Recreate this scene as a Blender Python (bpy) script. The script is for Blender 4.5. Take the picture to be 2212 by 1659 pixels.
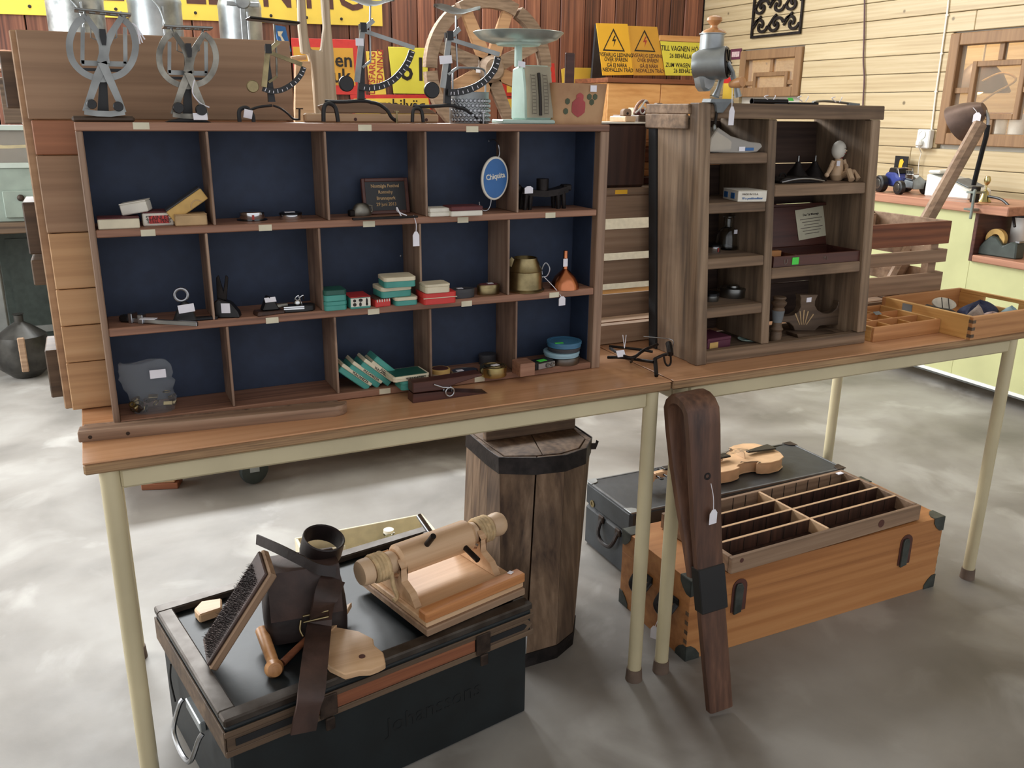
import bpy, bmesh, math, random
from mathutils import Vector, Matrix, Euler
for o in list(bpy.data.objects): bpy.data.objects.remove(o)
SC = bpy.context.scene; COL = SC.collection
V = Vector
# ---------------------------------------------------------------- camera
CAMP = V((0.05904, -1.40433, 1.24379)); YAW, PITCH, ROLL, FPX = .44578, .30247, .01116, 1885.135
IW, IH = 2212, 1659
_f = V((math.sin(YAW)*math.cos(PITCH), math.cos(YAW)*math.cos(PITCH), -math.sin(PITCH)))
_r0 = V((math.cos(YAW), -math.sin(YAW), 0)); _u0 = _r0.cross(_f)
_r = _r0*math.cos(ROLL) + _u0*math.sin(ROLL); _u = _u0*math.cos(ROLL) - _r0*math.sin(ROLL)
cam = bpy.data.cameras.new('camera'); cam_o = bpy.data.objects.new('camera', cam); COL.objects.link(cam_o)
cam.sensor_width = 36; cam.lens = 36*FPX/IW; cam.clip_start = .05; cam.clip_end = 60
cam_o.matrix_world = Matrix(((_r.x,_u.x,-_f.x,CAMP.x),(_r.y,_u.y,-_f.y,CAMP.y),(_r.z,_u.z,-_f.z,CAMP.z),(0,0,0,1)))
SC.camera = cam_o
# ---------------------------------------------------------------- world, daylight, lamps, exposure
wd = bpy.data.worlds.new('world'); SC.world = wd; wd.use_nodes = True
wd.node_tree.nodes['Background'].inputs[0].default_value = (.97,.97,1,1)
wd.node_tree.nodes['Background'].inputs[1].default_value = .70
def area(name, loc, target, sx, sy, power, col):
    l = bpy.data.lights.new(name, 'AREA'); l.shape = 'RECTANGLE'; l.size = sx; l.size_y = sy
    l.energy = power; l.color = col
    o = bpy.data.objects.new(name, l); COL.objects.link(o); o.location = loc
    o.rotation_euler = (V(target)-V(loc)).to_track_quat('-Z', 'Y').to_euler()
    return o
area('window_daylight_back', (.7,4.1,2.85), (.7,.6,.3), 3.2, .9, 250, (.95,.98,1))
area('window_daylight_left', (-2.55,2.2,1.7), (1.5,2.4,.4), 3.2, 2.0, 135, (.95,.98,1))
area('ceiling_lamp_light', (3.0,1.7,3.2), (3.3,1.9,0), 1.6, .5, 21, (1,.92,.80))
SC.view_settings.view_transform = 'Standard'; SC.view_settings.look = 'None'
SC.view_settings.exposure = .35; SC.view_settings.gamma = 1
SC.view_settings.use_curve_mapping = False
# ---------------------------------------------------------------- pixel -> place helpers
def _ray(x, y): return _f + _r*((x-IW/2)/FPX) + _u*((IH/2-y)/FPX)
def px_(x, y, X): d = _ray(x,y); return CAMP + d*((X-CAMP.x)/d.x)
def py_(x, y, Y): d = _ray(x,y); return CAMP + d*((Y-CAMP.y)/d.y)
def pz_(x, y, Z): d = _ray(x,y); return CAMP + d*((Z-CAMP.z)/d.z)
def fit(x0, x1, yb, yt, Z):
    """centre x, front y, width, height of something standing at height Z"""
    a = pz_((x0+x1)/2, yb, Z); ym = (yb+yt)/2
    xa = py_(x0,ym,a.y).x; xb = py_(x1,ym,a.y).x
    return (xa+xb)/2, a.y, xb-xa, py_((x0+x1)/2,yt,a.y).z-Z
# ---------------------------------------------------------------- materials
def lin(c):
    g = .3*c[0]+.59*c[1]+.11*c[2]; c = [v*.88+g*.12 for v in c]
    return tuple(((v/255)/12.92 if v/255 <= .04045 else ((v/255+.055)/1.055)**2.4) for v in c)+(1,)
MATS = {}
def _base(name, rough, metal):
    m = bpy.data.materials.new(name); m.use_nodes = True; n = m.node_tree.nodes
    b = n['Principled BSDF']; b.inputs['Roughness'].default_value = rough; b.inputs['Metallic'].default_value = metal
    MATS[name] = m
    return m, n, m.node_tree.links, b
def _coords(n, l, rnd=True):
    tc = n.new('ShaderNodeTexCoord'); oi = n.new('ShaderNodeObjectInfo')
    ad = n.new('ShaderNodeVectorMath'); ad.operation = 'MULTIPLY_ADD'
    l.new(oi.outputs['Random'], ad.inputs[0]); ad.inputs[1].default_value = (7.3,5.1,9.7)
    l.new(tc.outputs['Object'], ad.inputs[2])
    return ad.outputs[0], oi.outputs['Random']
def plain(name, c, rough=.5, metal=0, var=.12, vs=30, bump=0, bs=None, spec=None, c2=None, rnd=0):
    m, n, l, b = _base(name, rough, metal)
    co, rn = _coords(n, l)
    t = n.new('ShaderNodeTexNoise'); t.inputs['Scale'].default_value = vs; t.inputs['Detail'].default_value = 5
    l.new(co, t.inputs['Vector'])
    r = n.new('ShaderNodeValToRGB'); c = lin(c)
    lo = lin(c2) if c2 else tuple(v*(1-2*var) for v in c[:3])+(1,)
    hi = c if c2 else tuple(min(1,v*(1+.5*var)) for v in c[:3])+(1,)
    r.color_ramp.elements[0].color = lo; r.color_ramp.elements[1].color = hi
    r.color_ramp.elements[0].position = .35; r.color_ramp.elements[1].position = .65
    l.new(t.outputs['Fac'], r.inputs['Fac'])
    out = r.outputs[0]
    if rnd:
        out = _hsv(n, l, out, rn, rnd)
    l.new(out, b.inputs['Base Color'])
    if spec is not None: b.inputs['Specular IOR Level'].default_value = spec
    if bump:
        bp = n.new('ShaderNodeBump'); bp.inputs['Strength'].default_value = bump; bp.inputs['Distance'].default_value = .004
        t2 = n.new('ShaderNodeTexNoise'); t2.inputs['Scale'].default_value = bs or vs*3; t2.inputs['Detail'].default_value = 4
        l.new(co, t2.inputs['Vector']); l.new(t2.outputs['Fac'], bp.inputs['Height']); l.new(bp.outputs[0], b.inputs['Normal'])
    return m
def _hsv(n, l, out, rn, rnd):
    h = n.new('ShaderNodeHueSaturation'); mp = n.new('ShaderNodeMapRange')
    mp.inputs['To Min'].default_value = 1-rnd; mp.inputs['To Max'].default_value = 1+rnd
    l.new(rn, mp.inputs['Value']); l.new(mp.outputs[0], h.inputs['Value']); l.new(out, h.inputs['Color'])
    return h.outputs[0]
def wood(name, cols, axis='X', scale=14, stretch=.07, rough=.6, rnd=.12, bump=.12, knots=0, stain=0, stainc=(30,20,14)):
    m, n, l, b = _base(name, rough, 0)
    co, rn = _coords(n, l)
    mp = n.new('ShaderNodeMapping'); s = [1,1,1]; s['XYZ'.index(axis)] = stretch
    mp.inputs['Scale'].default_value = s; l.new(co, mp.inputs['Vector'])
    def nz(sc, det, dist, src):
        t = n.new('ShaderNodeTexNoise'); t.inputs['Scale'].default_value = sc; t.inputs['Detail'].default_value = det
        t.inputs['Roughness'].default_value = .6; t.inputs['Distortion'].default_value = dist
        l.new(src, t.inputs['Vector']); return t.outputs['Fac']
    mp2 = n.new('ShaderNodeMapping'); s2 = [1,1,1]; s2['XYZ'.index(axis)] = stretch*.4
    mp2.inputs['Scale'].default_value = s2; l.new(co, mp2.inputs['Vector'])
    w = n.new('ShaderNodeTexWave'); w.bands_direction = {'X':'Z','Y':'Z','Z':'X'}[axis]
    w.inputs['Scale'].default_value = scale*1.1; w.inputs['Distortion'].default_value = 9; w.inputs['Detail'].default_value = 3
    w.inputs['Detail Scale'].default_value = .8
    l.new(mp.outputs[0], w.inputs['Vector'])
    def mad(src, k, add):
        q = n.new('ShaderNodeMath'); q.operation = 'MULTIPLY_ADD'; q.inputs[1].default_value = k; l.new(src, q.inputs[0])
        if add is None: q.inputs[2].default_value = 0
        else: l.new(add, q.inputs[2])
        return q
    mx = mad(w.outputs['Fac'], .05, mad(nz(scale*5, 4, .2, mp2.outputs[0]), .46, mad(nz(scale, 6, .9, mp.outputs[0]), .48, None).outputs[0]).outputs[0])
    r = n.new('ShaderNodeValToRGB'); e = r.color_ramp.elements
    k = len(cols)
    while len(e) < k: e.new(.5)
    for i, c in enumerate(cols):
        e[i].position = .34 + .34*i/(k-1); e[i].color = lin(c)
    l.new(mx.outputs[0], r.inputs['Fac'])
    out = r.outputs[0]
    if stain:
        t3 = n.new('ShaderNodeTexNoise'); t3.inputs['Scale'].default_value = stain; t3.inputs['Detail'].default_value = 4
        l.new(co, t3.inputs['Vector'])
        rr = n.new('ShaderNodeValToRGB'); rr.color_ramp.elements[0].position = .52; rr.color_ramp.elements[1].position = .7
        l.new(t3.outputs['Fac'], rr.inputs['Fac'])
        mm = n.new('ShaderNodeMix'); mm.data_type = 'RGBA'; mm.inputs[7].default_value = lin(stainc)
        ml = n.new('ShaderNodeMath'); ml.operation = 'MULTIPLY'; ml.inputs[1].default_value = .7
        l.new(rr.outputs[0], ml.inputs[0]); l.new(ml.outputs[0], mm.inputs[0]); l.new(out, mm.inputs[6]); out = mm.outputs[2]
    if knots:
        vo = n.new('ShaderNodeTexVoronoi'); vo.inputs['Scale'].default_value = knots; l.new(co, vo.inputs['Vector'])
        rk = n.new('ShaderNodeValToRGB'); rk.color_ramp.elements[0].position = .035; rk.color_ramp.elements[1].position = .065
        rk.color_ramp.elements[0].color = (1,1,1,1); rk.color_ramp.elements[1].color = (0,0,0,1)
        l.new(vo.outputs['Distance'], rk.inputs['Fac'])
        mk = n.new('ShaderNodeMix'); mk.data_type = 'RGBA'; mk.inputs[7].default_value = tuple(v*.45 for v in lin(cols[0])[:3])+(1,)
        l.new(rk.outputs[0], mk.inputs[0]); l.new(out, mk.inputs[6]); out = mk.outputs[2]
    if rnd: out = _hsv(n, l, out, rn, rnd)
    l.new(out, b.inputs['Base Color'])
    if bump:
        bp = n.new('ShaderNodeBump'); bp.inputs['Strength'].default_value = bump; bp.inputs['Distance'].default_value = .003
        l.new(mx.outputs[0], bp.inputs['Height']); l.new(bp.outputs[0], b.inputs['Normal'])
    return m
def glass(name, c=(255,255,255), rough=.02, alpha=None, ior=1.45):
    m, n, l, b = _base(name, rough, 0)
    b.inputs['Base Color'].default_value = lin(c)
    if alpha is None:
        b.inputs['Transmission Weight'].default_value = 1; b.inputs['IOR'].default_value = ior
    else:
        b.inputs['Alpha'].default_value = alpha
    return m
def glow(name, c, s):
    m, n, l, b = _base(name, .6, 0); b.inputs['Base Color'].default_value = lin(c)
    b.inputs['Emission Color'].default_value = lin(c); b.inputs['Emission Strength'].default_value = s
    return m
# ---------------------------------------------------------------- mesh builder
FXZ = Matrix(((1,0,0,0),(0,0,-1,0),(0,1,0,0),(0,0,0,1)))    # local x->X, y->Z, z->-Y (faces the tables' front)
def fxz(Y): return Matrix.Translation((0,Y,0)) @ FXZ
def rotz(a): return Matrix.Rotation(math.radians(a), 4, 'Z')
def rot(ax, a): return Matrix.Rotation(math.radians(a), 4, ax)
def at(*p): return Matrix.Translation(p)
class B:
    def __init__(s): s.bm = bmesh.new()
    def _add(s, geo, M, bev=0, seg=1):
        vs = [g for g in geo if isinstance(g, bmesh.types.BMVert)]
        if M is not None: bmesh.ops.transform(s.bm, matrix=M, verts=vs)
        if bev:
            es = list({e for v in vs for e in v.link_edges})
            bmesh.ops.bevel(s.bm, geom=es, offset=bev, segments=seg, affect='EDGES', clamp_overlap=True, profile=.6)
        return s
    def box(s, c, d, M=None, bev=0, seg=1):
        r = bmesh.ops.create_cube(s.bm, size=1)['verts']
        bmesh.ops.transform(s.bm, matrix=Matrix.Translation(c) @ Matrix.Diagonal((*d,1)), verts=r)
        return s._add(r, M, bev, seg)
    def bx(s, x0, x1, y0, y1, z0, z1, M=None, bev=0):
        return s.box(((x0+x1)/2,(y0+y1)/2,(z0+z1)/2), (x1-x0,y1-y0,z1-z0), M, bev)
    def cyl(s, p0, p1, r0, r1=None, n=16, M=None, cap=True):
        r1 = r0 if r1 is None else r1
        return s.loft([(V(p0), r0), (V(p1), r1)], n, M, cap)
    def loft(s, rings, n=16, M=None, cap=True):
        pts = [V(p) for p, _ in rings]
        return s.tube(pts, [r for _, r in rings], n, M=M, cap=cap)
    def tube(s, pts, r, n=8, closed=False, M=None, cap=True, flat=None):
        pts = [V(p) for p in pts]; k = len(pts)
        rs = r if isinstance(r, (list,tuple)) else [r]*k
        def tan(i):
            if closed: return (pts[(i+1)%k]-pts[i-1]).normalized()
            a = pts[max(i-1,0)]; b = pts[min(i+1,k-1)]
            t = b-a
            return t.normalized() if t.length > 1e-9 else V((0,0,1))
        t0 = tan(0); up = V((0,0,1)) if abs(t0.z) < .9 else V((1,0,0))
        nx = t0.cross(up).normalized(); rings = []
        for i in range(k):
            t = tan(i); nx = (nx - t*nx.dot(t))
            nx = nx.normalized() if nx.length > 1e-6 else t.orthogonal().normalized()
            ny = t.cross(nx)
            fl = flat if flat else 1
            ring = [s.bm.verts.new(pts[i] + nx*rs[i]*math.cos(2*math.pi*j/n) + ny*rs[i]*fl*math.sin(2*math.pi*j/n)) for j in range(n)]
            rings.append(ring)
        rng = range(k if closed else k-1)
        for i in rng:
            a, b = rings[i], rings[(i+1)%k]
            for j in range(n): s.bm.faces.new((a[j],a[(j+1)%n],b[(j+1)%n],b[j]))
        if cap and not closed:
            s.bm.faces.new(list(reversed(rings[0]))); s.bm.faces.new(rings[-1])
        if M is not None: bmesh.ops.transform(s.bm, matrix=M, verts=[v for q in rings for v in q])
        return s
    def lathe(s, prof, M=None, n=24, c=(0,0,0), closed=False):
        rings = []
        for r, z in prof:
            if r < 1e-5: rings.append([s.bm.verts.new((c[0],c[1],c[2]+z))])
            else: rings.append([s.bm.verts.new((c[0]+r*math.cos(2*math.pi*j/n), c[1]+r*math.sin(2*math.pi*j/n), c[2]+z)) for j in range(n)])
        k = len(rings)
        for i in range(k if closed else k-1):
            a, b = rings[i], rings[(i+1)%k]
            for j in range(n):
                j2 = (j+1)%n
                if len(a) == 1 and len(b) == 1: continue
                if len(a) == 1: s.bm.faces.new((a[0],b[j2],b[j]))
                elif len(b) == 1: s.bm.faces.new((a[j],a[j2],b[0]))
                else: s.bm.faces.new((a[j],a[j2],b[j2],b[j]))
        if not closed:
            if len(rings[0]) > 1 and prof[0][0] != prof[-1][0]: s.bm.faces.new(list(reversed(rings[0])))
            if len(rings[-1]) > 1 and prof[0][0] != prof[-1][0]: s.bm.faces.new(rings[-1])
        if M is not None: bmesh.ops.transform(s.bm, matrix=M, verts=[v for q in rings for v in q])
        return s
    def prism(s, pts, d, M=None, bev=0, z0=0):
        """polygon in local xy, extruded z0..z0+d"""
        ar = sum(pts[i][0]*pts[(i+1)%len(pts)][1]-pts[(i+1)%len(pts)][0]*pts[i][1] for i in range(len(pts)))
        if ar < 0: pts = list(reversed(pts))
        a = [s.bm.verts.new((p[0],p[1],z0)) for p in pts]; b = [s.bm.verts.new((p[0],p[1],z0+d)) for p in pts]
        k = len(pts)
        s.bm.faces.new(list(reversed(a))); s.bm.faces.new(b)
        for i in range(k): s.bm.faces.new((a[i],a[(i+1)%k],b[(i+1)%k],b[i]))
        return s._add(a+b, M, bev)
    def ribbon(s, pts, w, d, M=None, closed=False, z0=0):
        """flat bar of width w following pts in local xy, thickness d"""
        P = [V((p[0],p[1])) for p in pts]; k = len(P)
        ws = w if isinstance(w, (list,tuple)) else [w]*k
        L, R = [], []
        for i in range(k):
            if closed: a, b = P[i-1], P[(i+1)%k]
            else: a, b = P[max(i-1,0)], P[min(i+1,k-1)]
            t = (b-a).normalized(); nn = V((-t.y,t.x))
            L.append(P[i]+nn*ws[i]/2); R.append(P[i]-nn*ws[i]/2)
        vs = []
        q = [[s.bm.verts.new((p.x,p.y,z)) for p in A] for A in (L,R) for z in (z0,z0+d)]   # L0 L1 R0 R1
        l0,l1,r0,r1 = q
        for i in range(k if closed else k-1):
            j = (i+1)%k
            s.bm.faces.new((r1[i],r1[j],l1[j],l1[i])); s.bm.faces.new((l0[i],l0[j],r0[j],r0[i]))
            s.bm.faces.new((l1[i],l1[j],l0[j],l0[i])); s.bm.faces.new((r0[i],r0[j],r1[j],r1[i]))
        if not closed:
            s.bm.faces.new((l0[0],r0[0],r1[0],l1[0])); s.bm.faces.new((l1[-1],r1[-1],r0[-1],l0[-1]))
        if M is not None: bmesh.ops.transform(s.bm, matrix=M, verts=[v for a in q for v in a])
        return s
    def ball(s, c, r, n=16, M=None, sc=(1,1,1)):
        v = bmesh.ops.create_uvsphere(s.bm, u_segments=n, v_segments=max(6,n//2), radius=1)['verts']
        bmesh.ops.transform(s.bm, matrix=Matrix.Translation(c) @ Matrix.Diagonal((r*sc[0],r*sc[1],r*sc[2],1)), verts=v)
        return s._add(v, M)
    def quads(s, vs, fs, M=None):
        q = [s.bm.verts.new(v) for v in vs]
        for f in fs: s.bm.faces.new([q[i] for i in f])
        return s._add(q, M)
    def sub(s, n=1):
        return s
    def mesh(s, name, ang=32):
        bm = s.bm; bmesh.ops.recalc_face_normals(bm, faces=bm.faces[:])
        a = math.radians(ang)
        for f in bm.faces: f.smooth = True
        for e in bm.edges:
            if len(e.link_faces) == 2 and e.calc_face_angle(0) > a: e.smooth = False
        me = bpy.data.meshes.new(name); bm.to_mesh(me); bm.free()
        return me
    def obj(s, name, mat, par=None, W=False, kind=None, label=None, ang=32):
        me = s.mesh(name, ang); me.materials.append(MATS[mat])
        if par is not None and W: me.transform(WM[par.name].inverted())
        o = bpy.data.objects.new(name, me); COL.objects.link(o)
        if par is not None: o.parent = par; WM[o.name] = WM[par.name]
        else: WM[o.name] = Matrix()
        if kind: o['kind'] = kind
        if label: o['label'] = label
        return o
WM = {}
def tag(o, label, cat, group=None):
    o['label'] = label; o['category'] = cat
    if group: o['group'] = group
    return o
def thing(name, label, cat, loc=(0,0,0), rz=0, group=None, M=None):
    o = bpy.data.objects.new(name, None); COL.objects.link(o); o.empty_display_size = .05
    m = M if M is not None else (Matrix.Translation(loc) @ rotz(rz))
    o.matrix_world = m; WM[o.name] = m.copy()
    return tag(o, label, cat, group)
def solo(name, label, cat, b, mat, M=None, group=None, W=True, origin=None):
    """one-mesh thing; mesh given in world space, origin moved to its base"""
    me = b.mesh(name); me.materials.append(MATS[mat])
    if M is not None and not W:
        m = M
    else:
        vs = [v.co for v in me.vertices]
        c = V((sum(v.x for v in vs)/len(vs), sum(v.y for v in vs)/len(vs), min(v.z for v in vs)))
        m = Matrix.Translation(c); me.transform(m.inverted())
    o = bpy.data.objects.new(name, me); COL.objects.link(o); o.matrix_world = m; WM[o.name] = m.copy()
    return tag(o, label, cat, group)
def struct(name, b, mat, par=None):
    o = b.obj(name, mat, par)
    if par is None: o['kind'] = 'structure'
    return o
_txt = {}
def text(s, size, M, par, mat, align='CENTER', W=True, bold=0, sx=1, name='lettering', d=.0006, sp=1):
    """flat printed letters: local xy plane of M, facing local +z"""
    cu = bpy.data.curves.new('t', 'FONT'); cu.body = s; cu.size = size; cu.align_x = align; cu.align_y = 'CENTER'
    cu.extrude = d/2; cu.offset = bold; cu.resolution_u = 2; cu.space_character = sp
    ob = bpy.data.objects.new('t', cu); COL.objects.link(ob)
    me = bpy.data.meshes.new_from_object(ob.evaluated_get(bpy.context.evaluated_depsgraph_get()))
    bpy.data.objects.remove(ob); bpy.data.curves.remove(cu)
    me.name = name; me.materials.clear(); me.materials.append(MATS[mat])
    me.transform((WM[par.name].inverted() if W else Matrix()) @ M @ Matrix.Diagonal((sx,1,1,1)))
    o = bpy.data.objects.new(name, me); COL.objects.link(o); o.parent = par; WM[o.name] = WM[par.name]
    return o
def X2(pts, Y): return [(lambda p: (p.x,p.z))(py_(x,y,Y)) for x, y in pts]        # pixels -> xz on plane Y
def pxm(x, y, Y):                                                              # metres per pixel there
    return abs(py_(x+10,y,Y).x-py_(x-10,y,Y).x)/20
def arc(cx, cy, r, a0, a1, n=16, ry=None):
    return [(cx+r*math.cos(math.radians(a0+(a1-a0)*i/n)), cy+(ry or r)*math.sin(math.radians(a0+(a1-a0)*i/n))) for i in range(n+1)]
def smooth_pts(P, n=6):
    """Catmull-Rom through points"""
    P = [V(p) for p in P]; out = []
    for i in range(len(P)-1):
        p0 = P[max(i-1,0)]; p1 = P[i]; p2 = P[i+1]; p3 = P[min(i+2,len(P)-1)]
        for k in range(n):
            t = k/n
            out.append(.5*((2*p1)+(p2-p0)*t+(2*p0-5*p1+4*p2-p3)*t*t+(3*p1-p0-3*p2+p3)*t**3))
    out.append(P[-1]); return out
def price_tag(par, p, w=.018, h=.03, string_to=None, yaw=0, W=True):
    """little white card on a string, hanging at p (top centre)"""
    p = V(p)
    b = B().prism([(-w/2,0-h),(w/2,-h),(w/2,-h*.25),(w*.2,0),(-w*.2,0),(-w/2,-h*.25)], .0012, at(*p) @ rotz(yaw) @ FXZ)
    t = b.obj('price_tag', 'tagwhite', par, W=W)
    if string_to is not None:
        q = V(string_to); m = (p+q)/2 + V((.003,0,-.002))
        B().tube(smooth_pts([q,m,p-V((0,0,h*.12))],4), .0008, 5).obj('tag_string', 'tagwhite', par, W=W)
    return t
def sticker(par, p, w, h, mat='tagwhite', M=None, W=True, name='price_label'):
    m = at(*p) @ (M if M is not None else FXZ)
    return B().prism([(-w/2,-h/2),(w/2,-h/2),(w/2,h/2),(-w/2,h/2)], .0008, m).obj(name, mat, par, W=W)
# ================================================================ materials
def concrete():
    m, n, l, b = _base('concrete', .5, 0)
    tc = n.new('ShaderNodeTexCoord')
    def noise(s, d, dist=0):
        t = n.new('ShaderNodeTexNoise'); t.inputs['Scale'].default_value = s; t.inputs['Detail'].default_value = d
        t.inputs['Distortion'].default_value = dist; l.new(tc.outputs['Object'], t.inputs['Vector']); return t.outputs['Fac']
    r = n.new('ShaderNodeValToRGB'); e = r.color_ramp.elements
    e[0].position = .3; e[0].color = lin((102,97,90)); e[1].position = .72; e[1].color = lin((156,153,147))
    k = e.new(.5); k.color = lin((131,126,119))
    l.new(noise(2.1, 10, .3), r.inputs['Fac'])
    r2 = n.new('ShaderNodeValToRGB'); r2.color_ramp.elements[0].position = .56; r2.color_ramp.elements[1].position = .66
    l.new(noise(3.1, 12, .6), r2.inputs['Fac'])
    mx = n.new('ShaderNodeMix'); mx.data_type = 'RGBA'; mx.inputs[7].default_value = lin((180,178,172))
    ml = n.new('ShaderNodeMath'); ml.operation = 'MULTIPLY'; ml.inputs[1].default_value = .38
    l.new(r2.outputs[0], ml.inputs[0]); l.new(ml.outputs[0], mx.inputs[0]); l.new(r.outputs[0], mx.inputs[6])
    r3 = n.new('ShaderNodeValToRGB'); r3.color_ramp.elements[0].position = .58; r3.color_ramp.elements[1].position = .72
    l.new(noise(1.3, 8, .4), r3.inputs['Fac'])
    mx2 = n.new('ShaderNodeMix'); mx2.data_type = 'RGBA'; mx2.inputs[7].default_value = lin((84,72,62))
    ml2 = n.new('ShaderNodeMath'); ml2.operation = 'MULTIPLY'; ml2.inputs[1].default_value = .5
    l.new(r3.outputs[0], ml2.inputs[0]); l.new(ml2.outputs[0], mx2.inputs[0]); l.new(mx.outputs[2], mx2.inputs[6])
    l.new(mx2.outputs[2], b.inputs['Base Color'])
    rr = n.new('ShaderNodeMapRange'); rr.inputs['To Min'].default_value = .38; rr.inputs['To Max'].default_value = .68
    l.new(noise(7, 5), rr.inputs['Value']); l.new(rr.outputs[0], b.inputs['Roughness'])
    bp = n.new('ShaderNodeBump'); bp.inputs['Strength'].default_value = .12; bp.inputs['Distance'].default_value = .01
    l.new(noise(14, 8), bp.inputs['Height']); l.new(bp.outputs[0], b.inputs['Normal'])
concrete()
wood('darkplank', [(84,52,44),(138,84,62),(176,114,84)], 'Z', 14, .05, .5, .34)
wood('pineboard', [(168,144,104),(187,166,125),(199,182,145)], 'Y', 12, .06, .5, .05, knots=5)
wood('pineframe', [(120,86,54),(150,112,72)], 'Z', 16, .08, .6, .08)
wood('shelfwood', [(112,76,58),(156,108,82),(182,134,104)], 'X', 22, .06, .55, .1)
wood('shelfside', [(110,84,66),(150,118,94),(172,142,116)], 'Z', 22, .06, .6, .08)
wood('dividerwood', [(96,70,56),(152,120,98),(180,152,128)], 'Z', 12, .12, .6, .14, stain=9, stainc=(88,62,50))
wood('beech', [(188,130,86),(202,146,102),(212,158,116)], 'X', 26, .05, .28, .03, bump=.06)
wood('plyedge', [(120,88,58),(160,122,82),(186,148,100)], 'X', 60, .06, .6, .05)
wood('oldwood', [(88,70,54),(138,112,86),(168,142,114)], 'Z', 16, .07, .75, .12, stain=5, stainc=(84,66,52))
wood('oldwoodx', [(84,66,50),(134,106,80),(164,136,108)], 'X', 16, .07, .75, .12, stain=5, stainc=(78,60,48))
wood('oldback', [(48,34,28),(74,54,44),(92,70,58)], 'X', 14, .08, .8, .2)
wood('cratewood', [(158,116,80),(188,144,102),(204,162,120)], 'X', 10, .06, .6, .12, stain=4, stainc=(120,80,54))
wood('slatwood', [(116,90,68),(152,120,92),(174,144,114)], 'X', 14, .06, .7, .14)
wood('redwood', [(96,48,28),(140,78,46),(162,98,60)], 'X', 14, .06, .6, .12)
wood('plywood', [(206,140,74),(226,164,96),(234,178,112)], 'X', 7, .3, .45, .03)
wood('pinetrunk', [(158,96,46),(190,124,66),(206,144,84)], 'X', 9, .05, .5, .04)
wood('palewood', [(190,146,104),(214,172,128),(226,188,146)], 'X', 14, .06, .5, .06)
wood('greywood', [(150,132,110),(184,166,142),(204,188,164)], 'Z', 14, .06, .7, .08)
wood('darkwood', [(38,22,17),(66,40,30),(92,58,42)], 'Z', 14, .08, .5, .12)
wood('mahogany', [(54,26,20),(82,42,32),(102,56,42)], 'X', 14, .07, .45, .08)
wood('barrelwood', [(70,50,36),(116,90,66),(146,118,92)], 'Z', 12, .05, .75, .2, stain=4, stainc=(50,36,28))
wood('traywood', [(160,100,52),(196,134,78),(210,150,92)], 'X', 16, .06, .45, .08)
wood('wheelwood', [(104,84,68),(146,122,100),(170,148,126)], 'X', 12, .3, .75, .1)
wood('orangewood', [(168,98,48),(206,136,76),(222,160,100)], 'X', 10, .07, .5, .16, knots=4)
wood('turned', [(170,108,56),(200,140,84),(214,158,104)], 'Z', 14, .1, .35, .06)
wood('fingerjoint', [(188,130,60),(216,162,88),(226,176,106)], 'Y', 16, .06, .4, .06)
plain('navy', (40,54,80), .65, var=.08, vs=40)
plain('creammetal', (204,190,150), .4, var=.06, vs=6)
plain('rubberfoot', (112,92,78), .7)
plain('tape', (222,214,184), .7, var=.05)
plain('tagwhite', (240,238,246), .7, var=.03)
plain('green_label', (70,228,70), .6, var=.03)
plain('black', (22,22,24), .4, var=.1)
plain('blackmatte', (24,24,26), .8, var=.1)
plain('blackmetal', (30,30,33), .32, .6, var=.1)
plain('iron', (46,40,38), .5, .7, var=.25, vs=40, bump=.2)
plain('rustiron', (70,54,44), .6, .5, var=.3, vs=40, bump=.2)
plain('zinc', (172,178,180), .42, .85, var=.2, vs=9)
plain('zincblotch', (190,194,192), .5, .7, vs=14, c2=(120,124,124))
plain('nickel', (146,148,145), .32, 1, var=.15, vs=20)
plain('oldnickel', (150,146,134), .4, .9, var=.3, vs=30)
plain('chrome', (220,222,224), .14, 1, var=.04)
plain('steel', (176,178,182), .3, 1, var=.12)
plain('brass', (166,148,104), .32, 1, var=.25, vs=25)
plain('gold', (200,184,122), .25, 1, var=.1)
plain('copper', (214,128,84), .22, 1, var=.12)
plain('mint', (186,214,202), .35, var=.04)
plain('mintpan', (178,192,186), .3, .5, var=.1)
plain('dial', (206,196,170), .6, var=.05)
plain('yellow', (244,206,66), .45, var=.04, vs=6)
plain('lemon', (232,222,62), .45, var=.03, vs=6)
plain('orange', (247,184,32), .4, var=.03, vs=6)
plain('amber', (222,160,44), .4, var=.06, vs=6)
plain('red', (204,44,44), .45, var=.06)
plain('signred', (226,52,46), .45, var=.05)
plain('inkbrown', (92,50,40), .6, var=.1)
plain('ink', (38,30,24), .6, var=.1)
plain('inkred', (190,60,50), .6)
plain('inkgrey', (112,100,88), .7)
plain('cream', (226,214,182), .6, var=.06)
plain('card', (214,196,160), .75, var=.1)
plain('ivory', (232,226,210), .6, var=.05)
plain('kraft', (196,160,112), .8, var=.12)
plain('ochre', (214,170,92), .7, var=.1)
plain('maroon', (104,44,46), .6, var=.12)
plain('plum', (98,36,60), .6, var=.1)
plain('teal', (66,160,146), .4, var=.06)
plain('tealdark', (30,92,78), .4, var=.08)
plain('bluelid', (62,122,160), .4, var=.1)
plain('paleblue', (150,190,206), .4, var=.08)
plain('darkgrey', (62,62,66), .5, var=.1)
plain('greyblue', (120,128,132), .5)
plain('signblue', (36,104,176), .4, var=.04)
plain('green_paint', (190,190,132), .55, var=.05, vs=5)
plain('white_trim', (232,232,226), .5, var=.03)
plain('cabinetgreen', (138,152,140), .5, var=.1, vs=8)
plain('cabinetlight', (176,188,178), .5, var=.06, vs=8)
plain('plaster', (196,190,176), .8, var=.06, vs=4)
plain('blacktrunk', (16,25,28), .5, var=.18, vs=12, bump=.1)
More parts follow.
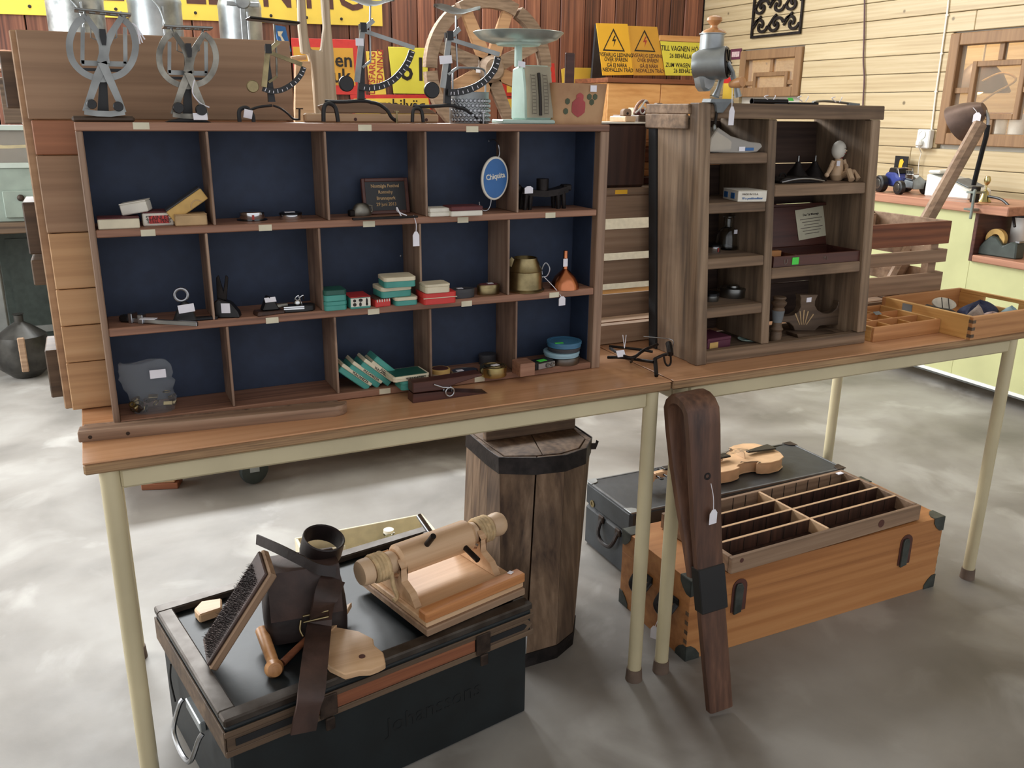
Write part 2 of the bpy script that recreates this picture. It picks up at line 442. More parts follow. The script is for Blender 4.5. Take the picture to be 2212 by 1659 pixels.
plain('stencil', (15,20,22), .5)
plain('trunkmetal', (86,80,74), .45, .6, vs=20, c2=(58,48,40))
plain('leather', (70,48,40), .55, var=.25, vs=18, bump=.25)
plain('leatherdark', (40,27,24), .5, var=.25, vs=18, bump=.25)
plain('bristle', (34,22,22), .8, var=.2)
plain('rope', (214,182,132), .8, var=.15, vs=60)
plain('skinwood', (222,186,146), .5, var=.06)
plain('violinwood', (216,172,128), .4, var=.08, vs=20)
plain('suitcase', (50,54,58), .5, var=.15, vs=14, bump=.15)
plain('suitcase_edge', (96,98,100), .5, var=.15)
plain('cableplum', (92,60,66), .6)
plain('lampbrown', (104,82,72), .45, .3, var=.08)
plain('clampmetal', (150,160,152), .4, .8, var=.15)
plain('ropewhite', (230,226,216), .8)
plain('redscarf', (150,36,40), .8)
plain('toyblue', (52,66,140), .35)
plain('whiteplastic', (232,234,228), .4, var=.02)
plain('tapegreen', (62,72,66), .5)
plain('paperorange', (214,138,70), .8)
plain('birch', (190,146,100), .6, c2=(160,112,74), vs=14, bump=.15)
plain('berry', (180,72,72), .7)
plain('leafgreen', (82,92,66), .7)
plain('cloth_grey', (170,156,146), .9, var=.15, vs=60, bump=.3)
plain('cloth_pink', (206,178,176), .9, var=.15, vs=60, bump=.3)
plain('cloth_navy', (44,52,84), .9, var=.15, vs=60, bump=.3)
plain('sole', (206,200,182), .8)
plain('paper', (206,200,170), .8, var=.05)
plain('drumdark', (70,68,64), .35, .5, var=.3, vs=12)
plain('greypaint', (122,124,120), .55, var=.12, vs=10)
plain('rubberblack', (52,60,58), .6)
glass('clearglass', (250,255,252))
glass('bagfilm', (200,206,210), .12, alpha=.13)
glass('bagfilm2', (206,200,190), .25, alpha=.5)
glass('pane', (255,240,215), .05, alpha=.10)
glow('warmbulb', (255,190,96), 6)
wood('oakdark', [(60,44,32),(96,74,54),(124,100,76)], 'X', 12, .06, .6, .12)
wood('runnerwood', [(60,37,28),(94,61,44),(126,86,63)], 'Z', 14, .08, .5, .05)
plain('capmetal', (84,90,86), .45, .6, var=.2)
wood('crate_red', [(150,92,60),(184,118,80),(198,136,98)], 'X', 10, .06, .6, .04, knots=3)
wood('crate_light', [(180,132,86),(206,158,108),(218,174,126)], 'X', 10, .06, .6, .05, knots=3)
wood('crate_grey', [(140,106,78),(168,130,98),(184,148,114)], 'X', 10, .06, .65, .04, knots=3, stain=3, stainc=(120,88,66))
wood('railwood', [(112,84,64),(150,116,90),(172,140,112)], 'X', 22, .06, .6, .04)
wood('counterwood', [(150,98,74),(178,122,94),(192,138,108)], 'Y', 14, .06, .4, .04)
plain('dullbrass', (158,142,100), .4, .8, var=.3, vs=25)
# ================================================================ the room
XP, YD = 4.25, 4.2
b = B().bx(-2.7, XP+1.9, -2.2, YD+.1, -.1, 0); struct('floor', b, 'concrete')
# back wall of dark upright planks
random.seed(3)
b = B().bx(-2.7, XP+.02, YD+.03, YD+.1, 0, 2.25); wall_b = struct('wall_back', b, 'blackmatte')
x = -2.68; k = 0; meshes = {}
while x < XP-.02:
    w = random.choice((.12,.15,.17,.19)); w = min(w, XP-.005-x)
    q = round(w,2)
    if q not in meshes:
        o = B().box((0,0,0), (q-.006,.028,2.25), bev=.004).obj('plank', 'darkplank', wall_b); meshes[q] = o.data
    else:
        o = bpy.data.objects.new('plank', meshes[q]); COL.objects.link(o); o.parent = wall_b
    o.location = (x+w/2, YD+.018-random.random()*.008, 1.125); x += w
# clerestory windows above it
b = B().bx(-2.7, XP, YD, YD+.1, 2.25, 2.4); struct('trim_1', b, 'pineframe')
b = B().bx(-2.7, XP, YD, YD+.1, 3.5, 3.62); struct('trim_2', b, 'pineframe')
for i, xc in enumerate((-1.5, 0.0, 1.5, 3.0)):
    b = B(); b.bx(xc-.75,xc-.69,YD+.02,YD+.08,2.4,3.5); b.bx(xc+.69,xc+.75,YD+.02,YD+.08,2.4,3.5)
    b.bx(xc-.69,xc+.69,YD+.02,YD+.08,2.4,2.45); b.bx(xc-.69,xc+.69,YD+.02,YD+.08,3.45,3.5); b.bx(xc-.02,xc+.02,YD+.03,YD+.07,2.45,3.45)
    w_ = struct(f'window_{i+3}', b, 'white_trim')
    B().bx(xc-.69,xc+.69,YD+.045,YD+.05,2.45,3.45).obj('pane', 'pane', w_)
b = B().bx(XP-.5, XP, YD, YD+.1, 2.4, 3.5); struct('trim_3', b, 'pineframe')
# left wall with a tall glazed opening, ceiling
b = B().bx(-2.8,-2.7,-2.2,.5,0,3.6).bx(-2.8,-2.7,3.9,YD+.1,0,3.6).bx(-2.8,-2.7,.5,3.9,0,.6).bx(-2.8,-2.7,.5,3.9,2.8,3.6)
struct('wall_left', b, 'plaster')
b = B()
for y in (.5,1.6,2.75,3.84): b.bx(-2.79,-2.71,y,y+.06,.6,2.8)
for z in (.6,1.7,2.74): b.bx(-2.78,-2.72,.5,3.9,z,z+.06)
w_ = struct('window_7', b, 'white_trim'); B().bx(-2.755,-2.75,.5,3.9,.6,2.8).obj('pane', 'pane', w_)
struct('ceiling', B().bx(-2.8, XP+1.9, -2.2, YD+.1, 3.62, 3.7), 'plaster')
# pine wall on the right: boards laid level, two windows into a lit back room
WA = (py_(1605,150,4).y,)   # placeholder, windows given below in metres along the wall
wa = (px_(1733,150,XP).y, px_(1601,150,XP).y, px_(1660,209,XP).z, px_(1668,106,XP).z)
wb = (1.12, px_(2042,190,XP).y, px_(2030,320,XP).z+.02, px_(2050,74,XP).z)
wall_p = struct('wall_right', B().bx(XP+.03,XP+.09,-2.2,wb[0],0,3.62).bx(XP+.03,XP+.09,wa[1],YD+.1,0,3.62).bx(XP+.03,XP+.09,wb[1],wa[0],0,3.62)
    .bx(XP+.03,XP+.09,wb[0],wb[1],0,wb[2]).bx(XP+.03,XP+.09,wb[0],wb[1],wb[3],3.62).bx(XP+.03,XP+.09,wa[0],wa[1],0,wa[2]).bx(XP+.03,XP+.09,wa[0],wa[1],wa[3],3.62), 'plaster')
PH = .098; z = 0
while z < 2.4:
    cuts = [(-.9, YD)]
    for w in (wa, wb):
        if z+PH > w[2]+.01 and z < w[3]-.01:
            new = []
            for a, c in cuts:
                if w[0] > a and w[1] < c: new += [(a,w[0]),(w[1],c)]
                else: new.append((a,c))
            cuts = new
    for a, c in cuts:
        if c-a > 2.2:
            mid = a + (c-a)*random.uniform(.35,.65); parts = [(a,mid),(mid+.001,c)]
        else: parts = [(a,c)]
        for a2, c2 in parts:
            o = B().box((0,0,0), (.03,c2-a2-.001,PH-.003), bev=.003).obj('board', 'pineboard', wall_p)
            o.location = (XP+.015,(a2+c2)/2,z+PH/2)
    z += PH
struct('wall_right_upper', B().bx(XP,XP+.03,-.9,YD,2.45,3.62), 'pineboard').name = 'trim_4'
# windows in the pine wall
def lattice_window(name, y0, y1, z0, z1, inner, fw=.06):
    b = B()
    b.bx(XP-.02,XP+.05,y0,y0+fw,z0,z1,bev=.004).bx(XP-.02,XP+.05,y1-fw,y1,z0,z1,bev=.004)
    b.bx(XP-.019,XP+.05,y0+fw+.0005,y1-fw-.0005,z0,z0+fw,bev=.004).bx(XP-.019,XP+.05,y0+fw+.0005,y1-fw-.0005,z1-fw,z1,bev=.004)
    w_ = struct(name, b, 'pineframe')
    a0, a1, c0, c1 = inner; t = .028
    b = B().bx(XP-.005,XP+.035,a0,a0+t,c0,c1,bev=.003).bx(XP-.005,XP+.035,a1-t,a1,c0,c1,bev=.003)
    b.bx(XP-.004,XP+.035,a0+t+.0005,a1-t-.0005,c0,c0+t,bev=.003).bx(XP-.004,XP+.035,a0+t+.0005,a1-t-.0005,c1-t,c1,bev=.003)
    b.obj('inner_frame', 'pineframe', w_)
    ym, zm = (a0+a1)/2, (c0+c1)/2
    b = B().bx(XP,XP+.03,ym-.014,ym+.014,c1,z1-fw,bev=.002); b.obj('muntin', 'pineframe', w_)
    if c0 > z0+fw: B().bx(XP,XP+.03,ym-.014,ym+.014,z0+fw,c0,bev=.002).obj('muntin', 'pineframe', w_)
    if a0 > y0+fw: B().bx(XP,XP+.03,y0+fw,a0,zm-.014,zm+.014,bev=.002).obj('muntin', 'pineframe', w_)
    if a1 < y1-fw: B().bx(XP,XP+.03,a1,y1-fw,zm-.014,zm+.014,bev=.002).obj('muntin', 'pineframe', w_)
    B().bx(XP+.014,XP+.018,y0+fw,y1-fw,z0+fw,z1-fw).obj('pane', 'pane', w_)
    return w_
hA = px_(1668,155,XP)
lattice_window('window_1', *wa, (px_(1702,160,XP).y, px_(1628,160,XP).y, wa[2]+.02, px_(1668,155,XP).z))
lattice_window('window_2', *wb, (px_(2208,200,XP).y, px_(2092,200,XP).y, px_(2140,258,XP).z, px_(2150,130,XP).z))
# lit room behind the pine wall
struct('wall_backroom', B().bx(XP+1.05,XP+1.1,-.5,YD+.1,0,3.62), 'pineboard')
struct('ceiling_backroom', B().bx(XP+.1,XP+1.05,-.5,YD+.1,2.5,2.56), 'plywood')
struct('wall_backroom_side', B().bx(XP+.1,XP+1.05,YD-.02,YD+.1,0,2.5), 'pineboard')
l = bpy.data.lights.new('backroom_lamp_light', 'POINT'); l.energy = 30; l.color = (1,.8,.5); l.shadow_soft_size = .12
o = bpy.data.objects.new('backroom_lamp_light', l); COL.objects.link(o); o.location = (XP+.55,2.75,2.2)
# ================================================================ tables
TT, TH = .72, .021
def table(x0, L, label, name='folding_table'):
    t = thing('school_table', label, 'table', (x0,0,0), 0, 'two steel-legged tables end to end')
    D = .6
    top = B().bx(0,L,0,D,TT-.003,TT,bev=.001).obj('tabletop', 'beech', t)
    B().bx(0,L,0,D,TT-TH,TT-.0032,bev=.003).obj('plywood_core', 'plyedge', top)
    for x in (.035, L-.035):
        for y in (.021, D-.021):
            g = B().cyl((x,y,.028),(x,y,TT-TH-.001),.0155,n=20).obj('leg', 'creammetal', t)
            B().cyl((x,y,0),(x,y,.03),.0195,.0175,n=20).obj('rubber_foot', 'rubberfoot', g)
    for y in (.021, D-.021): B().bx(.05,L-.05,y-.01,y+.01,TT-TH-.035,TT-TH-.001,bev=.004).obj('apron', 'creammetal', t)
    for x in (.035, L-.035): B().bx(x-.01,x+.01,.036,D-.036,TT-TH-.035,TT-TH-.001,bev=.004).obj('apron', 'creammetal', t)
    return t
table(0, 1.094, 'beech-topped table with cream steel legs under the navy-backed pigeonhole shelf')
table(1.0985, 1.109, 'beech-topped table with cream steel legs under the weathered wooden shelf')
# ================================================================ pigeonhole shelf
SY0, SY1 = .1408, .246; SX0, SX1, SZ0, SZ1 = .050, 1.006, TT, 1.2214
Z1, Z2, Z3 = 1.0565, .8955, .7345
sh = thing('pigeonhole_shelf', 'wide reddish wooden pigeonhole shelf with navy back and fifteen compartments', 'shelf', (SX0,SY0,SZ0))
def sp(name, mat, x0,x1,y0,y1,z0,z1, bev=.0015): return B().bx(x0,x1,y0,y1,z0,z1,bev=bev).obj(name, mat, sh, W=True)
sp('side_panel','shelfside',SX0,SX0+.0105,SY0,SY1,SZ0,SZ1-.0135)
sp('side_panel','shelfside',SX1-.020,SX1,SY0,SY1,SZ0,SZ1-.0135)
sp('side_lining','navy',SX1-.0215,SX1-.0202,SY0+.022,SY1-.008,SZ0+.015,SZ1-.014,bev=0)
sp('top_board','shelfwood',SX0,SX1,SY0,SY1,SZ1-.0132,SZ1)
sp('back_panel','navy',SX0+.0107,SX1-.0205,SY1-.006,SY1,SZ0+.001,SZ1-.0135,bev=0)
for z, t in ((Z1,.0125),(Z2,.014),(Z3,.0135)):
    sp('shelf_board','shelfwood',SX0+.0107,SX1-.022,SY0+.0005,SY1-.0065,z-t,z)
for xs, z0, z1 in (((.245,.4385,.6215,.808),Z1,SZ1-.0135),((.2295,.4195,.6075,.790),Z2,Z1-.0127),((.250,.4395,.625,.809),Z3,Z2-.0142)):
    for x in xs: sp('divider','dividerwood',x-.0042,x,SY0+.001,SY1-.0065,z0+.0002,z1-.0002,bev=.001)
for px, py in ((305,272),(788,276),(1020,279)):
    p = py_(px,py,SY0); sticker(sh,(p.x,SY0,p.z),.024,.0105,'tape',name='tape_label')
for px, py in ((320,503),(573,492),(797,484),(1000,475),(1189,465),(588,692),(807,673),(1008,656),(1197,637),(832,860),(1036,827)):
    p = py_(px,py,SY0); sticker(sh,(p.x,SY0+.0004,max(p.z,.7285)),.022,.0105,'tape',name='tape_label')
for px, py in ((866,553),(1057,304)):
    p = py_(px,py,SY1-.008); B().lathe([(0,0),(.0022,0),(.0018,.002),(0,.0025)],at(p.x,SY1-.0062,p.z)@FXZ,8).obj('nail','steel',sh,W=True)
# stepped rail lying in front of it
r0 = pz_(170,957,TT); r1 = pz_(755,897,TT)
ang = math.degrees(math.atan2(r1.y-r0.y, r1.x-r0.x)); L = (r1-r0).length
t = thing('wooden_rail', 'long brown wooden rail with rounded end lying before the pigeonhole shelf', 'rail', r0, ang)
def rounded_end(L, d, r): return [(0,0)]+arc(L-r,r,r,-90,0,6)+[(L,d),(0,d)]
B().prism(rounded_end(L,.030,.026), .0185, bev=.0015).obj('bar','railwood',t)
B().prism([(p[0],p[1]) for p in rounded_end(L-.016,.026,.02)], .013, at(.004,.030,0), bev=.0015).obj('back_strip','shelfside',t)
for x in (.018,.075): B().cyl((x,.0008,.008),(x,-.0006,.008),.0032,n=10).obj('screw','rustiron',t)
# ================================================================ weathered shelf
Q0, QY, QD, QZ = 1.209, .072, .18, TT
SHX, SHY = -.022/.54, .023/.54
def qm(): return Matrix(((1,0,SHX,0),(0,1,SHY,0),(0,0,1,0),(0,0,0,1)))
QT = .545; QW = .494
sw = thing('weathered_shelf', 'weathered grey-brown wooden shelf with two columns on the right table', 'shelf', (Q0,QY,QZ))
def wp(name, mat, x0,x1,y0,y1,z0,z1, bev=.002, kind=None): return B().bx(x0,x1,y0,y1,z0,z1,qm(),bev).obj(name, mat, sw)
def qz(px, py): return py_(px,py,QY+.012).z-QZ
zl = [qz(1600,331), qz(1600,437), qz(1590,556), qz(1585,660)]
zr = [qz(1780,398), qz(1765,572)]
dv = .181   # divider x
# left stile, side board with dark rear batten
wp('stile','oldwood',-.004,.025,-.004,.03,0,QT)
wp('side_board','oldwood',.0,.018,.0302,QD-.03,0,QT-.03); wp('corner_post','blackmatte',-.004,.016,QD-.03,QD,0,QT-.028)
wp('top_edge','oldwoodx',.0252,QW+.012,-.004,.024,QT-.030,QT); wp('top_board','oldwoodx',-.01,QW+.012,.0245,QD,QT-.022,QT-.002)
wp('top_batten','oldwoodx',-.012,-.0045,.03,QD,QT-.052,QT-.0225)
wp('bottom_edge','oldwoodx',.0252,QW+.004,0,.02,0,.028); wp('bottom_board','oldwoodx',.0182,QW-.02,.0205,QD-.012,.006,.022)
wp('divider','oldwood',dv,dv+.022,.002,QD-.014,.0285,QT-.0305)
wp('side_board','oldwood',QW-.022,QW-.004,.0205,QD,.001,QT-.023); wp('stile','oldwood',QW-.024,QW+.004,-.002,.02,.0285,QT-.0305)
for z in zl: wp('shelf_board','oldwoodx',.0255,dv-.0005,.003,QD-.014,z-.022,z)
for z in zr: wp('shelf_board','oldwoodx',dv+.0225,QW-.0245,.003,QD-.014,z-.024,z)
for i in range(5): wp('back_board','oldback',.0165,QW-.0225,QD-.013,QD-.003,.03+i*.096,.03+i*.096+.094 if i<4 else QT-.036,bev=.001)
def q_(x, y, z): return V((Q0,QY,QZ)) + (qm() @ V((x,y,z)))
ZL = [QZ+z for z in zl]+[QZ+.022]; ZR = [QZ+z for z in zr]+[QZ+.022]
# ================================================================ crates on the tables
random.seed(5)
cr = thing('plank_crate', 'large upright crate of wide orange-brown planks behind the pigeonhole shelf', 'crate', (-.015,.275,TT))
CX0, CX1 = -.015, .414
zs = [TT+.001] + [py_(150,v,.275).z for v in (785,705,625,503,335)] + [1.223, 1.3605]
for i in range(len(zs)-1):
    B().bx(CX0+random.uniform(-.002,.002),CX1,.275,.289,zs[i]+.0008,zs[i+1]-.0008,bev=.0015).obj('plank',('crate_light','crate_light','crate_light','crate_light','crate_grey','crate_red','crate_grey')[i],cr,W=True)
B().bx(CX1-.012,CX1+.002,.2892,.46,TT+.001,1.358,bev=.002).obj('side_panel','cratewood',cr,W=True)
B().bx(CX0-.012,CX0+.006,.2892,.46,TT+.001,1.36,bev=.002).obj('side_panel','cratewood',cr,W=True)
B().bx(CX0-.012,CX1,.4605,.474,TT+.001,1.36,bev=.002).obj('back_panel','cratewood',cr,W=True)
for z0, z1 in ((.995,1.085),(.94,.985),(.73,.82),(1.24,1.33)):
    B().bx(CX0-.034,CX0-.0125,.34,.46,z0,z1,bev=.002).obj('batten','oakdark',cr,W=True)
def slat_crate(x0,x1,y0,y1,rows,label,mat='slatwood',posts=True):
    t = thing('slatted_crate', label, 'crate', (x0,y0,TT))
    zt = rows[-1][1]
    for i,(z0,z1) in enumerate(rows):
        d = random.uniform(-.004,.004)
        B().bx(x0+d,x1+d*1.5,y0,y0+.010,z0,z1,bev=.0012).obj('slat',mat if not isinstance(mat,list) else mat[i],t,W=True)
        if i in (0,len(rows)-1): B().bx(x0,x1,y1-.01,y1,z0,z1,bev=.0012).obj('slat','slatwood',t,W=True)
        for x in (x0,x1-.01): B().bx(x+.001,x+.009,y0+.0105,y1-.0105,z0,z1,bev=.0012).obj('slat','slatwood',t,W=True)
    for x in (x0+.010,x1-.055):
        for y in (y0+.011,y1-.036): B().bx(x,x+.03,y,y+.025,TT+.001,zt-.004,bev=.0012).obj('post','slatwood',t,W=True)
    for i in range(3):
        w = (y1-y0-.02)/3; B().bx(x0+.01,x1-.01,y0+.0105+i*w,y0+.0105+(i+1)*w-.01,TT+.001,TT+.009).obj('floor_slat','slatwood',t,W=True)
    return t
rowsL = [(.722,.767),(.788,.841),(.866,.919),(.937,.990),(1.015,1.066)]
lc = slat_crate(1.02,1.60,.30,.56,rowsL,'tall grey-brown slatted crate between the two shelves')
B().bx(1.015,1.605,.295,.565,1.0665,1.083,bev=.002).obj('lid','slatwood',lc,W=True)
p = py_(1342,417,.2945); sticker(lc,(p.x,.295,1.0745),.032,.009,'orange',name='paper_label')
rowsR = [(.722,.752),(.768,.821),(.850,.886),(.902,.965)]
rc = slat_crate(1.74,2.236,.30,.58,rowsR,'open slatted crate of reddish boards behind the divided tray',['oldwoodx','slatwood','slatwood','redwood'])
# ================================================================ things in the pigeonholes
def root_fit(name, label, cat, x0,x1,yb,yt,Z, rz=0, group=None, dy=0):
    cx, y, w, h = fit(x0,x1,yb,yt,Z)
    return thing(name,label,cat,(cx,y+dy,Z),rz,group), w, h
def carton(name, label, cat, x0,x1,yb,yt,Z,depth,mat,lidmat=None,rz=0,group=None,lid=.0,bev=.0015):
    t, w, h = root_fit(name,label,cat,x0,x1,yb,yt,Z,rz,group)
    hl = h*lid if lid else .0012
    B().bx(-w/2,w/2,0,depth,0,h-hl,bev=bev).obj('body',mat,t)
    B().bx(-w/2-.0003,w/2+.0003,-.0003,depth+.0003,h-hl+.0001,h,bev=min(bev,hl*.3)).obj('lid',lidmat or mat,t)
    return t, w, h
def round_tin(name, label, cat, x0,x1,yb,yt,Z,mat,lidmat=None,lid=.45,sq=1,group=None,hscale=1,n=32):
    """yt = top of the front rim"""
    a = pz_((x0+x1)/2,yb,Z); m = pxm((x0+x1)/2,(yb+yt)/2,a.y); r = (x1-x0)*m/2*.97; h = (yb-yt)*m*hscale
    t = thing(name,label,cat,(a.x,a.y+r*sq,Z),0,group)
    S = Matrix.Diagonal((1,sq,1,1)); hl = h*lid; e = min(.0015,hl*.3)
    B().lathe([(0,0),(r*.95,0),(r*.975,e),(r*.975,h-hl),(0,h-hl)],S,n).obj('body',mat,t)
    B().lathe([(0,h-hl+.0001),(r,h-hl+.0001),(r,h-e),(r-e,h),(r*.86,h),(r*.82,h-.0007),(0,h-.0007)],S,n).obj('lid',lidmat or mat,t)
    return t, r, h
# --- row 1, first hole
carton('paper_box','cream paper box with dark red lid at the far left of the top row','box',211,302,495,471,Z1,.045,'cream','maroon',lid=.08)
c = fit(308,375,488,457,Z1)
t,w,h = carton('pen_box','grey-white box with red printed label beside the cream box','box',308,375,488,457,Z1,.045,'ivory','maroon',lid=.1)
B().bx(-w*.30,w*.34,-.0009,0,h*.18,h*.72).obj('front_label','signred',t)
text('STAINLESS',.0095,at(w*.02,-.0013,h*.57)@FXZ,t,'ink',W=False,sx=.9); text('STEEL PENS',.008,at(w*.02,-.0013,h*.33)@FXZ,t,'ink',W=False,sx=.9)
carton('kraft_box','small worn tan cardboard box at the right end of the first hole','box',378,448,488,463,Z1,.04,'kraft')
a = py_(291,453,.165)
t = thing('small_box','small off-white box tilted on top of two other boxes','box',M=at(a.x,.165,Z1+.0215)@rotz(-16)@rot('Y',-10))
B().bx(-.021,.021,0,.034,.0,.017,bev=.0015).obj('body','ivory',t); B().bx(-.0212,.0212,-.0003,.0343,.0171,.019,bev=.0005).obj('lid','ivory',t)
a = py_(414,441,.165)
t = thing('sliding_box','yellow ochre sliding box leaning up against the divider','box',M=at(a.x-.002,.158,Z1+.0245)@rot('Y',-33))
B().bx(-.034,.034,0,.036,0,.020,bev=.0012).obj('sleeve','ochre',t)
B().bx(-.0335,.0335,.002,.034,.0202,.0225,bev=.0006).obj('tray','darkgrey',t)
B().tube([(x,-.0004,z) for x,z in arc(.012,.0,.010,10,170,8)],.0009,5).obj('thumb_notch','kraft',t)
# --- row 1, second hole
t,r,h = round_tin('measuring_lid','round polished tin with red stripe on the left of the second hole','tin',521,579,478,458,Z1,'chrome','chrome',.3)
B().lathe([(r*1.16,0),(r*1.2,.0008),(r*1.05,.002),(r*.98,.002)],None,28).obj('base_rim','blackmetal',t)
B().box((-.002,-r-.0003,h*.42),(.004,.0012,h*.5)).obj('stripe','inkred',t)
t,r,h = round_tin('powder_tin','low round polished tin with paper sticker on its lid','tin',608,659,476,461,Z1,'chrome','blackmetal',.3)
sticker(t,(-.002,-.002,h+.0003),.018,.010,M=Matrix(),W=False)
# --- row 1, third hole
p0 = py_(781,463,.222); p1 = py_(880,463,.222); w = p1.x-p0.x
t = thing('festival_plaque','black plaque with gold lettering in a brown wooden frame','plaque',M=at((p0.x+p1.x)/2,.206,Z1+.0002)@rot('X',-11))
h = .0665
B().bx(-w/2+.006,w/2-.006,0,.004,.006,h-.006).obj('plate','black',t)
b = B().bx(-w/2,-w/2+.0065,-.002,.007,0,h,bev=.001).bx(w/2-.0065,w/2,-.002,.007,0,h,bev=.001).bx(-w/2+.0066,w/2-.0066,-.002,.007,0,.0065,bev=.001).bx(-w/2+.0066,w/2-.0066,-.002,.007,h-.0065,h,bev=.001)
b.obj('frame','mahogany',t)
for i,s in enumerate(('Nostalgia Festival','Ronneby','Brunnspark','29 juni 2013')):
    text(s,.0085,at(0,-.0006,h*(.78-.17*i))@FXZ,t,'kraft',W=False,bold=.0002,sx=.93)
cx,y,w,h = fit(763,806,468,440,Z1)
t = thing('ink_pot','squat dull pewter stand in front of the plaque','ornament',(cx,y+.012,Z1))
B().lathe([(0,0),(w*.46,0),(w*.5,.003),(w*.47,h*.5),(w*.33,h*.88),(w*.2,h),(0,h)],Matrix.Diagonal((1,.6,1,1)),24).obj('body','oldnickel',t)
B().tube([(w*.42,0,h*.2),(w*.56,0,h*.35),(w*.54,0,h*.75),(w*.36,0,h*.8)],.002,6).obj('handle','oldnickel',t)
B().box((-w*.5,.0,.006),(.012,.014,.012),bev=.002).obj('foot','iron',t)
a = pz_(760,474,Z1); c = pz_(908,473,Z1)
t = thing('flat_file','flat dark steel tool with white string and hanging price tag','tool',((a.x+c.x)/2,(a.y+c.y)/2+.004,Z1))
L = (c-a).length
B().prism([(-L/2,-.004),(L*.2,-.006),(L/2,-.0025),(L/2,.002),(L*.2,.005),(-L/2,.004)],.004,bev=.0008).obj('blade','iron',t)
tw = py_(898,500,SY0-.004); price_tag(t,(tw.x,SY0-.0045,tw.z),.0125,.027,string_to=(tw.x-.003,SY0-.002,Z1+.004))
B().tube(smooth_pts([(L*.24,0,.004),(L*.17,-.003,.02),(L*.20,.003,.012),(L*.33,0,.0045)],4),.0012,5).obj('string','tagwhite',t)
# --- row 1, fourth hole
carton('card_box','small white card box against the divider beside a larger one','box',929,972,468,450,Z1,.04,'ivory','ivory',lid=.5)
carton('card_box','wider white card box with dark red top below the blue oval sign','box',975,1043,467,446,Z1,.045,'ivory','maroon',lid=.45)
PYc = .178
def PW(x,y,Y=PYc): p = py_(x,y,Y); return V((p.x,Y,p.z))
c = PW(1067,385); m = pxm(1067,385,PYc)
t = thing('chiquita_hook'.replace('chiquita','advertising'),'blue oval advertising sign with white rim hanging from a wire hook','sign',(c.x,PYc,c.z))
ov = arc(0,0,29*m,0,352,44,ry=42*m)
B().prism(ov,.006,FXZ@rot('Z',-4),bev=.0015).obj('rim','ivory',t)
B().prism([(x*.86,y*.90) for x,y in ov],.0068,FXZ@rot('Z',-4)).obj('face','signblue',t)
text('Chiquita',.0145,at(0,-.0072,.004)@FXZ@rot('Z',8),t,'ivory',W=False,bold=.0003,sx=.82)
B().tube(smooth_pts([V((1058,0,304))]*0 or [PW(1058,304,.236),PW(1068,302,.20),PW(1076,312),PW(1079,330),PW(1076,342)],6),.0016,8).obj('hook_wire','steel',t,W=True)
B().tube(smooth_pts([PW(1061,424),PW(1060,440),PW(1054,453),PW(1044,455),PW(1037,447),PW(1035,436)],6),.0014,8).obj('price_wire','steel',t,W=True)
# --- row 1, fifth hole: cast iron last stand
cx,y,w,h = fit(1134,1252,456,388,Z1)
t = thing('iron_trivet','black cast-iron footed stand with white tag in the top right hole','iron stand',(cx,.190,Z1),0)
B().ribbon([(-w*.42,h*.64),(-w*.25,h*.55),(0,h*.5),(w*.25,h*.55),(w*.42,h*.64)],h*.2,.03,at(0,.015,0)@FXZ).obj('body','iron',t)
for x in (-w*.36,-w*.27,w*.26,w*.37):
    for y_ in (-.010,.010): B().cyl((x,y_,0),(x*.93,y_,h*.56),.004,.0055,n=10).obj('leg','iron',t)
B().cyl((0,0,h*.55),(0,0,h*.98),.012,.0125,n=18).obj('socket','iron',t)
B().box((w*.44,0,h*.68),(.018,.02,.012),bev=.002).obj('lug','iron',t); B().ball((-w*.45,0,h*.68),.009,12).obj('knob','iron',t)
a = py_(1141,402,.172); price_tag(t,(a.x,.170,a.z),.019,.014,yaw=5)
# --- row 2, first hole
a = pz_(282,698,Z2); c = pz_(428,707,Z2); L = (c-a).length; an = math.degrees(math.atan2(c.y-a.y,c.x-a.x))
t = thing('sliding_gauge','long bright steel sliding gauge lying in the left middle hole','gauge',((a.x+c.x)/2,(a.y+c.y)/2+.004,Z2),an)
B().bx(-L*.5,L*.5,-.003,.003,.001,.0085,bev=.0008).obj('beam','steel',t)
B().bx(-L*.36,-L*.28,-.006,.006,0,.016,bev=.001).obj('slider','steel',t); B().bx(-L*.5,-L*.44,-.006,.012,0,.017,bev=.001).obj('jaw','steel',t)
B().box((-L*.58,.004,.006),(.02,.016,.012),bev=.003).obj('grip','black',t)
sticker(t,(-L*.2,-.004,.0095),.026,.012,M=rotz(8),W=False)
cx,y,w,h = fit(368,448,695,636,Z2)
t = thing('desk_punch','black desk punch with round ring handle and white label','punch',(cx-.006,y+.006,Z2),-4)
B().prism([(-.022,0),(.018,0),(.010,.028),(.0,.036),(-.010,.028)],.014,at(0,.007,0)@FXZ,bev=.002).obj('body','black',t)
B().bx(-.005,.052,-.005,.005,.0,.006,bev=.0015).obj('lever','blackmetal',t)
B().tube([(-.004+.0105*math.cos(q),0,.046+.0105*math.sin(q)) for q in [i*2*math.pi/20 for i in range(20)]],.0028,8,closed=True).obj('ring','steel',t)
sticker(t,(.002,-.0085,.024),.026,.014,M=FXZ@rot('Z',6),W=False)
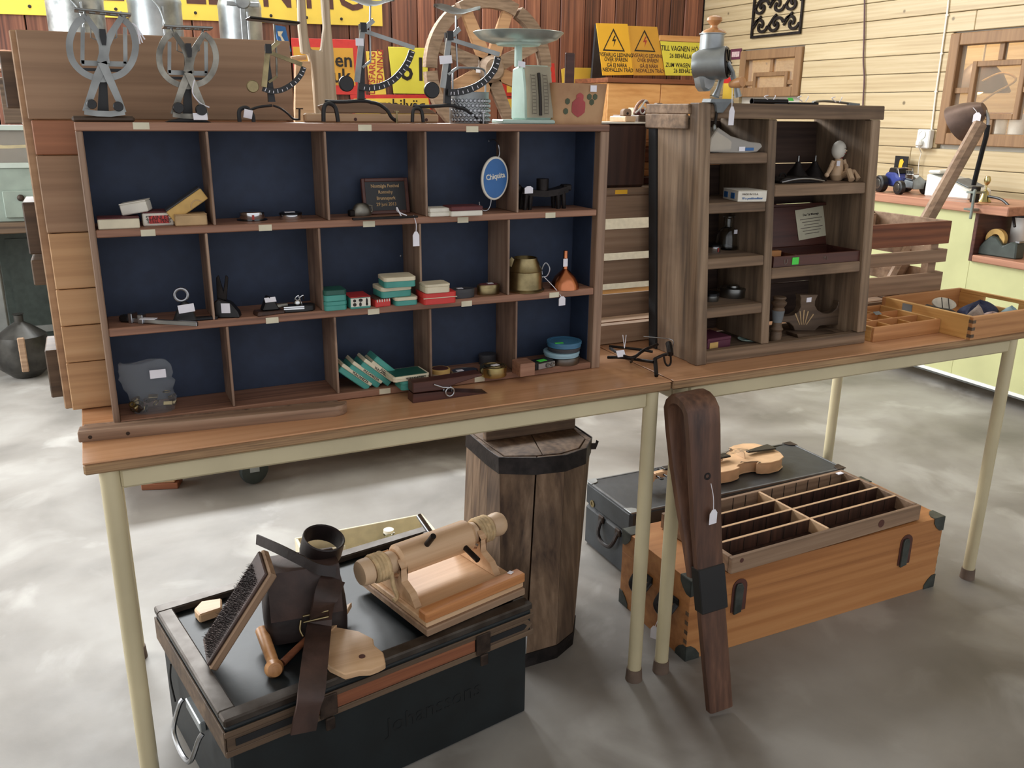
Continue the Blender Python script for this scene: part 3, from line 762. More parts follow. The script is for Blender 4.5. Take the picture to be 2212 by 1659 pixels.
# --- row 2, second hole
cx,y,w,h = fit(468,522,689,606,Z2)
t = thing('paper_clamp','tall black iron clamp with white label against the second divider','clamp',(cx-.006,y+.018,Z2),-22)
B().prism([(-.016,0),(.026,0),(.024,.010),(.012,.026),(-.008,.034),(-.016,.028)],.02,at(0,.01,0)@FXZ,bev=.002).obj('base','black',t)
B().prism([(-.012,.032),(.004,.030),(.010,.07),(.006,.074),(.0,.045),(-.006,.074),(-.010,.07)],.005,at(0,.0025,0)@FXZ,bev=.001).obj('prongs','iron',t)
sticker(t,(.004,-.0105,.018),.015,.017,W=False)
cx,y,w,h = fit(550,618,681,640,Z2)
t = thing('hole_punch','dark brown hole punch with tilted lever and white label','punch',(cx,y+.012,Z2),10)
B().prism([(-w*.5,0),(w*.42,.0),(w*.44,.006),(-w*.46,.008)],.026,at(0,.013,0)@FXZ,bev=.0015).obj('base','darkwood',t)
B().prism([(-w*.28,.008),(w*.3,.007),(w*.12,h*.8),(-w*.05,h)],.018,at(0,.009,0)@FXZ,bev=.002).obj('arm','black',t)
B().bx(w*.2,w*.62,-.004,.004,.010,.016,bev=.001).obj('lever','oldnickel',t)
sticker(t,(-w*.02,-.010,h*.8),.020,.009,M=FXZ@rot('X',-35),W=False)
cx,y,w,h = fit(614,684,675,640,Z2)
t = thing('hole_punch','black hole punch with chrome front bar and spring wire','punch',(cx,y+.008,Z2),-6)
B().prism([(-w*.5,-.008),(w*.1,-.008),(w*.42,-.002),(w*.5,.008),(w*.38,.018),(-w*.5,.016)],h*.42,None,bev=.002).obj('base','black',t)
for z in (.25,.36): B().bx(-w*.5,w*.12,-.0095,-.0082,h*z-.001,h*z+.0012).obj('chrome_strip','chrome',t)
for x in (-.004,.004): B().tube(smooth_pts([(x,.004,h*.42),(x-.003,.002,h*.8),(x+.003,.0,h*1.0),(x+.004,.006,h*.7)],4),.0012,6).obj('spring','chrome',t)
B().ball((-.004,0,h*.56),.007,12).obj('knob','chrome',t)
# --- row 2, third hole: teal tins
def slab_tin(name,label,x0,x1,yb,yt,Z,depth,mat,lidmat,lid=.4,rz=0,group='small tins in the middle row'):
    t,w,h = root_fit(name,label,'tin',x0,x1,yb,yt,Z,rz,group)
    hl = h*lid
    B().prism([(-w/2+.004,0),(w/2-.004,0),(w/2,.004),(w/2,depth-.004),(w/2-.004,depth),(-w/2+.004,depth),(-w/2,depth-.004),(-w/2,.004)],h-hl,None,bev=.0008).obj('body',mat,t)
    k = .0006
    B().prism([(-w/2+.004,-k),(w/2-.004,-k),(w/2+k,.004),(w/2+k,depth-.004),(w/2-.004,depth+k),(-w/2+.004,depth+k),(-w/2-k,depth-.004),(-w/2-k,.004)],hl-.0001,at(0,0,h-hl+.0001),bev=.0008).obj('lid',lidmat,t)
    return t,w,h
t,w,h = slab_tin('pastille_tin','lower of two plain green tins stacked by the divider',702,750,671,651,Z2,.045,'teal','teal',.45)
slab_tin('pastille_tin','upper of two plain green tins stacked by the divider',701,749,651,627,Z2+h+.0005,.042,'teal','tealdark',.45)
t,w,h = carton('repair_box','teal box with white pictogram front and red top','box',757,801,667,641,Z2,.05,'teal','red',lid=.06)
B().bx(-w*.48,w*.48,-.0008,0,h*.2,h*.9).obj('front_label','ivory',t)
for i,(x,z,rx,rzz) in enumerate(((-.3,.7,.003,.003),(0,.72,.004,.003),(.3,.62,.002,.006),(-.3,.38,.0035,.0035),(-.02,.38,.0025,.004),(.3,.36,.0022,.003))):
    B().prism([(rx*math.cos(q*.785),rzz*math.sin(q*.785)) for q in range(8)],.0004,at(w*x,-.0009,h*z)@FXZ).obj('pictogram','ink',t)
t,w,h = carton('patch_box','orange-red box with white striped front edge','box',811,845,663,645,Z2,.045,'signred','inkbrown',lid=.08,rz=6)
for i in range(6): B().box((-w*.4+i*w*.16,-.0005,h*.78),(.0018,.0009,h*.3)).obj('stripe','ivory',t)
t,w,h0 = slab_tin('patch_tin','bottom tin of three stacked teal and cream tins',855,903,660,642,Z2,.045,'teal','cream')
t,w,h1 = slab_tin('patch_tin','middle tin of three stacked teal and cream tins',824,891,642,619,Z2+h0+.0004,.05,'teal','cream',rz=4)
slab_tin('patch_tin','top tin of three stacked teal and cream tins',831,898,621,599,Z2+h0+h1+.001,.05,'teal','cream',rz=-3)
# --- row 2, fourth hole
t,w,h = slab_tin('flat_tin','flat red tin with pale seam under a cream tin',916,986,657,632,Z2,.05,'signred','signred',.45)
B().bx(-w/2-.001,w/2+.001,-.0012,.001,h*.54,h*.6).obj('seam','cream',t)
slab_tin('flat_tin','cream tin with black top resting on the red tin',920,973,633,614,Z2+h+.0006,.04,'cream','cream',.3)
t,r,h = round_tin('oval_tin','oval black tin with small white sticker','tin',975,1032,645,627,Z2,'darkgrey','darkgrey',.4,.55)
sticker(t,(-.004,0,h),.012,.008,M=Matrix(),W=False)
t,r,h = round_tin('oval_tin','oval brass tin with dark lid and white sticker by the divider','tin',1036,1086,638,618,Z2,'brass','brass',.35,.6)
B().lathe([(0,h-.0006),(r*.8,h-.0006),(r*.78,h+.0008),(0,h+.0008)],Matrix.Diagonal((1,.6,1,1)),24).obj('lid_inset','maroon',t)
sticker(t,(.004,0,h+.0012),.012,.008,M=Matrix(),W=False)
# --- row 2, fifth hole
cx,y,w,h = fit(1112,1190,634,562,Z2)
r = w/2*.93
t = thing('brass_can','dented brass can with tapering shoulder, wire handle and white tag','can',(cx,y+r*.98,Z2))
B().lathe([(0,0),(r*1.06,0),(r*1.08,.003),(r*.97,.006),(r*.93,.04*h/.08),(r*.92,h*.6),(r*.95,h*.62),(r*.9,h*.65),(r*.66,h*.96),(r*.66,h),(r*.6,h),(r*.6,h*.9),(0,h*.9)],None,36).obj('body','brass',t)
B().tube(smooth_pts([(r*.9,-.004,h*.38),(r*1.25,-.006,h*.40),(r*1.42,-.006,h*.62),(r*1.2,-.004,h*.80),(r*1.0,-.002,h*.62),(r*1.02,-.002,h*.45)],6),.0016,8).obj('handle','steel',t)
B().prism([(-.006,-.008),(.006,-.006),(.004,.010),(-.003,.012)],.002,at(-r*.93,-.004,h*.88)@rotz(-30)@FXZ@rot('Z',-25)).obj('ear','brass',t)
a = py_(1214,640,SY0-.004); price_tag(t,(a.x,SY0-.004,a.z),.016,.019,string_to=(cx+r*1.05,y+r*.8,Z2+h*.4),yaw=8)
cx,y,w,h = fit(1208,1264,628,546,Z2); r = w/2
t = thing('copper_funnel','shiny copper funnel standing upside down with spout upward','funnel',(cx,y+r,Z2))
B().lathe([(r,0),(r,.003),(r*.96,.010),(r*.70,h*.32),(r*.30,h*.47),(r*.17,h*.52),(r*.15,h),(r*.11,h),(r*.12,h*.53),(r*.26,h*.45),(r*.66,h*.30),(r*.93,.008),(r*.97,0)],None,32,closed=True).obj('cone','copper',t)
sticker(t,(-.004,-r*.24,h*.7),.010,.016,W=False)
# --- row 3
def bagmesh(w, d, h, seed, n=14, m=10, neck=None):
    """soft closed pouch, crumpled"""
    random.seed(seed); b = B(); rings = []
    for i in range(m+1):
        f = i/m; k = neck(f)
        ring = []
        for j in range(n):
            a = 2*math.pi*j/n
            e = 1+random.uniform(-.09,.09)
            ring.append(b.bm.verts.new((w/2*k[0]*math.cos(a)*e+k[2], d/2*k[1]*math.sin(a)*e, h*f*(1+.04*math.sin(3*a+seed)))))
        rings.append(ring)
    for i in range(m):
        for j in range(n): b.bm.faces.new((rings[i][j],rings[i][(j+1)%n],rings[i+1][(j+1)%n],rings[i+1][j]))
    b.bm.faces.new(list(reversed(rings[0]))); b.bm.faces.new(rings[-1])
    return b
cx,y,w,h = fit(270,388,898,790,Z3)
t = thing('plastic_bag','clear plastic bag of small brass fittings in the bottom left hole','bag',(cx,y+.032,Z3))
def nk(f):
    if f < .4: return (.78+.3*f, .95-.3*f, 0)
    if f < .6: return (.9+.4*(f-.4), .8-1.6*(f-.4), -.004)
    return (1.0-.15*(f-.6), .42-.7*(f-.6), -.008)
bagmesh(w,.055,h,4,18,12,nk).obj('bag_film','bagfilm',t,ang=20)
sticker(t,(.012,-.0165,h*.78),.026,.015,W=False)
random.seed(11)
for i in range(22):
    fx = random.uniform(-.034,.034); fy = random.uniform(-.016,.016); fz = .006+abs(random.gauss(0,.012))
    M = at(fx,fy,fz)@rotz(random.uniform(0,360))@rot('X',random.uniform(0,180))
    g = B()
    if i%3 == 0: g.box((0,0,0),(.016,.004,.008),M,bev=.001)
    elif i%3 == 1: g.lathe([(.0025,-.005),(.0045,-.005),(.006,.004),(.004,.006),(.002,.004)],M,8,closed=True)
    else: g.tube([M@V((.006*math.cos(q),.006*math.sin(q),0)) for q in [j*.7 for j in range(9)]],.0012,5,closed=True)
    g.obj('brass_fitting','brass' if i%4 else 'rustiron',t)
TL, TK, TD = .071, .0185, .05
for (px,py,an,lab,s,fl) in ((766,818,40,'leftmost of four leaning teal and cream tins in the bottom row','VULCANIZZA',0),(789,813,40,'second from the left of four leaning teal and cream tins','VULCANIZZA',0),
        (813,808,41,'third from the left of four leaning teal and cream tins','VULCANIZZA',0),(836,803,43,'rightmost of four leaning teal and cream tins, turned over','JASZEINWEIDA',1)):
    a = py_(px,py,.158)
    t = thing('repair_tin',lab,'tin',M=at(a.x,.152,a.z+.004)@rot('Y',an),group='four leaning tyre repair tins')
    za, zb = ((-TK/2,TK*.1) if not fl else (-TK*.1,TK/2))
    B().bx(-TL/2,TL/2,0,TD,za,zb,bev=.0015).obj('body','teal',t)
    zc, zd = ((TK*.1+.0002,TK/2) if not fl else (-TK/2,-TK*.1-.0002))
    B().bx(-TL/2-.0004,TL/2+.0004,-.0004,TD+.0004,zc,zd,bev=.0012).obj('lid','cream',t)
    sg = 1 if not fl else -1
    B().bx(-TL/2+.001,TL/2-.001,.001,TD-.001,min(sg*(TK/2),sg*(TK/2+.0006)),max(sg*TK/2,sg*(TK/2+.0006))).obj('top_print','tealdark',t)
    text(s,.0062,at(.008,-.0008,(zc+zd)/2)@FXZ,t,'ink',W=False,bold=.0001)
t,w,h1 = slab_tin('repair_tin','teal tin lying flat underneath a cream-edged tin',867,910,842,822,Z3,.045,'teal','teal',group='small tins in the bottom row')
t,w,h = slab_tin('repair_tin','green-topped tin with cream edge lying flat on another tin',850,929,822,811,Z3+h1+.0006,.055,'cream','cream',.5,rz=3,group='small tins in the bottom row')
B().bx(-w/2+.004,w/2-.004,.003,.052,h+.0001,h+.0007).obj('top_print','tealdark',t)
text('VULKANIZIERT',.006,at(.008,-.0012,h*.5)@FXZ,t,'ink',W=False,bold=.0001)
t,r,h = round_tin('tape_tin','round tin with yellow lid beside the third divider','tin',938,980,816,801,Z3,'cream','ochre',.6)
B().lathe([(0,h-.0005),(r*.8,h-.0005),(r*.78,h+.0004),(0,h+.0004)],None,24).obj('lid_disc','inkbrown',t)
t,r,h = round_tin('oval_tin','low silver oval tin with paper sticker in the bottom row','tin',982,1040,814,804,Z3,'steel','steel',.5,.65)
sticker(t,(-.012,-.004,h+.0006),.014,.010,M=Matrix(),W=False)
t,r,h = round_tin('gold_tin','round shiny gold tin with white price sticker','tin',1050,1106,818,798,Z3,'gold','gold',.5)
B().lathe([(r*.62,h-.0004),(r*.66,h+.0008),(r*.7,h-.0004)],None,24,closed=True).obj('lid_ring','brass',t)
sticker(t,(.003,-.002,h+.0006),.016,.010,M=rotz(15),W=False)
a = pz_(1058,788,Z3)
t = thing('dark_tin','dark round tin standing behind the gold tin','tin',(a.x,.222,Z3))
B().lathe([(0,0),(.019,0),(.019,.014),(0,.014)],Matrix.Diagonal((1,.8,1,1)),24).obj('body','darkgrey',t); B().lathe([(0,.0141),(.0198,.0141),(.0195,.021),(0,.021)],Matrix.Diagonal((1,.8,1,1)),24).obj('lid','darkgrey',t)
cx,y,w,h = fit(1124,1156,813,785,Z3)
solo('wooden_block','small plain brown wooden block beside the last divider','block',B().bx(cx-w/2,cx+w/2,y,y+.04,Z3,Z3+h,bev=.0012),'shelfwood')
cx,y,w,h = fit(1161,1203,798,776,Z3)
t = thing('pocket_viewer','small black viewer with metal front and green price label','viewer',(cx-.004,y+.003,Z3),12)
B().bx(-.026,.026,0,.028,0,.017,bev=.003).obj('body','black',t); B().bx(-.018,.026,-.0025,.0005,.002,.0145,bev=.001).obj('front_plate','steel',t)
for x in (.006,.019): B().lathe([(.0045,0),(.0052,.0016),(.004,.0016),(.003,.0003),(0,.0003)],at(x,-.0026,.0082)@FXZ,16).obj('lens','nickel',t)
sticker(t,(-.002,.008,.0172),.020,.012,'green_label',M=Matrix(),W=False)
t,r,h = round_tin('film_tin','bottom silver tin of the round tins at the right end','tin',1202,1266,791,777,Z3,'nickel','nickel',.35,group='round tins in the bottom right hole')
zz = Z3+h+.0006; c = t.location.copy()
for nm,lab,hh,rr,m1,m2 in (('film_tin','pale blue lidded tin in the middle of the round tin stack',.010,r*1.12,'paleblue','paleblue'),('film_tin','dark grey tin below the blue one in the round stack',.009,r*1.02,'darkgrey','darkgrey'),('film_tin','blue-lidded round tin on top of the stack with green label',.011,r*1.08,'bluelid','bluelid')):
    u = thing(nm,lab,'tin',(c.x+(.002 if hh!=.010 else -.004),c.y+.003,zz),0,'round tins in the bottom right hole')
    B().lathe([(0,0),(rr*.96,0),(rr*.96,hh*.5),(0,hh*.5)],None,32).obj('body',m1,u)
    B().lathe([(0,hh*.5+.0001),(rr,hh*.5+.0001),(rr,hh-.001),(rr-.001,hh),(rr*.8,hh),(rr*.78,hh-.0006),(0,hh-.0006)],None,32).obj('lid',m2,u)
    zz += hh+.0005
sticker(u,(-rr*.6,-rr*.5,.0113),.018,.007,'green_label',M=rotz(-8),W=False)
# --- giant clothes peg on the table
a = pz_(892,873,TT); Yp = a.y+.004; 
def C2(pts): return X2(pts,Yp)
t = thing('clothes_peg','giant dark wooden clothes peg with steel spring lying on the table','clothes peg',(py_(970,860,Yp).x,Yp,TT))
zf = TT
def peg(pts): return [(x,max(z,zf+.0002)) for x,z in C2(pts)]
B().prism(peg([(892,874),(893,852),(950,846),(1000,848),(1054,852),(1050,856),(985,862),(930,872)]),.030,fxz(Yp+.030),bev=.0015).obj('lower_jaw','mahogany',t,W=True)
B().prism(C2([(892,850),(892,828),(935,823),(1040,807),(1043,811),(988,829),(955,843)]),.030,fxz(Yp+.030),bev=.0015).obj('upper_jaw','mahogany',t,W=True)
m = pxm(971,846,Yp); c = py_(971,846,Yp-.001)
b = B()
for k in range(4): b.tube([(c.x+9*m*math.cos(q),Yp-.003+.011*k,c.z+9*m*math.sin(q)) for q in [i*2*math.pi/18 for i in range(18)]],.0016,6,closed=True)
b.tube([V((c.x,Yp-.003,c.z+9*m)),*[V((p[0],Yp-.003,p[1])) for p in C2([(955,836),(936,830)])]],.0016,6)
b.tube([(c.x+9*m,Yp-.003,c.z),(c.x+9*m,Yp+.034,c.z)],.0016,6).obj('spring','steel',t,W=True)
sticker(t,(py_(914,830,Yp).x,Yp+.012,py_(914,827,Yp).z+.0002),.018,.008,M=Matrix(),W=True)
# ================================================================ on top of the pigeonhole shelf
ZT = SZ1
def plane(Y):
    def R(pts, wpx): m = pxm(pts[0][0],pts[0][1],Y); return X2(pts,Y), (wpx*m if not isinstance(wpx,(list,tuple)) else [k*m for k in wpx])
    return R
def bar(t, name, mat, pts, wpx, Y, d=.004, dy=0, closed=False):
    m = pxm(pts[0][0],pts[0][1],Y)
    w = wpx*m if not isinstance(wpx,(list,tuple)) else [k*m for k in wpx]
    return B().ribbon(X2(pts,Y),w,d,fxz(Y+dy),closed).obj(name,mat,t,W=True)
def rod(t, name, mat, pts, r, Y, dys=None, n=8, sm=0):
    P = [py_(p[0],p[1],Y+(p[2] if len(p)>2 else 0)) for p in pts]
    if sm: P = smooth_pts(P,sm)
    return B().tube(P,r,n).obj(name,mat,t,W=True)
def disc(t, name, mat, x, y, rpx, Y, d=.008, dy=0):
    c = py_(x,y,Y+dy); r = rpx*pxm(x,y,Y)
    return B().lathe([(0,0),(r*.93,0),(r,d*.12),(r,d*.85),(r*.9,d),(0,d)],at(c.x,Y+dy,c.z)@FXZ,24).obj(name,mat,t,W=True)
def pxarc(cx,cy,r,a0,a1,n=18,ry=None): return [(x,2*cy-y) for x,y in arc(cx,cy,r,a0,a1,n,ry)]
def twin_scale(x, yb, k, Y, base, label, oldm):
    """letter balance with two leaf-shaped quadrants; x,yb = middle of the foot in the photo, k = size"""
    X = lambda u, v: (x+u*k, yb+v*k)
    t = thing('letter_scale',label,'scale',(py_(x,yb,Y).x,Y,ZT),0,'letter scales along the shelf top')
    c = t.location; m = pxm(x,yb-60,Y)*k
    if base == 'wood': B().bx(c.x-68*m,c.x+68*m,Y-.022,Y+.022,ZT,ZT+.009,bev=.003).obj('base','oakdark',t,W=True); zb = 9
    else: B().prism([(-58,0),(58,0),(44,6),(18,11),(-18,11),(-44,6)],.03,at(c.x,Y+.015,ZT)@FXZ@Matrix.Diagonal((m,m,1,1)),bev=.001).obj('base','black',t,W=True)
    mm = 'oldnickel' if oldm else 'nickel'
    # outer leaf ring (open at the top) and its arms to the pivot
    ring = [X(-38,-212)]+[X(72*math.cos(math.radians(a)),-152+66*math.sin(math.radians(-a))) for a in range(140,401,12)]+[X(36,-208)]
    ring = [X(-36,-210),X(-56,-196),X(-68,-172),X(-72,-150),X(-68,-122),X(-56,-102),X(-36,-86),X(-6,-76),X(20,-80),X(44,-90),X(62,-112),X(70,-140),X(68,-166),X(58,-190),X(40,-208)]
    ring = [tuple(p[:2]) for p in smooth_pts([(a,b_,0) for a,b_ in ring],4)]
    bar(t,'quadrant_ring',mm,ring,15*k,Y,.004,-.004)
    bar(t,'arm',mm,[X(-36,-210),X(-14,-178),X(0,-150),X(4,-110)],[12*k,14*k,20*k,22*k],Y,.004,-.009)
    bar(t,'arm',mm,[X(40,-208),X(22,-180),X(6,-150),X(-2,-110)],[12*k,14*k,20*k,22*k],Y,.004,-.0135)
    bar(t,'lower_arm',mm,[X(4,-112),X(-12,-80),X(-30,-28),X(-38,-6)],[20*k,18*k,15*k,13*k],Y,.004,-.009)
    bar(t,'lower_arm',mm,[X(-2,-112),X(12,-80),X(34,-30),X(44,-4)],[20*k,18*k,15*k,13*k],Y,.004,-.0135)
    bar(t,'cross_bar',mm,[X(-40,-6),X(-14,-2),X(16,-1),X(46,-5)],13*k,Y,.004,-.0185)
    for u,v in ((-24,-22),(33,-17)): disc(t,'weight','black',*X(u,v),11*k if not oldm else 14*k,Y,.012,-.024)
    bar(t,'pillar','black',[X(0,-178),X(1,-90),X(1,3)],[13*k,15*k,26*k],Y,.012,.012)
    bar(t,'pivot_clip','black',[X(-2,-182),X(0,-165),X(2,-148)],[13*k,15*k,9*k],Y,.006,-.018)
    for v,w in ((-112,12),(-98,7)): bar(t,'yoke','darkgrey' if w<10 else 'nickel',[X(-46,v),X(52,v+3)],w*k,Y,.003,.016)
    for u in (-44,50): bar(t,'yoke_post','nickel',[X(u,-110),X(u*.98,-190)],9*k,Y,.003,.016)
    for u in (-26,30): rod(t,'link_rod','steel',[X(u,-202),X(u,-166),X(u*.45,-160)],.0011,Y,n=6)
    # letter platform: pierced bar seen from below
    p0 = py_(*X(-62,-225),Y); p1 = py_(*X(60,-220 if oldm else -213),Y)
    mid = (p0+p1)/2; L = (p1-p0).length; dz = p1.z-p0.z
    Mp = at(mid.x,Y,mid.z)@rot('Y',-math.degrees(math.asin(dz/L)))
    b = B()
    for yy in (-.02,.02): b.bx(-L/2,L/2,yy-.003,yy+.003,-.0012,.0022,bev=.0008,M=Mp)
    for i in range(6): b.bx(-L/2+i*(L-.006)/5,-L/2+i*(L-.006)/5+.006,-.0168,.0168,-.0012,.0018,Mp)
    b.obj('platform','nickel',t,W=True)
    for u in (-40,40): rod(t,'platform_post','nickel',[X(u,-222),X(u*.9,-206)],.0018,Y)
    return t
s1 = twin_scale(222,247,1.0,.178,'wood','nickel letter scale with leaf-shaped quadrants on a wooden base',False)
a = py_(295,60,.176); 
for dx,dz in ((.006,-.022),(.010,-.017),(.002,-.024)): B().tube(smooth_pts([(a.x-.006,.172,a.z+.006),(a.x,.170,a.z),(a.x+dx,.170,a.z+dz)],4),.0011,5).obj('tag_string','tagwhite',s1,W=True)
s2 = twin_scale(405,252,.86,.185,'iron','tarnished letter scale with two black weights on a black iron foot',True)
a = py_(432,252,.155); sticker(s2,(a.x,.150,a.z),.022,.012,M=FXZ@rot('X',-30))
rod(s2,'tag_string','tagwhite',[(420,172),(416,200),(432,222),(452,232)],.0011,.168,sm=5)
def bow_scale(label, pivot, fulcrum, ends, weight, arcpts, foot, pan, Y, mats, wt=12):
    t = thing('letter_scale',label,'scale',(py_(fulcrum[0],260,Y).x,Y,ZT),0,'letter scales along the shelf top')
    px0,py0 = pivot
    bar(t,'long_arm',mats[0],[pivot,ends[0]],[8,9],Y,.003,-.004)
    bar(t,'short_arm',mats[0],[pivot,ends[1]],[11,12],Y,.003,-.0075)
    A = [tuple(p[:2]) for p in smooth_pts([(u,v,0) for u,v in arcpts],5)]
    bar(t,'scale_arc','black',A,wt,Y,.003,-.0035)
    k = len(A)
    for i in range(2,k-1,2):
        (x0,y0),(x1,y1) = A[i-1],A[i]; dx,dy = x1-x0,y1-y0; n = math.hypot(dx,dy) or 1; nx,ny = dy/n,-dx/n
        if ny > 0: nx,ny = -nx,-ny
        bar(t,'graduation','tagwhite',[(x0-nx*wt*.38,y0-ny*wt*.38),(x0+nx*wt*(.1+.25*(i%3==0)),y0+ny*wt*(.1+.25*(i%3==0)))],1.4,Y,.0004,-.0068)
    disc(t,'counterweight',mats[1],weight[0],weight[1],weight[2],Y,.007,-.003)
    bar(t,'column','black',[(px0+2,py0-14),(px0+4,py0+30),(fulcrum[0],fulcrum[1])],[10,9,15],Y,.008,.009)
    bar(t,'pivot_clip','black',[(px0,py0-16),(px0+1,py0+4)],[13,13],Y,.004,-.011)
    bar(t,'link',mats[0],[(px0+6,py0-4),(px0+26,py0-22)],9,Y,.003,-.001)
    for P,r in foot['bars']: rod(t,'foot','black',P,r,Y,sm=5)
    if 'screw' in foot:
        sx,sy = foot['screw']; rod(t,'levelling_screw',foot['sm'],[(sx,sy-22,-.004),(sx,sy+2,-.004)],.0018,Y); c = py_(sx,sy-22,Y-.004)
        B().cyl((c.x,c.y,c.z),(c.x,c.y,c.z+.002),.0062,n=16).obj('screw_head',foot['sm'],t,W=True)
    rod(t,'pan_rod','steel' if mats[0]!='dullbrass' else 'oldnickel',pan['rod'],.0018,Y)
    bar(t,'stay',mats[0],pan['stay'],5,Y,.002,-.001)
    return t
# third: brass one with narrow black platform
t3 = bow_scale('small brassy letter scale with black oblong platform and curved dial',(576,112),(588,220),[(651,140),(568,188)],(545,187,13),
    [(655,145),(648,162),(632,180),(608,194),(585,197),(566,191)],
    {'bars':[([(588,228),(560,231),(540,238),(530,246)],.0022),([(590,228),(606,234),(622,246),(634,257),(648,258)],.0018)],'screw':(647,258),'sm':'rustiron'},
    {'rod':[(592,52),(597,110),(598,165)],'stay':[(598,165),(580,178)]},.19,('dullbrass','dullbrass'),11)
c = py_(590,44,.19); B().bx(c.x-.042,c.x+.042,.17,.21,c.z-.003,c.z+.001,bev=.002,M=at(c.x,.19,c.z)@rot('Y',3)@at(-c.x,-.19,-c.z)).obj('platform','black',t3,W=True)
a = py_(530,252,.182); B().tube(smooth_pts([(a.x-.010,.182,ZT+.001),(a.x-.009,.182,ZT+.019),(a.x+.003,.182,ZT+.024),(a.x+.012,.182,ZT+.013),(a.x+.013,.182,ZT+.001)],5),.0035,8).obj('foot','black',t3,W=True)
sticker(t3,(a.x+.004,.177,ZT+.014),.014,.014,M=FXZ@rot('Z',-12))
# fourth and fifth: nickel bow scales with saddle pans
def pan_saddle(t, x0, x1, y, Y, lift):
    a = py_(x0,y,Y); c = py_(x1,y+lift,Y); L = c.x-a.x; b = B(); n = 12; rows = []
    for i in range(n+1):
        u = -1+2*i/n; hw = .026*math.sqrt(max(0,1-abs(u)**2.6))+.002
        z = .010*(abs(u)**1.6) - .006*(1-abs(u))**0
        z = -.009*math.cos(u*math.pi)*.5
        rows.append([b.bm.verts.new(((a.x+c.x)/2+u*L/2, Y+v*hw, (a.z+c.z)/2+z+.006*v*v+(c.z-a.z)*u*.5)) for v in (-1,-.5,0,.5,1)])
    for i in range(n):
        for j in range(4): b.bm.faces.new((rows[i][j],rows[i+1][j],rows[i+1][j+1],rows[i][j+1]))
    r = bmesh.ops.solidify(b.bm,geom=b.bm.faces[:],thickness=.0018)
    return b.obj('saddle_pan','nickel',t,W=True,ang=50)
t4 = bow_scale('nickel letter scale with black dial and black cast foot behind the plaque hole',(780,66),(781,222),[(893,104),(768,178)],(747,181,16),
    [(888,110),(880,132),(866,154),(846,174),(822,186),(796,190),(772,186)],
    {'bars':[([(702,219),(740,220),(781,218),(800,220)],.0032),([(800,221),(818,225),(836,238),(846,254),(858,262)],.0032)],'screw':(857,264),'sm':'brass'},
    {'rod':[(800,12),(799,60),(800,132)],'stay':[(800,132),(782,146)]},.186,('nickel','black'),13)
pan_saddle(t4,752,852,6,.186,3)
a = py_(703,222,.186); B().tube(smooth_pts([(a.x-.006,.182,ZT+.002),(a.x-.004,.182,ZT+.025),(a.x+.004,.182,a.z-.001),(a.x+.016,.182,ZT+.026),(a.x+.020,.182,ZT+.002)],6),.0038,8).obj('foot','black',t4,W=True)
sticker(t4,(py_(776,91,.178).x,.176,py_(776,91,.178).z),.014,.012)
t5 = bow_scale('nickel letter scale with long graduated arc standing before the grater',(966,84),(968,224),[(1076,118),(952,190)],(931,195,16),
    [(1073,124),(1066,148),(1050,170),(1028,186),(1002,196),(978,200),(966,199)],
    {'bars':[([(892,230),(930,230),(968,228),(985,230)],.0032),([(985,231),(1005,237),(1024,250),(1036,262),(1048,267)],.0032)],'screw':(1044,266),'sm':'steel'},
    {'rod':[(985,34),(985,80),(988,146)],'stay':[(988,146),(967,161)]},.182,('nickel','black'),13)
pan_saddle(t5,937,1037,22,.182,6)
a = py_(893,233,.182); B().tube(smooth_pts([(a.x-.004,.178,ZT+.002),(a.x-.002,.178,ZT+.022),(a.x+.005,.178,a.z-.001),(a.x+.014,.178,ZT+.022),(a.x+.017,.178,ZT+.002)],6),.0034,8).obj('foot','black',t5,W=True)
sticker(t5,(py_(962,129,.174).x,.172,py_(962,129,.174).z),.024,.014,M=FXZ@rot('Z',6))
# long wooden scoop lying behind the scales
Yb = .228; a = py_(658,268,Yb); c = py_(945,268,Yb)
t = thing('wooden_trough','long pale wooden trough with curved grey lid behind the bow scales','trough',((a.x+c.x)/2,Yb,ZT))
L = c.x-a.x
B().bx(-L/2,L/2,-.008,.012,0,.016,bev=.003).obj('body','palewood',t)
for u in (-.14,.16,.40): B().cyl((L*u,-.0086,.006),(L*u,-.0078,.006),.003,n=12).obj('peg_hole','inkbrown',t)
B().prism([(-L*.36,0),(L*.5,0),(L*.44,.009),(L*.2,.017),(-L*.1,.022),(-L*.30,.020),(-L*.40,.012)],.014,at(0,.011,.0165)@FXZ,bev=.0015).obj('lid','slatwood',t)
# cylindrical grater
a = pz_(1014,272,ZT); rr = 41*pxm(1014,230,.205); hh = 60*pxm(1014,230,.205)
g = thing('grater','round zinc grater with punched holes and wire handle','grater',(py_(1015,240,.205).x,.208,ZT))
S = Matrix.Diagonal((1,.72,1,1))
B().lathe([(rr*.98,0),(rr,.002),(rr,hh-.001),(rr*1.02,hh),(rr*.97,hh),(rr*.96,.002)],S,40,closed=True).obj('drum','zinc',g)
b = B()
for i in range(5):
    for j in range(13):
        q = math.radians(200+j*11.5+(i%2)*5.7)
        b.lathe([(.0040,0),(.0026,.003),(.0014,.0034)],S@at(rr*math.cos(q),rr*math.sin(q),.006+i*.0088)@rotz(math.degrees(q))@rot('Y',90),6)
o = b.obj('punched_teeth','steel',g); o['kind'] = 'stuff'
B().tube(smooth_pts([(-rr*.85,0,hh*.7),(-rr*.85,0,hh*1.5),(-rr*.7,0,hh*1.72),(0,0,hh*1.75),(rr*.7,0,hh*1.72),(rr*.85,0,hh*1.5),(rr*.85,0,hh*.7)],5),.002,8).obj('handle','steel',g)
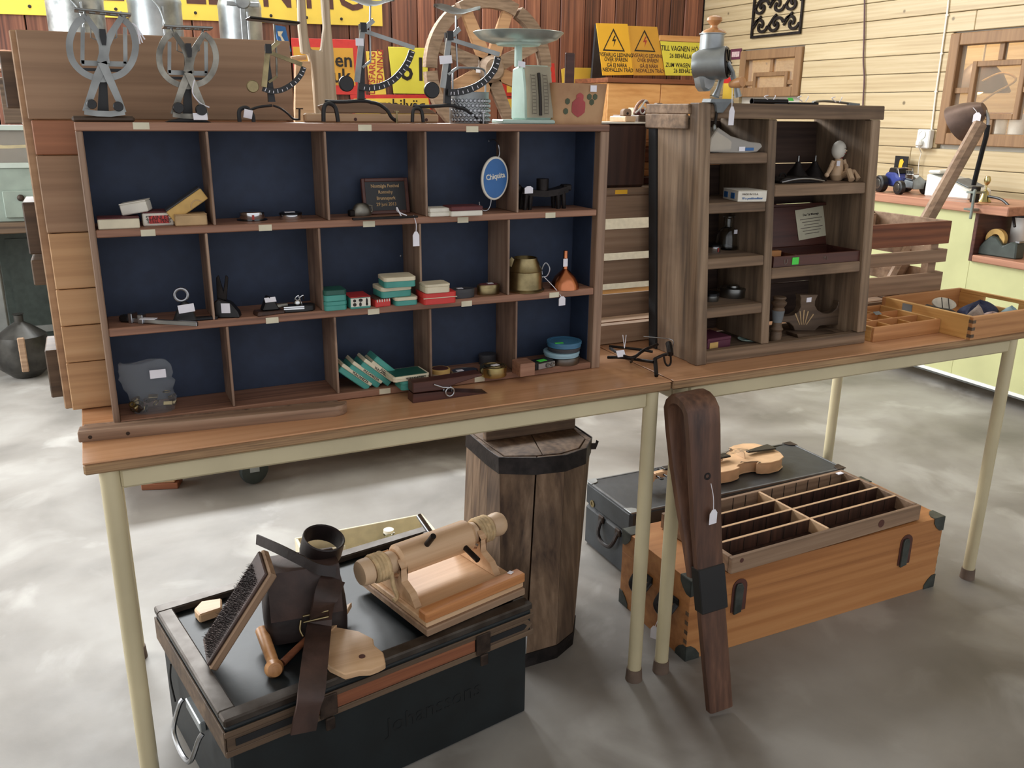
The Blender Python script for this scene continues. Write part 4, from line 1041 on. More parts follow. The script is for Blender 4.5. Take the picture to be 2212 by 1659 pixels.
# mint kitchen scale
Yk = .168; cx = py_(1152,200,Yk).x
k = thing('kitchen_scale','mint green kitchen scale with round metal pan and tall dial','scale',(cx,Yk+.03,ZT))
def Kz(y): return py_(1150,y,Yk).z
def Kx(x,y=200): return py_(x,y,Yk).x
B().prism([(Kx(1083)-.0,0),(Kx(1200),0),(Kx(1200),.078),(Kx(1083)+.012,.078)],.008,at(0,Yk-.006,ZT),bev=.002).obj('base','mint',k,W=True)
# housing: curved front face seen from the side
prof = [(0,.008),(.004,.06),(.016,.108),(.030,Kz(141)-ZT),(.062,Kz(146)-ZT),(.066,.06),(.066,.008)]
x0, x1 = Kx(1136,200), Kx(1194,200)
b = B(); 
b.prism([(p[0],p[1]) for p in prof], x1-x0, at(x0,Yk,ZT)@Matrix(((0,0,1,0),(1,0,0,0),(0,1,0,0),(0,0,0,1))),bev=.003)
b.obj('housing','mint',k,W=True)
b = B(); n = 10; rows = []
fr = [(-.0022,.012),(.0012,.05),(.0065,.080),(.0135,.106),(.023,Kz(150)-ZT-.004),(.0265,Kz(141)-ZT)]
for yy,zz in fr: rows.append([b.bm.verts.new((x,Yk+yy-.003,ZT+zz)) for x in (x0+.001,x1-.001)])
for i in range(len(rows)-1): b.bm.faces.new((rows[i][0],rows[i][1],rows[i+1][1],rows[i+1][0]))
bmesh.ops.solidify(b.bm,geom=b.bm.faces[:],thickness=.0015); b.obj('dial_plate','dial',k,W=True)
def on_dial(u, z):    # u in 0..1 across, z above base
    for (ya,za),(yb_,zb) in zip(fr,fr[1:]):
        if za <= z <= zb: f = (z-za)/(zb-za); return V((x0+(x1-x0)*u, Yk+ya+(yb_-ya)*f-.0055, ZT+z))
    return V((x0+(x1-x0)*u,Yk+fr[-1][0]-.005,ZT+z))
zt = Kz(150)-ZT-.006
B().tube([on_dial(.5,.016+i*(zt-.016)/12) for i in range(13)],.0030,6).obj('pointer_slot','ink',k,W=True)
for uu in (.2,.36,.64,.8): B().tube([on_dial(uu,.018+i*(zt-.02)/10) for i in range(11)],.0004,4).obj('dial_line','inkgrey',k,W=True)
b = B()
for i in range(12):
    z = .02+i*(zt-.024)/11
    for uu in (.22,.66): b.tube([on_dial(uu,z),on_dial(uu+.12,z)],.0005,4)
b.obj('graduations','inkgrey',k,W=True)
pc = V((Kx(1136,80),Yk+.032,0)); zp = Kz(85)
B().cyl((pc.x,pc.y,Kz(143)),(pc.x,pc.y,zp-.006),.0075,n=20).obj('pillar','mint',k,W=True)
B().lathe([(0,0),(.04,0),(.044,.004),(0,.004)],at(pc.x,pc.y,zp-.010),32).obj('pan_support','mint',k,W=True)
R_ = 88*pxm(1136,80,Yk+.032)
B().lathe([(0,0),(R_*.62,0),(R_*.86,.007),(R_*.97,.016),(R_,.0185),(R_*.985,.0195),(R_*.95,.017),(R_*.84,.009),(R_*.6,.002),(0,.002)],at(pc.x,pc.y,zp-.0058),40).obj('pan','mintpan',k,W=True)
sticker(k,(Kx(1132,142),Yk+.010,Kz(139)),.014,.011,M=FXZ@rot('X',-20)@rot('Z',-10))
# birch bark basket
Yq = .150; x0, x1 = py_(1197,225,Yq).x, py_(1316,225,Yq).x; hz = py_(1256,180,Yq).z-ZT; w = x1-x0; cx = (x0+x1)/2
t = thing('birch_basket','birch bark basket with painted red flower and upright handle','basket',(cx,Yq+.04,ZT))
def rr_(w,d,r,n=5):
    P = []
    for (sx,sy,a0) in ((1,1,0),(-1,1,90),(-1,-1,180),(1,-1,270)): P += arc(sx*(w/2-r),sy*(d/2-r),r,a0,a0+90,n)
    return P
b = B(); L0 = rr_(w*.94,.068,.02); L1 = rr_(w*1.0,.078,.014); Li = rr_(w*.97,.073,.013); Lj = rr_(w*.9,.064,.018); n = len(L0)
rg = [[b.bm.verts.new((x,y,z)) for x,y in P] for P,z in ((L0,0),(L1,hz),(Li,hz),(Lj,.003))]
for a_,c_ in zip(rg,rg[1:]):
    for i in range(n): b.bm.faces.new((a_[i],a_[(i+1)%n],c_[(i+1)%n],c_[i]))
b.bm.faces.new(list(reversed(rg[0]))); b.bm.faces.new(rg[-1]); b.obj('body','birch',t)
hx = py_(1248,150,Yq+.04).x-cx; hzt = py_(1250,112,Yq+.04).z-ZT
B().bx(hx-.0105,hx+.0105,.030,.036,hz*.4,hzt,bev=.002).obj('handle','mahogany',t)
fy = -.0385
def blob(cx_,cz,rx,rz,m,nm):
    B().prism([(rx*math.cos(q*.5236)*(1+.1*(q%2)),rz*math.sin(q*.5236)*(1+.1*(q%2))) for q in range(12)],.0008,at(cx_,fy+.002*(hz-cz)/hz*1.6,cz)@FXZ@rot('X',4)).obj(nm,m,t)
blob(-.006,hz*.42,.015,.017,'berry','painted_flower'); blob(-.004,hz*.66,.008,.008,'berry','painted_flower')
for u,v in ((-.031,.56),(-.034,.32),(.017,.68),(.03,.68),(.023,.55)): blob(u,hz*v,.005,.0055,'leafgreen','painted_leaf')
sticker(t,(.024,-.0405,hz*.88),.014,.012,W=False)
# ================================================================ weathered shelf: contents
def on_q(x0,x1,yb,yt,Z): return fit(x0,x1,yb,yt,Z)
# clear bag with paper
Z = ZL[0]; a = pz_(1606,331,Z)
t = thing('plastic_sleeve','crumpled clear plastic sleeve with tan paper on the uppermost left shelf','plastic bag',(a.x-.006,a.y+.05,Z))
def nk2(f): return (1-.25*f, 1-.35*f, .0)
b = B(); pts = [(-.072,.002),(-.07,.030),(-.055,.052),(-.02,.036),(.03,.026),(.062,.024),(.068,.017),(.055,.006),(.02,.002)]
b.prism(pts,.07,at(0,.035,.0)@FXZ@rot('Z',-2)@rot('X',2),bev=.002).obj('film','bagfilm2',t,ang=25)
B().prism([(-.066,.003),(-.064,.028),(-.05,.044),(-.02,.030),(-.006,.022),(-.008,.006)],.055,at(0,.028,.0)@FXZ,bev=.002).obj('folded_paper','card',t)
sticker(t,(.012,-.0365,.008),.016,.009,W=False); sticker(t,(.032,-.0365,.0075),.022,.006,'signblue',W=False)
Z = ZL[1]; a = pz_(1597,436,Z)
t = thing('matte_box','flat white card box with blue print on the second left shelf','box',(a.x,a.y,Z),-14)
B().bx(-.004,.062,0,.075,0,.022,bev=.001).obj('body','ivory',t); B().bx(-.0044,.0624,-.0004,.0754,.0221,.0232,bev=.0004).obj('lid','ivory',t)
text('MADE IN U.S.A.',.0055,at(.024,-.0006,.0155)@FXZ,t,'inkgrey',W=False); text('10 x positionslister',.0062,at(.029,-.0006,.007)@FXZ,t,'signblue',W=False,bold=.0001)
for y_ in (.016,.05): B().bx(-.0049,-.004,y_,y_+.018,.005,.017).obj('side_print','signblue',t)
Z = ZL[2]; cx,y,w,h = fit(1568,1610,541,470,Z); r = w/2
t = thing('glass_flask','clear glass flask with narrow neck and paper label','flask',(cx,y+r,Z))
B().lathe([(0,.0),(r*.96,0),(r,.003),(r*.97,.008),(r*.9,h*.40),(r*.72,h*.58),(r*.36,h*.68),(r*.34,h*.93),(r*.46,h*.97),(r*.46,h),(r*.28,h),(r*.27,h*.68),(r*.64,h*.56),(r*.82,h*.4),(r*.88,.008),(0,.006)],None,28).obj('glass','clearglass',t)
sticker(t,(.004,-r*.80,h*.56),.009,.009,W=False)
t,r,h = round_tin('lens_cap','small shiny metal tin with red stripe beside the glass flask','tin',1537,1565,547,533,Z,'chrome','blackmetal',.3)
B().box((.0,-r-.0004,h*.4),(.003,.001,h*.5)).obj('stripe','inkred',t)
Z = ZL[3]
round_tin('polished_tin','small polished round tin at the left on the fourth shelf','tin',1530,1561,653,638,Z,'nickel','blackmetal',.35)
t,r,h = round_tin('polished_tin','larger polished round tin at the right on the fourth shelf','tin',1577,1623,646,629,Z,'nickel','nickel',.3)
B().lathe([(0,h),(r*.5,h),(r*.45,h+.004),(0,h+.005)],None,24).obj('lid_knob','nickel',t)
Z = ZL[4]; a = pz_(1556,764,Z)
a = py_(1556,750,.099); t = thing('plum_box','dark plum box with yellow label on the bottom left shelf','box',(a.x-.004,.099,Z),4)
B().bx(-.034,.034,0,.07,0,.020,bev=.001).obj('body','plum',t); B().bx(-.0343,.0343,-.0003,.0703,.0202,.027,bev=.001).obj('lid','plum',t)
sticker(t,(-.016,-.0004,.011),.024,.013,'ochre',W=False)
a = pz_(1618,757,Z); t = thing('glass_dish','thin pale green glass dish lying beside the plum box','dish',(py_(1618,752,.135).x,.135,Z))
B().lathe([(0,0),(.022,0),(.030,.004),(.031,.006),(.029,.006),(.021,.002),(0,.002)],Matrix.Diagonal((1,.75,1,1)),28).obj('dish','mint',t); B().bx(-.012,.012,-.004,.004,.0022,.0035).obj('pattern','paleblue',t)
# right column, top: oil lamp parts and a wooden doll
Z = ZR[0]
for (px,lab) in ((1742,'conical tarnished metal lid with finial beside the wooden doll'),(1690,'conical tarnished metal lid half hidden behind the shelf divider')):
    a = pz_(px,388,Z); t = thing('lamp_lid',lab,'lid',(a.x+(.0 if px>1700 else .006),.185,Z))
    B().lathe([(0,0),(.03,0),(.031,.003),(.022,.016),(.010,.032),(.005,.042),(0,.043)],None,24).obj('cone','iron',t); B().lathe([(0,.0432),(.002,.0432),(.0025,.047),(.002,.056),(0,.057)],None,10).obj('finial','nickel',t)
a = pz_(1740,396,Z); c = pz_(1803,396,Z)
t = thing('metal_frame','flat dark metal mount with bright curved edge on the right shelf','mount',(a.x-.005,a.y+.03,Z))
B().prism([(-.062,0),(.062,0),(.066,.004),(.05,.012),(.0,.014),(-.05,.013),(-.064,.006)],.05,at(0,.025,0)@FXZ,bev=.0015).obj('plate','iron',t)
B().tube(smooth_pts([(-.06,-.026,.003),(-.02,-.028,.009),(.02,-.028,.009),(.064,-.026,.003)],5),.0022,6).obj('bright_edge','steel',t)
B().tube(smooth_pts([(-.055,-.01,.014),(-.05,-.012,.022),(-.04,-.012,.02),(-.036,-.01,.014)],4),.002,6).obj('loop','iron',t)
Yd = .165; 
def DP(x,y,dy=0): return py_(x,y,Yd+dy)
t = thing('wooden_doll','jointed pale wooden doll with red neckerchief sitting on the shelf','doll',(DP(1806,388).x,Yd,Z))
h = DP(1812,324); rr = 11.5*pxm(1812,324,Yd)
B().ball((h.x,Yd,h.z),rr,20,sc=(1,1,1.28)).obj('head','ivory',t,W=True)
for dx,dz in ((.003,.004),(.009,.003)): B().ball((h.x+dx,Yd-rr*.93+abs(dx)*.2,h.z+dz),.0016,8).obj('eye','ink',t,W=True)
B().ball((h.x+.007,Yd-rr*.98,h.z-.001),.0022,8).obj('nose','skinwood',t,W=True); B().tube([(h.x+.003,Yd-rr*.9,h.z-.0065),(h.x+.007,Yd-rr*.92,h.z-.0075),(h.x+.010,Yd-rr*.86,h.z-.006)],.0006,5).obj('mouth','inkred',t,W=True)
zz = Z+.001
B().loft([(V((DP(1808,384).x,Yd,zz)),.012),(V((DP(1808,372).x,Yd,zz+.012)),.0165),(V((DP(1810,358).x,Yd,zz+.028)),.013),(V((DP(1812,346).x,Yd,DP(1812,345).z)),.0095),(V((DP(1812,341).x,Yd,DP(1812,340).z)),.006)],16).obj('body','skinwood',t,W=True)
B().lathe([(.0085,-.002),(.0105,0),(.0085,.003)],at(DP(1812,339).x,Yd,DP(1812,340).z),16).obj('neckerchief','redscarf',t,W=True)
for P in ([(1801,348),(1795,362),(1786,378,-.02)],[(1823,346),(1828,356,-.006),(1829,367,-.02)]):
    a = B().tube([DP(*p) for p in P],[.0055,.0055,.004],10).obj('arm','skinwood',t,W=True)
    q = DP(*P[-1]); B().ball(tuple(q),.0055,10).obj('hand','skinwood',t,W=True)
for x0,x1 in ((1818,1826),(1834,1841)):
    p = DP(x0,386); q = DP(x1,369,-.02); 
    B().tube([V((DP(1812,380).x,Yd-.006,Z+.010)),V((q.x-.002,Yd-.034,Z+.022)),V((q.x-.008,Yd-.05,Z+.005))],[.0075,.008,.007],10).obj('leg','skinwood',t,W=True)
sticker(t,(DP(1812,352,-.016).x,Yd-.0145,DP(1812,352).z),.010,.012)
# writing slope box with open lid
Z = ZR[1]; a = pz_(1683,570,Z); c = pz_(1850,552,Z)
a = py_(1672,560,.088); c = py_(1862,545,.088); L = c.x-a.x
t = thing('writing_box','open dark red-brown wooden box with printed sheet inside the lid','box',(a.x,.088,Z),0)
LW = py_(1797,480,.205).x-a.x
D = .11; hh = .0245
b = B().bx(0,L,0,.006,0,hh,bev=.0008).bx(0,L,D-.006,D,0,hh,bev=.0008).bx(0,.006,.0062,D-.0062,0,hh,bev=.0008).bx(L-.006,L,.0062,D-.0062,0,hh,bev=.0008).bx(.006,L-.006,.006,D-.006,0,.003)
b.obj('case','mahogany',t)
Ml = at(0,D,hh)@rot('X',-14)
lid = B().bx(0,LW,0,.006,0,.10,Ml,bev=.0012).obj('lid','mahogany',t)
b = B().bx(.0,.007,-.012,0,.0,.10,Ml,bev=.001).bx(LW-.007,LW,-.012,0,0,.10,Ml,bev=.001).bx(.0072,LW-.0072,-.012,0,.093,.10,Ml,bev=.001).obj('lid_rim','mahogany',t)
B().prism([(-.045,-.036),(.045,-.034),(.043,.038),(-.046,.036)],.0008,at(0,D,hh)@rot('X',-14)@at(LW-.062,-.001,.052)@FXZ@rot('Z',4)).obj('printed_sheet','paper',t)
MT = lambda z: at(0,D,hh)@rot('X',-14)@at(LW-.062,-.002,.052+z)@FXZ@rot('Z',4)
text('Das Tal Message',.0075,MT(.022),t,'ink',W=False,bold=.0001)
for i in range(6): B().box((0,0,0),(.07-.012*(i%3),.0016,.0003),MT(.012-.007*i)).obj('print_line','inkgrey',t)
B().bx(.012,.075,.06,.075,.006,.026,bev=.001).obj('orange_strip','orangewood',t)
B().bx(.08,.084,.02,.1,.003,.022).obj('partition','mahogany',t)
sticker(t,(.062,-.0004,.012),.019,.016,'green_label',W=False)
text('U',.016,at(.034,-.0005,.011)@FXZ,t,'inkgrey',W=False); text('M.J.',.01,at(.152,-.0005,.014)@FXZ,t,'inkgrey',W=False)
# carved bracket and turned leg at the bottom
Z = ZR[2]; Yc = QY+.075
def CC(pts): return [(x,max(z,Z+.0003)) for x,z in X2(pts,Yc)]
t = thing('carved_bracket','carved dark wooden bracket with sunburst and scalloped curves','bracket',(py_(1740,700,Yc).x,Yc,Z))
# crop scale: 3.95, origin 1400,500
def cr8(pts): return [(1400+x/3.95,500+y/3.95) for x,y in pts]
out = [(1275,535),(1430,535)]+[(1500+100*math.cos(math.radians(a_)),610+85*math.sin(math.radians(a_))) for a_ in (200,170,140,110,85,60,30,5)]+[(1600,590),(1740,600),(1715,640),(1690,720),(1620,790),(1530,790),(1440,800),(1400,840),(1230,840),(1215,800),(1180,770),(1110,770),(1110,720),(1180,715)]+[(1180+105*math.cos(math.radians(a_)),625+90*math.sin(math.radians(a_))) for a_ in (70,40,10,-20)]+[(1285,570)]
B().prism(CC(cr8(out)),.018,fxz(Yc+.009),bev=.0012).obj('panel','oakdark',t,W=True)
B().prism(CC(cr8([(1170,845),(1515,840),(1515,905),(1175,915)])),.04,fxz(Yc+.0)@at(0,0,-.0),bev=.001).obj('foot_block','oakdark',t,W=True)
for i,(x,y) in enumerate(((1255,700),(1295,680),(1330,670),(1365,680),(1410,705))):
    bar(t,'sun_ray','kraft',cr8([(1320+(i-2)*14,795),(x,y)]),[1.2,2.6],Yc-.0092,.0008)
sticker(t,(py_(1741,646,Yc).x,Yc-.0095,py_(1741,646,Yc).z),.015,.011)
a = pz_(1673,738,Z); h = py_(1673,643,.10).z-Z
t = thing('turned_leg','short turned brown wooden leg standing at the divider','turned leg',(a.x+.004,.105,Z))
B().lathe([(0,0),(.0125,0),(.0135,.02),(.012,.024),(.015,.030),(.0115,.036),(.0105,.045),(.0145,h*.72),(.0115,h*.77),(.017,h*.84),(.0175,h*.88),(.012,h*.92),(.0155,h*.97),(.014,h),(0,h)],None,24).obj('post','oakdark',t)
B().lathe([(.0107,.046),(.0125,h*.55),(.0146,h*.70),(.0142,h*.70),(.012,h*.55)],None,24).obj('painted_band','greyblue',t)
# ---------------------------------------------------------------- on the weathered shelf
Yg = .094; zs_ = q_(0,0,QT).z
t = thing('nut_mill','grey cast mill with wooden plunger knob clamped to the shelf top','mill',(py_(1560,215,Yg).x,Yg+.012,zs_))
def G(x,y,dy=0): return py_(1500+x/6.143,20+y/6.143,Yg+dy)
def gz(y): return G(330,y).z
gx = G(318,400).x; m = pxm(1555,100,Yg)/6.143
B().lathe([(132*m,gz(620)),(128*m,gz(450)),(128*m,gz(330)),(140*m,gz(325)),(140*m,gz(312)),(0,gz(312))],at(gx,Yg+.02,0),28).obj('hopper','zinc',t,W=True)
B().lathe([(0,gz(312)),(138*m,gz(312)),(122*m,gz(285)),(80*m,gz(255)),(38*m,gz(235)),(34*m,gz(205)),(60*m,gz(175)),(82*m,gz(140)),(78*m,gz(100)),(45*m,gz(74)),(0,gz(70))],at(gx+15*m,Yg+.02,.0002),28).obj('plunger','turned',t,W=True)
ctr = G(435,705,-.018); D_ = V((-.62,.72,-.10)).normalized()
Md = Matrix.Translation(ctr) @ D_.to_track_quat('Z','Y').to_matrix().to_4x4()
R_ = 168*m
B().lathe([(0,0),(R_*.98,0),(R_,.002),(R_,.012),(R_*.98,.016),(R_*.99,.052),(R_*.8,.066),(0,.072)],Md,36).obj('drum','zinc',t,W=True)
B().prism([(-135*m,0),(120*m,0),(60*m,-150*m),(-10*m,-190*m),(-90*m,-160*m)],.03,at(G(210,860).x,Yg+.028,G(210,860).z)@FXZ,bev=.006).obj('spout','zinc',t,W=True)
B().lathe([(0,-.003),(R_*.9,-.003),(R_*.95,-.0005),(0,-.0005)],Md,36).obj('face_plate','iron',t,W=True)
for i in range(6):
    B().box((R_*.5*math.cos(i*1.05),R_*.5*math.sin(i*1.05),-.004),(R_*.7,.003,.002),Md@at(0,0,0)@Matrix()@Matrix.Translation((0,0,0))@(Matrix.Translation((R_*.5*math.cos(i*1.05),R_*.5*math.sin(i*1.05),-.004))@rotz(math.degrees(i*1.05))@Matrix.Translation((-R_*.5*math.cos(i*1.05),-R_*.5*math.sin(i*1.05),.004)))).obj('rib','iron',t,W=True)
h0 = G(440,700,-.024); h1 = G(512,985,-.034)
B().tube([h0,(h0+h1)/2+V((.004,-.004,0)),h1],[.008,.0065,.0055],10,flat=.6).obj('crank','greyblue',t,W=True)
hd = G(480,1000,-.036); he = G(650,960,-.07)
B().loft([(hd,.006),(hd.lerp(he,.3),.0085),(hd.lerp(he,.7),.0105),(hd.lerp(he,.95),.0095),(he,.004)],16).obj('crank_handle','turned',t,W=True)
B().tube([G(375,880),G(320,1060),G(280,1160)],[.006,.0055,.008],10).obj('leg','zinc',t,W=True)
B().tube([G(500,860),G(560,1040),G(580,1160)],[.006,.0055,.008],10).obj('leg','zinc',t,W=True)
zt_ = zs_
B().prism([(G(255,0).x,zt_+.0003),(G(580,0).x,zt_+.0003),(G(560,0).x,zt_+.008),(G(270,0).x,zt_+.008)],.03,fxz(Yg+.018),bev=.001).obj('clamp_plate','greyblue',t,W=True)
yf = q_(0,-.004,QT).y
B().prism([(G(268,0).x,zt_+.008),(G(575,0).x,zt_+.008),(G(530,0).x,G(0,1240).z),(G(440,0).x,G(0,1370).z),(G(360,0).x,G(0,1370).z),(G(340,0).x,G(0,1270).z)],.008,fxz(yf-.001),bev=.001).obj('clamp_jaw','greyblue',t,W=True)
gzb = G(0,1370).z
B().tube([V((G(375,0).x,yf-.005,gzb+.012)),V((G(355,0).x,yf-.005,G(0,1560).z))],.003,8).obj('clamp_screw','iron',t,W=True)
B().ball((G(350,0).x,yf-.005,G(0,1570).z),.0065,12,sc=(.7,.7,1.2)).obj('screw_knob','nickel',t,W=True)
tp = G(500,1290,-.03); price_tag(t,tuple(tp),.0145,.036,string_to=tuple(G(470,695,-.032)),yaw=8)
# tools lying on its top
zc = zs_-.002
for (P,label,kind) in (([(1625,206),(1700,206)],'short black pipe tool lying on the weathered shelf top','pipe'),([(1702,207),(1766,208)],'black flat bar with green tag on the weathered shelf top','bar'),([(1757,209),(1856,211)],'bright curved tool tied with white string on the weathered shelf','sickle')):
    Yt = .17; a = py_(P[0][0],P[0][1],Yt); c = py_(P[1][0],P[1][1],Yt)
    t = thing('hand_tool',label,'tool',((a.x+c.x)/2,Yt,zs_-.0015),0,'hand tools on the shelf top'); L = c.x-a.x
    if kind == 'pipe':
        B().lathe([(.0055,-L/2),(.007,-L/2),(.007,L/2),(.0055,L/2)],at(0,0,.0072)@rot('Y',90),16,closed=True).obj('tube','blackmetal',t); B().bx(L*.1,L*.5,-.006,.006,.0,.005,bev=.001).obj('handle','darkgrey',t)
    elif kind == 'bar':
        B().bx(-L/2,L/2,-.007,.007,0,.007,bev=.001).obj('bar','blackmetal',t); sticker(t,(-L*.42,-.002,.0125),.014,.008,'green_label',M=FXZ@rot('X',-40),W=False)
    else:
        B().tube(smooth_pts([(-L/2,0,.008),(-L*.2,.01,.011),(L*.2,.006,.008),(L/2,0,.004)],5),[.003]+[.005]*14+[.003],10,flat=.6).obj('blade','nickel',t); B().bx(L*.28,L*.5,-.006,.006,0,.007,bev=.001).obj('grip','greyblue',t)
    for dx in (-.004,.006): B().tube(smooth_pts([(dx,-.004,.009),(dx*3-.008,-.006,.017),(dx*2,-.004,.02)],4),.0011,5).obj('tag_string','tagwhite',t)
# ================================================================ on the slatted crates
Zc = 1.0832
t = thing('brown_case','dark brown rounded wooden case standing on the tall slatted crate','case',(1.155,.305,Zc))
xa, xb = 1.06, py_(1397,330,.305).x; hh = py_(1380,268,.305).z-Zc
B().bx(xa,xb,.305,.45,Zc,Zc+hh,bev=.006).obj('body','darkwood',t,W=True); B().bx(xa-.001,xb+.001,.304,.451,Zc+hh+.0004,Zc+hh+.004,bev=.001).obj('lid_edge','ivory',t,W=True)
x0 = xb+.012; x1 = 1.52; Yw = .36
zz = Zc
for i,(h_,m_,lab) in enumerate(((.018,'mahogany','dark bottom board of the wood stack behind the brown case'),(.016,'orangewood','thin orange board second from bottom in the wood stack'),(.018,'orangewood','orange pine board third from bottom in the wood stack'),(.034,'redwood','thick reddish board in the middle of the wood stack'),(.014,'orangewood','thin pine board above the thick one in the wood stack'),(.026,'orangewood','broad orange board near the top of the wood stack'),(.030,'oakdark','grey-brown top board of the wood stack'))):
    solo('loose_board',lab,'board',B().bx(x0+random.uniform(0,.004),x1,Yw+random.uniform(0,.006),Yw+.12,zz+.0002,zz+h_,bev=.002),m_,group='boards stacked on the tall crate'); zz += h_
zt2 = zz; ztc = Zc+hh+.0042
# wooden planes on top
def hand_plane(px,py,Zb,Y,label,flip=1):
    c = py_(px,py,Y); t = thing('wooden_plane',label,'plane',(c.x,Y,Zb),0,'wooden planes on the stack')
    B().bx(-.014,.014,-.018,.05,0,.012,bev=.002).obj('stock','palewood',t)
    B().prism([(-.011,0),(.011,0),(.012,.010),(.008,.016),(-.006,.016),(-.011,.011)],.016,at(0,.012,.0122)@FXZ,bev=.002).obj('wedge','slatwood',t)
    B().cyl((0,-.0046,.018),(0,-.0038,.018),.003,n=10).obj('hole','ink',t)
hand_plane(1353,258,ztc,.335,'small wooden plane standing on the brown case')
hand_plane(1422,254,zt2,.42,'small wooden plane with drilled wedge standing on the wood stack')
c = py_(1388,258,.40)
t = thing('curved_handle','brown bent wooden handle with white looped cord','handle',(c.x,.40,zt2))
B().tube(smooth_pts([(-.024,0,.004),(-.016,0,.022),(-.002,0,.032),(.012,0,.026),(.020,0,.002)],6),.005,10,flat=.7).obj('bow','shelfwood',t)
B().tube([(-.006+.007*math.cos(q*.5),-.008,.011+.008*math.sin(q*.5)) for q in range(13)],.0018,6).obj('cord','ropewhite',t); B().tube(smooth_pts([(-.024,-.006,.005),(-.012,-.007,.016),(.0,-.006,.031),(.006,-.006,.032)],5),.0022,6).obj('cord','ropewhite',t)
c0 = py_(1362,240,.47); 
t = thing('red_box','flat dark red wooden box behind the planes','box',(c0.x+.07,.47,zt2))
B().bx(c0.x,c0.x+.16,.4565,.479,zt2+.0002,py_(1400,235,.47).z,bev=.002).obj('body','maroon',t,W=True); B().bx(c0.x-.0005,c0.x+.003,.4560,.4795,zt2+.0002,py_(1400,235,.47).z+.002,bev=.0005).obj('edge','cream',t,W=True)
# leaning beam in the right crate
a = py_(1985,505,.43); c = py_(2117,268,.43); d = (c-a).normalized(); lo = a - d*((a.z-(TT+.03))/d.z)
t = thing('leaning_beam','long octagonal weathered beam leaning out of the right slatted crate','beam',tuple(lo))
B().tube([lo,c],[.021,.020],8,M=None).obj('beam','slatwood',t,W=True,ang=20); B().bx(lo.x-.03,lo.x+.03,.41,.45,TT+.0095,TT+.03,bev=.002).obj('end_block','oakdark',t,W=True)
# ================================================================ trays at the right end of the table
t = thing('divided_tray','small divided wooden tray in front of the right slatted crate','tray',(1.728,.068,TT),1.5)
W_,D_,H_ = .236,.19,.036
B().bx(0,W_,0,.008,0,H_,bev=.001).obj('front_wall','traywood',t); B().bx(0,W_,D_-.008,D_,0,H_,bev=.001).obj('back_wall','traywood',t)
for x in (0,W_-.008): B().bx(x,x+.008,.0082,D_-.0082,0,H_,bev=.001).obj('end_wall','fingerjoint',t)
B().bx(.008,W_-.008,.008,D_-.008,.0,.003).obj('bottom','traywood',t)
for y_ in (.063,.124): B().bx(.0082,W_-.0082,y_,y_+.005,.0032,H_-.002,bev=.0006).obj('divider','traywood',t)
for x in (.082,.155):
    for y_,e in ((.0085,.0628),(.0685,.1238),(.1295,D_-.0083)): B().bx(x,x+.004,y_,e,.0032,H_-.006,bev=.0005).obj('divider','fingerjoint',t)
sticker(t,(.14,.115,H_),.022,.012,'greyblue',M=rot('X',30),W=False,name='blue_label')
t = thing('jointed_drawer','finger-jointed pine drawer with slotted end overhanging the table corner','drawer',(1.968,-.012,TT),2)
W_,D_,H_ = .315,.272,.058
B().bx(0,W_,0,.011,0,H_,bev=.001).obj('front_wall','traywood',t); B().bx(0,W_,D_-.011,D_,0,H_,bev=.001).obj('back_wall','traywood',t)
B().bx(0,.011,.0112,D_-.0112,0,H_,bev=.001).obj('end_wall','fingerjoint',t)
b = B().bx(W_-.011,W_,.0112,D_-.0112,0,.028,bev=.001).bx(W_-.011,W_,.0112,D_-.0112,.048,H_,bev=.001).bx(W_-.011,W_,.0112,.085,.028,.048).bx(W_-.011,W_,.188,D_-.0112,.028,.048).obj('slotted_end','fingerjoint',t)
B().bx(.011,W_-.011,.011,D_-.011,.002,.006).obj('bottom','traywood',t)
for i in range(3): B().bx(-.0004,.0112,-.0005,.0108,.006+i*.018,.014+i*.018).obj('joint_finger','oakdark',t)
sticker(t,(-.0004,.19,.044),.03,.02,'greyblue',M=Matrix(((0,0,-1,0),(-1,0,0,0),(0,1,0,0),(0,0,0,1))),W=False,name='blue_label')
dr = t; Md = WM[t.name]
def in_drawer(x,y,z): return tuple(Md@V((x,y,z)))
s = thing('baby_shoe','small black shoe with striped cream sole lying in the drawer','shoe',M=Md@at(.075,.15,.0075)@rotz(-30))
B().prism([(-.03,0),(.036,0),(.042,.012),(.03,.026),(0,.03),(-.028,.034),(-.034,.015)],.044,at(0,.022,0)@FXZ@Matrix.Diagonal((1.15,1.3,1,1)),bev=.005).obj('upper','black',s)
B().prism([(x*1.2,y*.55) for x,y in arc(0,0,.03,0,345,20)],.005,at(.012,.010,.046)@rot('X',58)@rot('Y',14),bev=.001).obj('sole','sole',s)
for i in range(2): B().box((-.008+i*.02,0,.0054),(.002,.03,.0012),at(.012,.010,.046)@rot('X',58)@rot('Y',14)).obj('sole_groove','ink',s)
sticker(s,(-.01,-.0175,.017),.02,.016,'cloth_pink',W=False,name='badge')
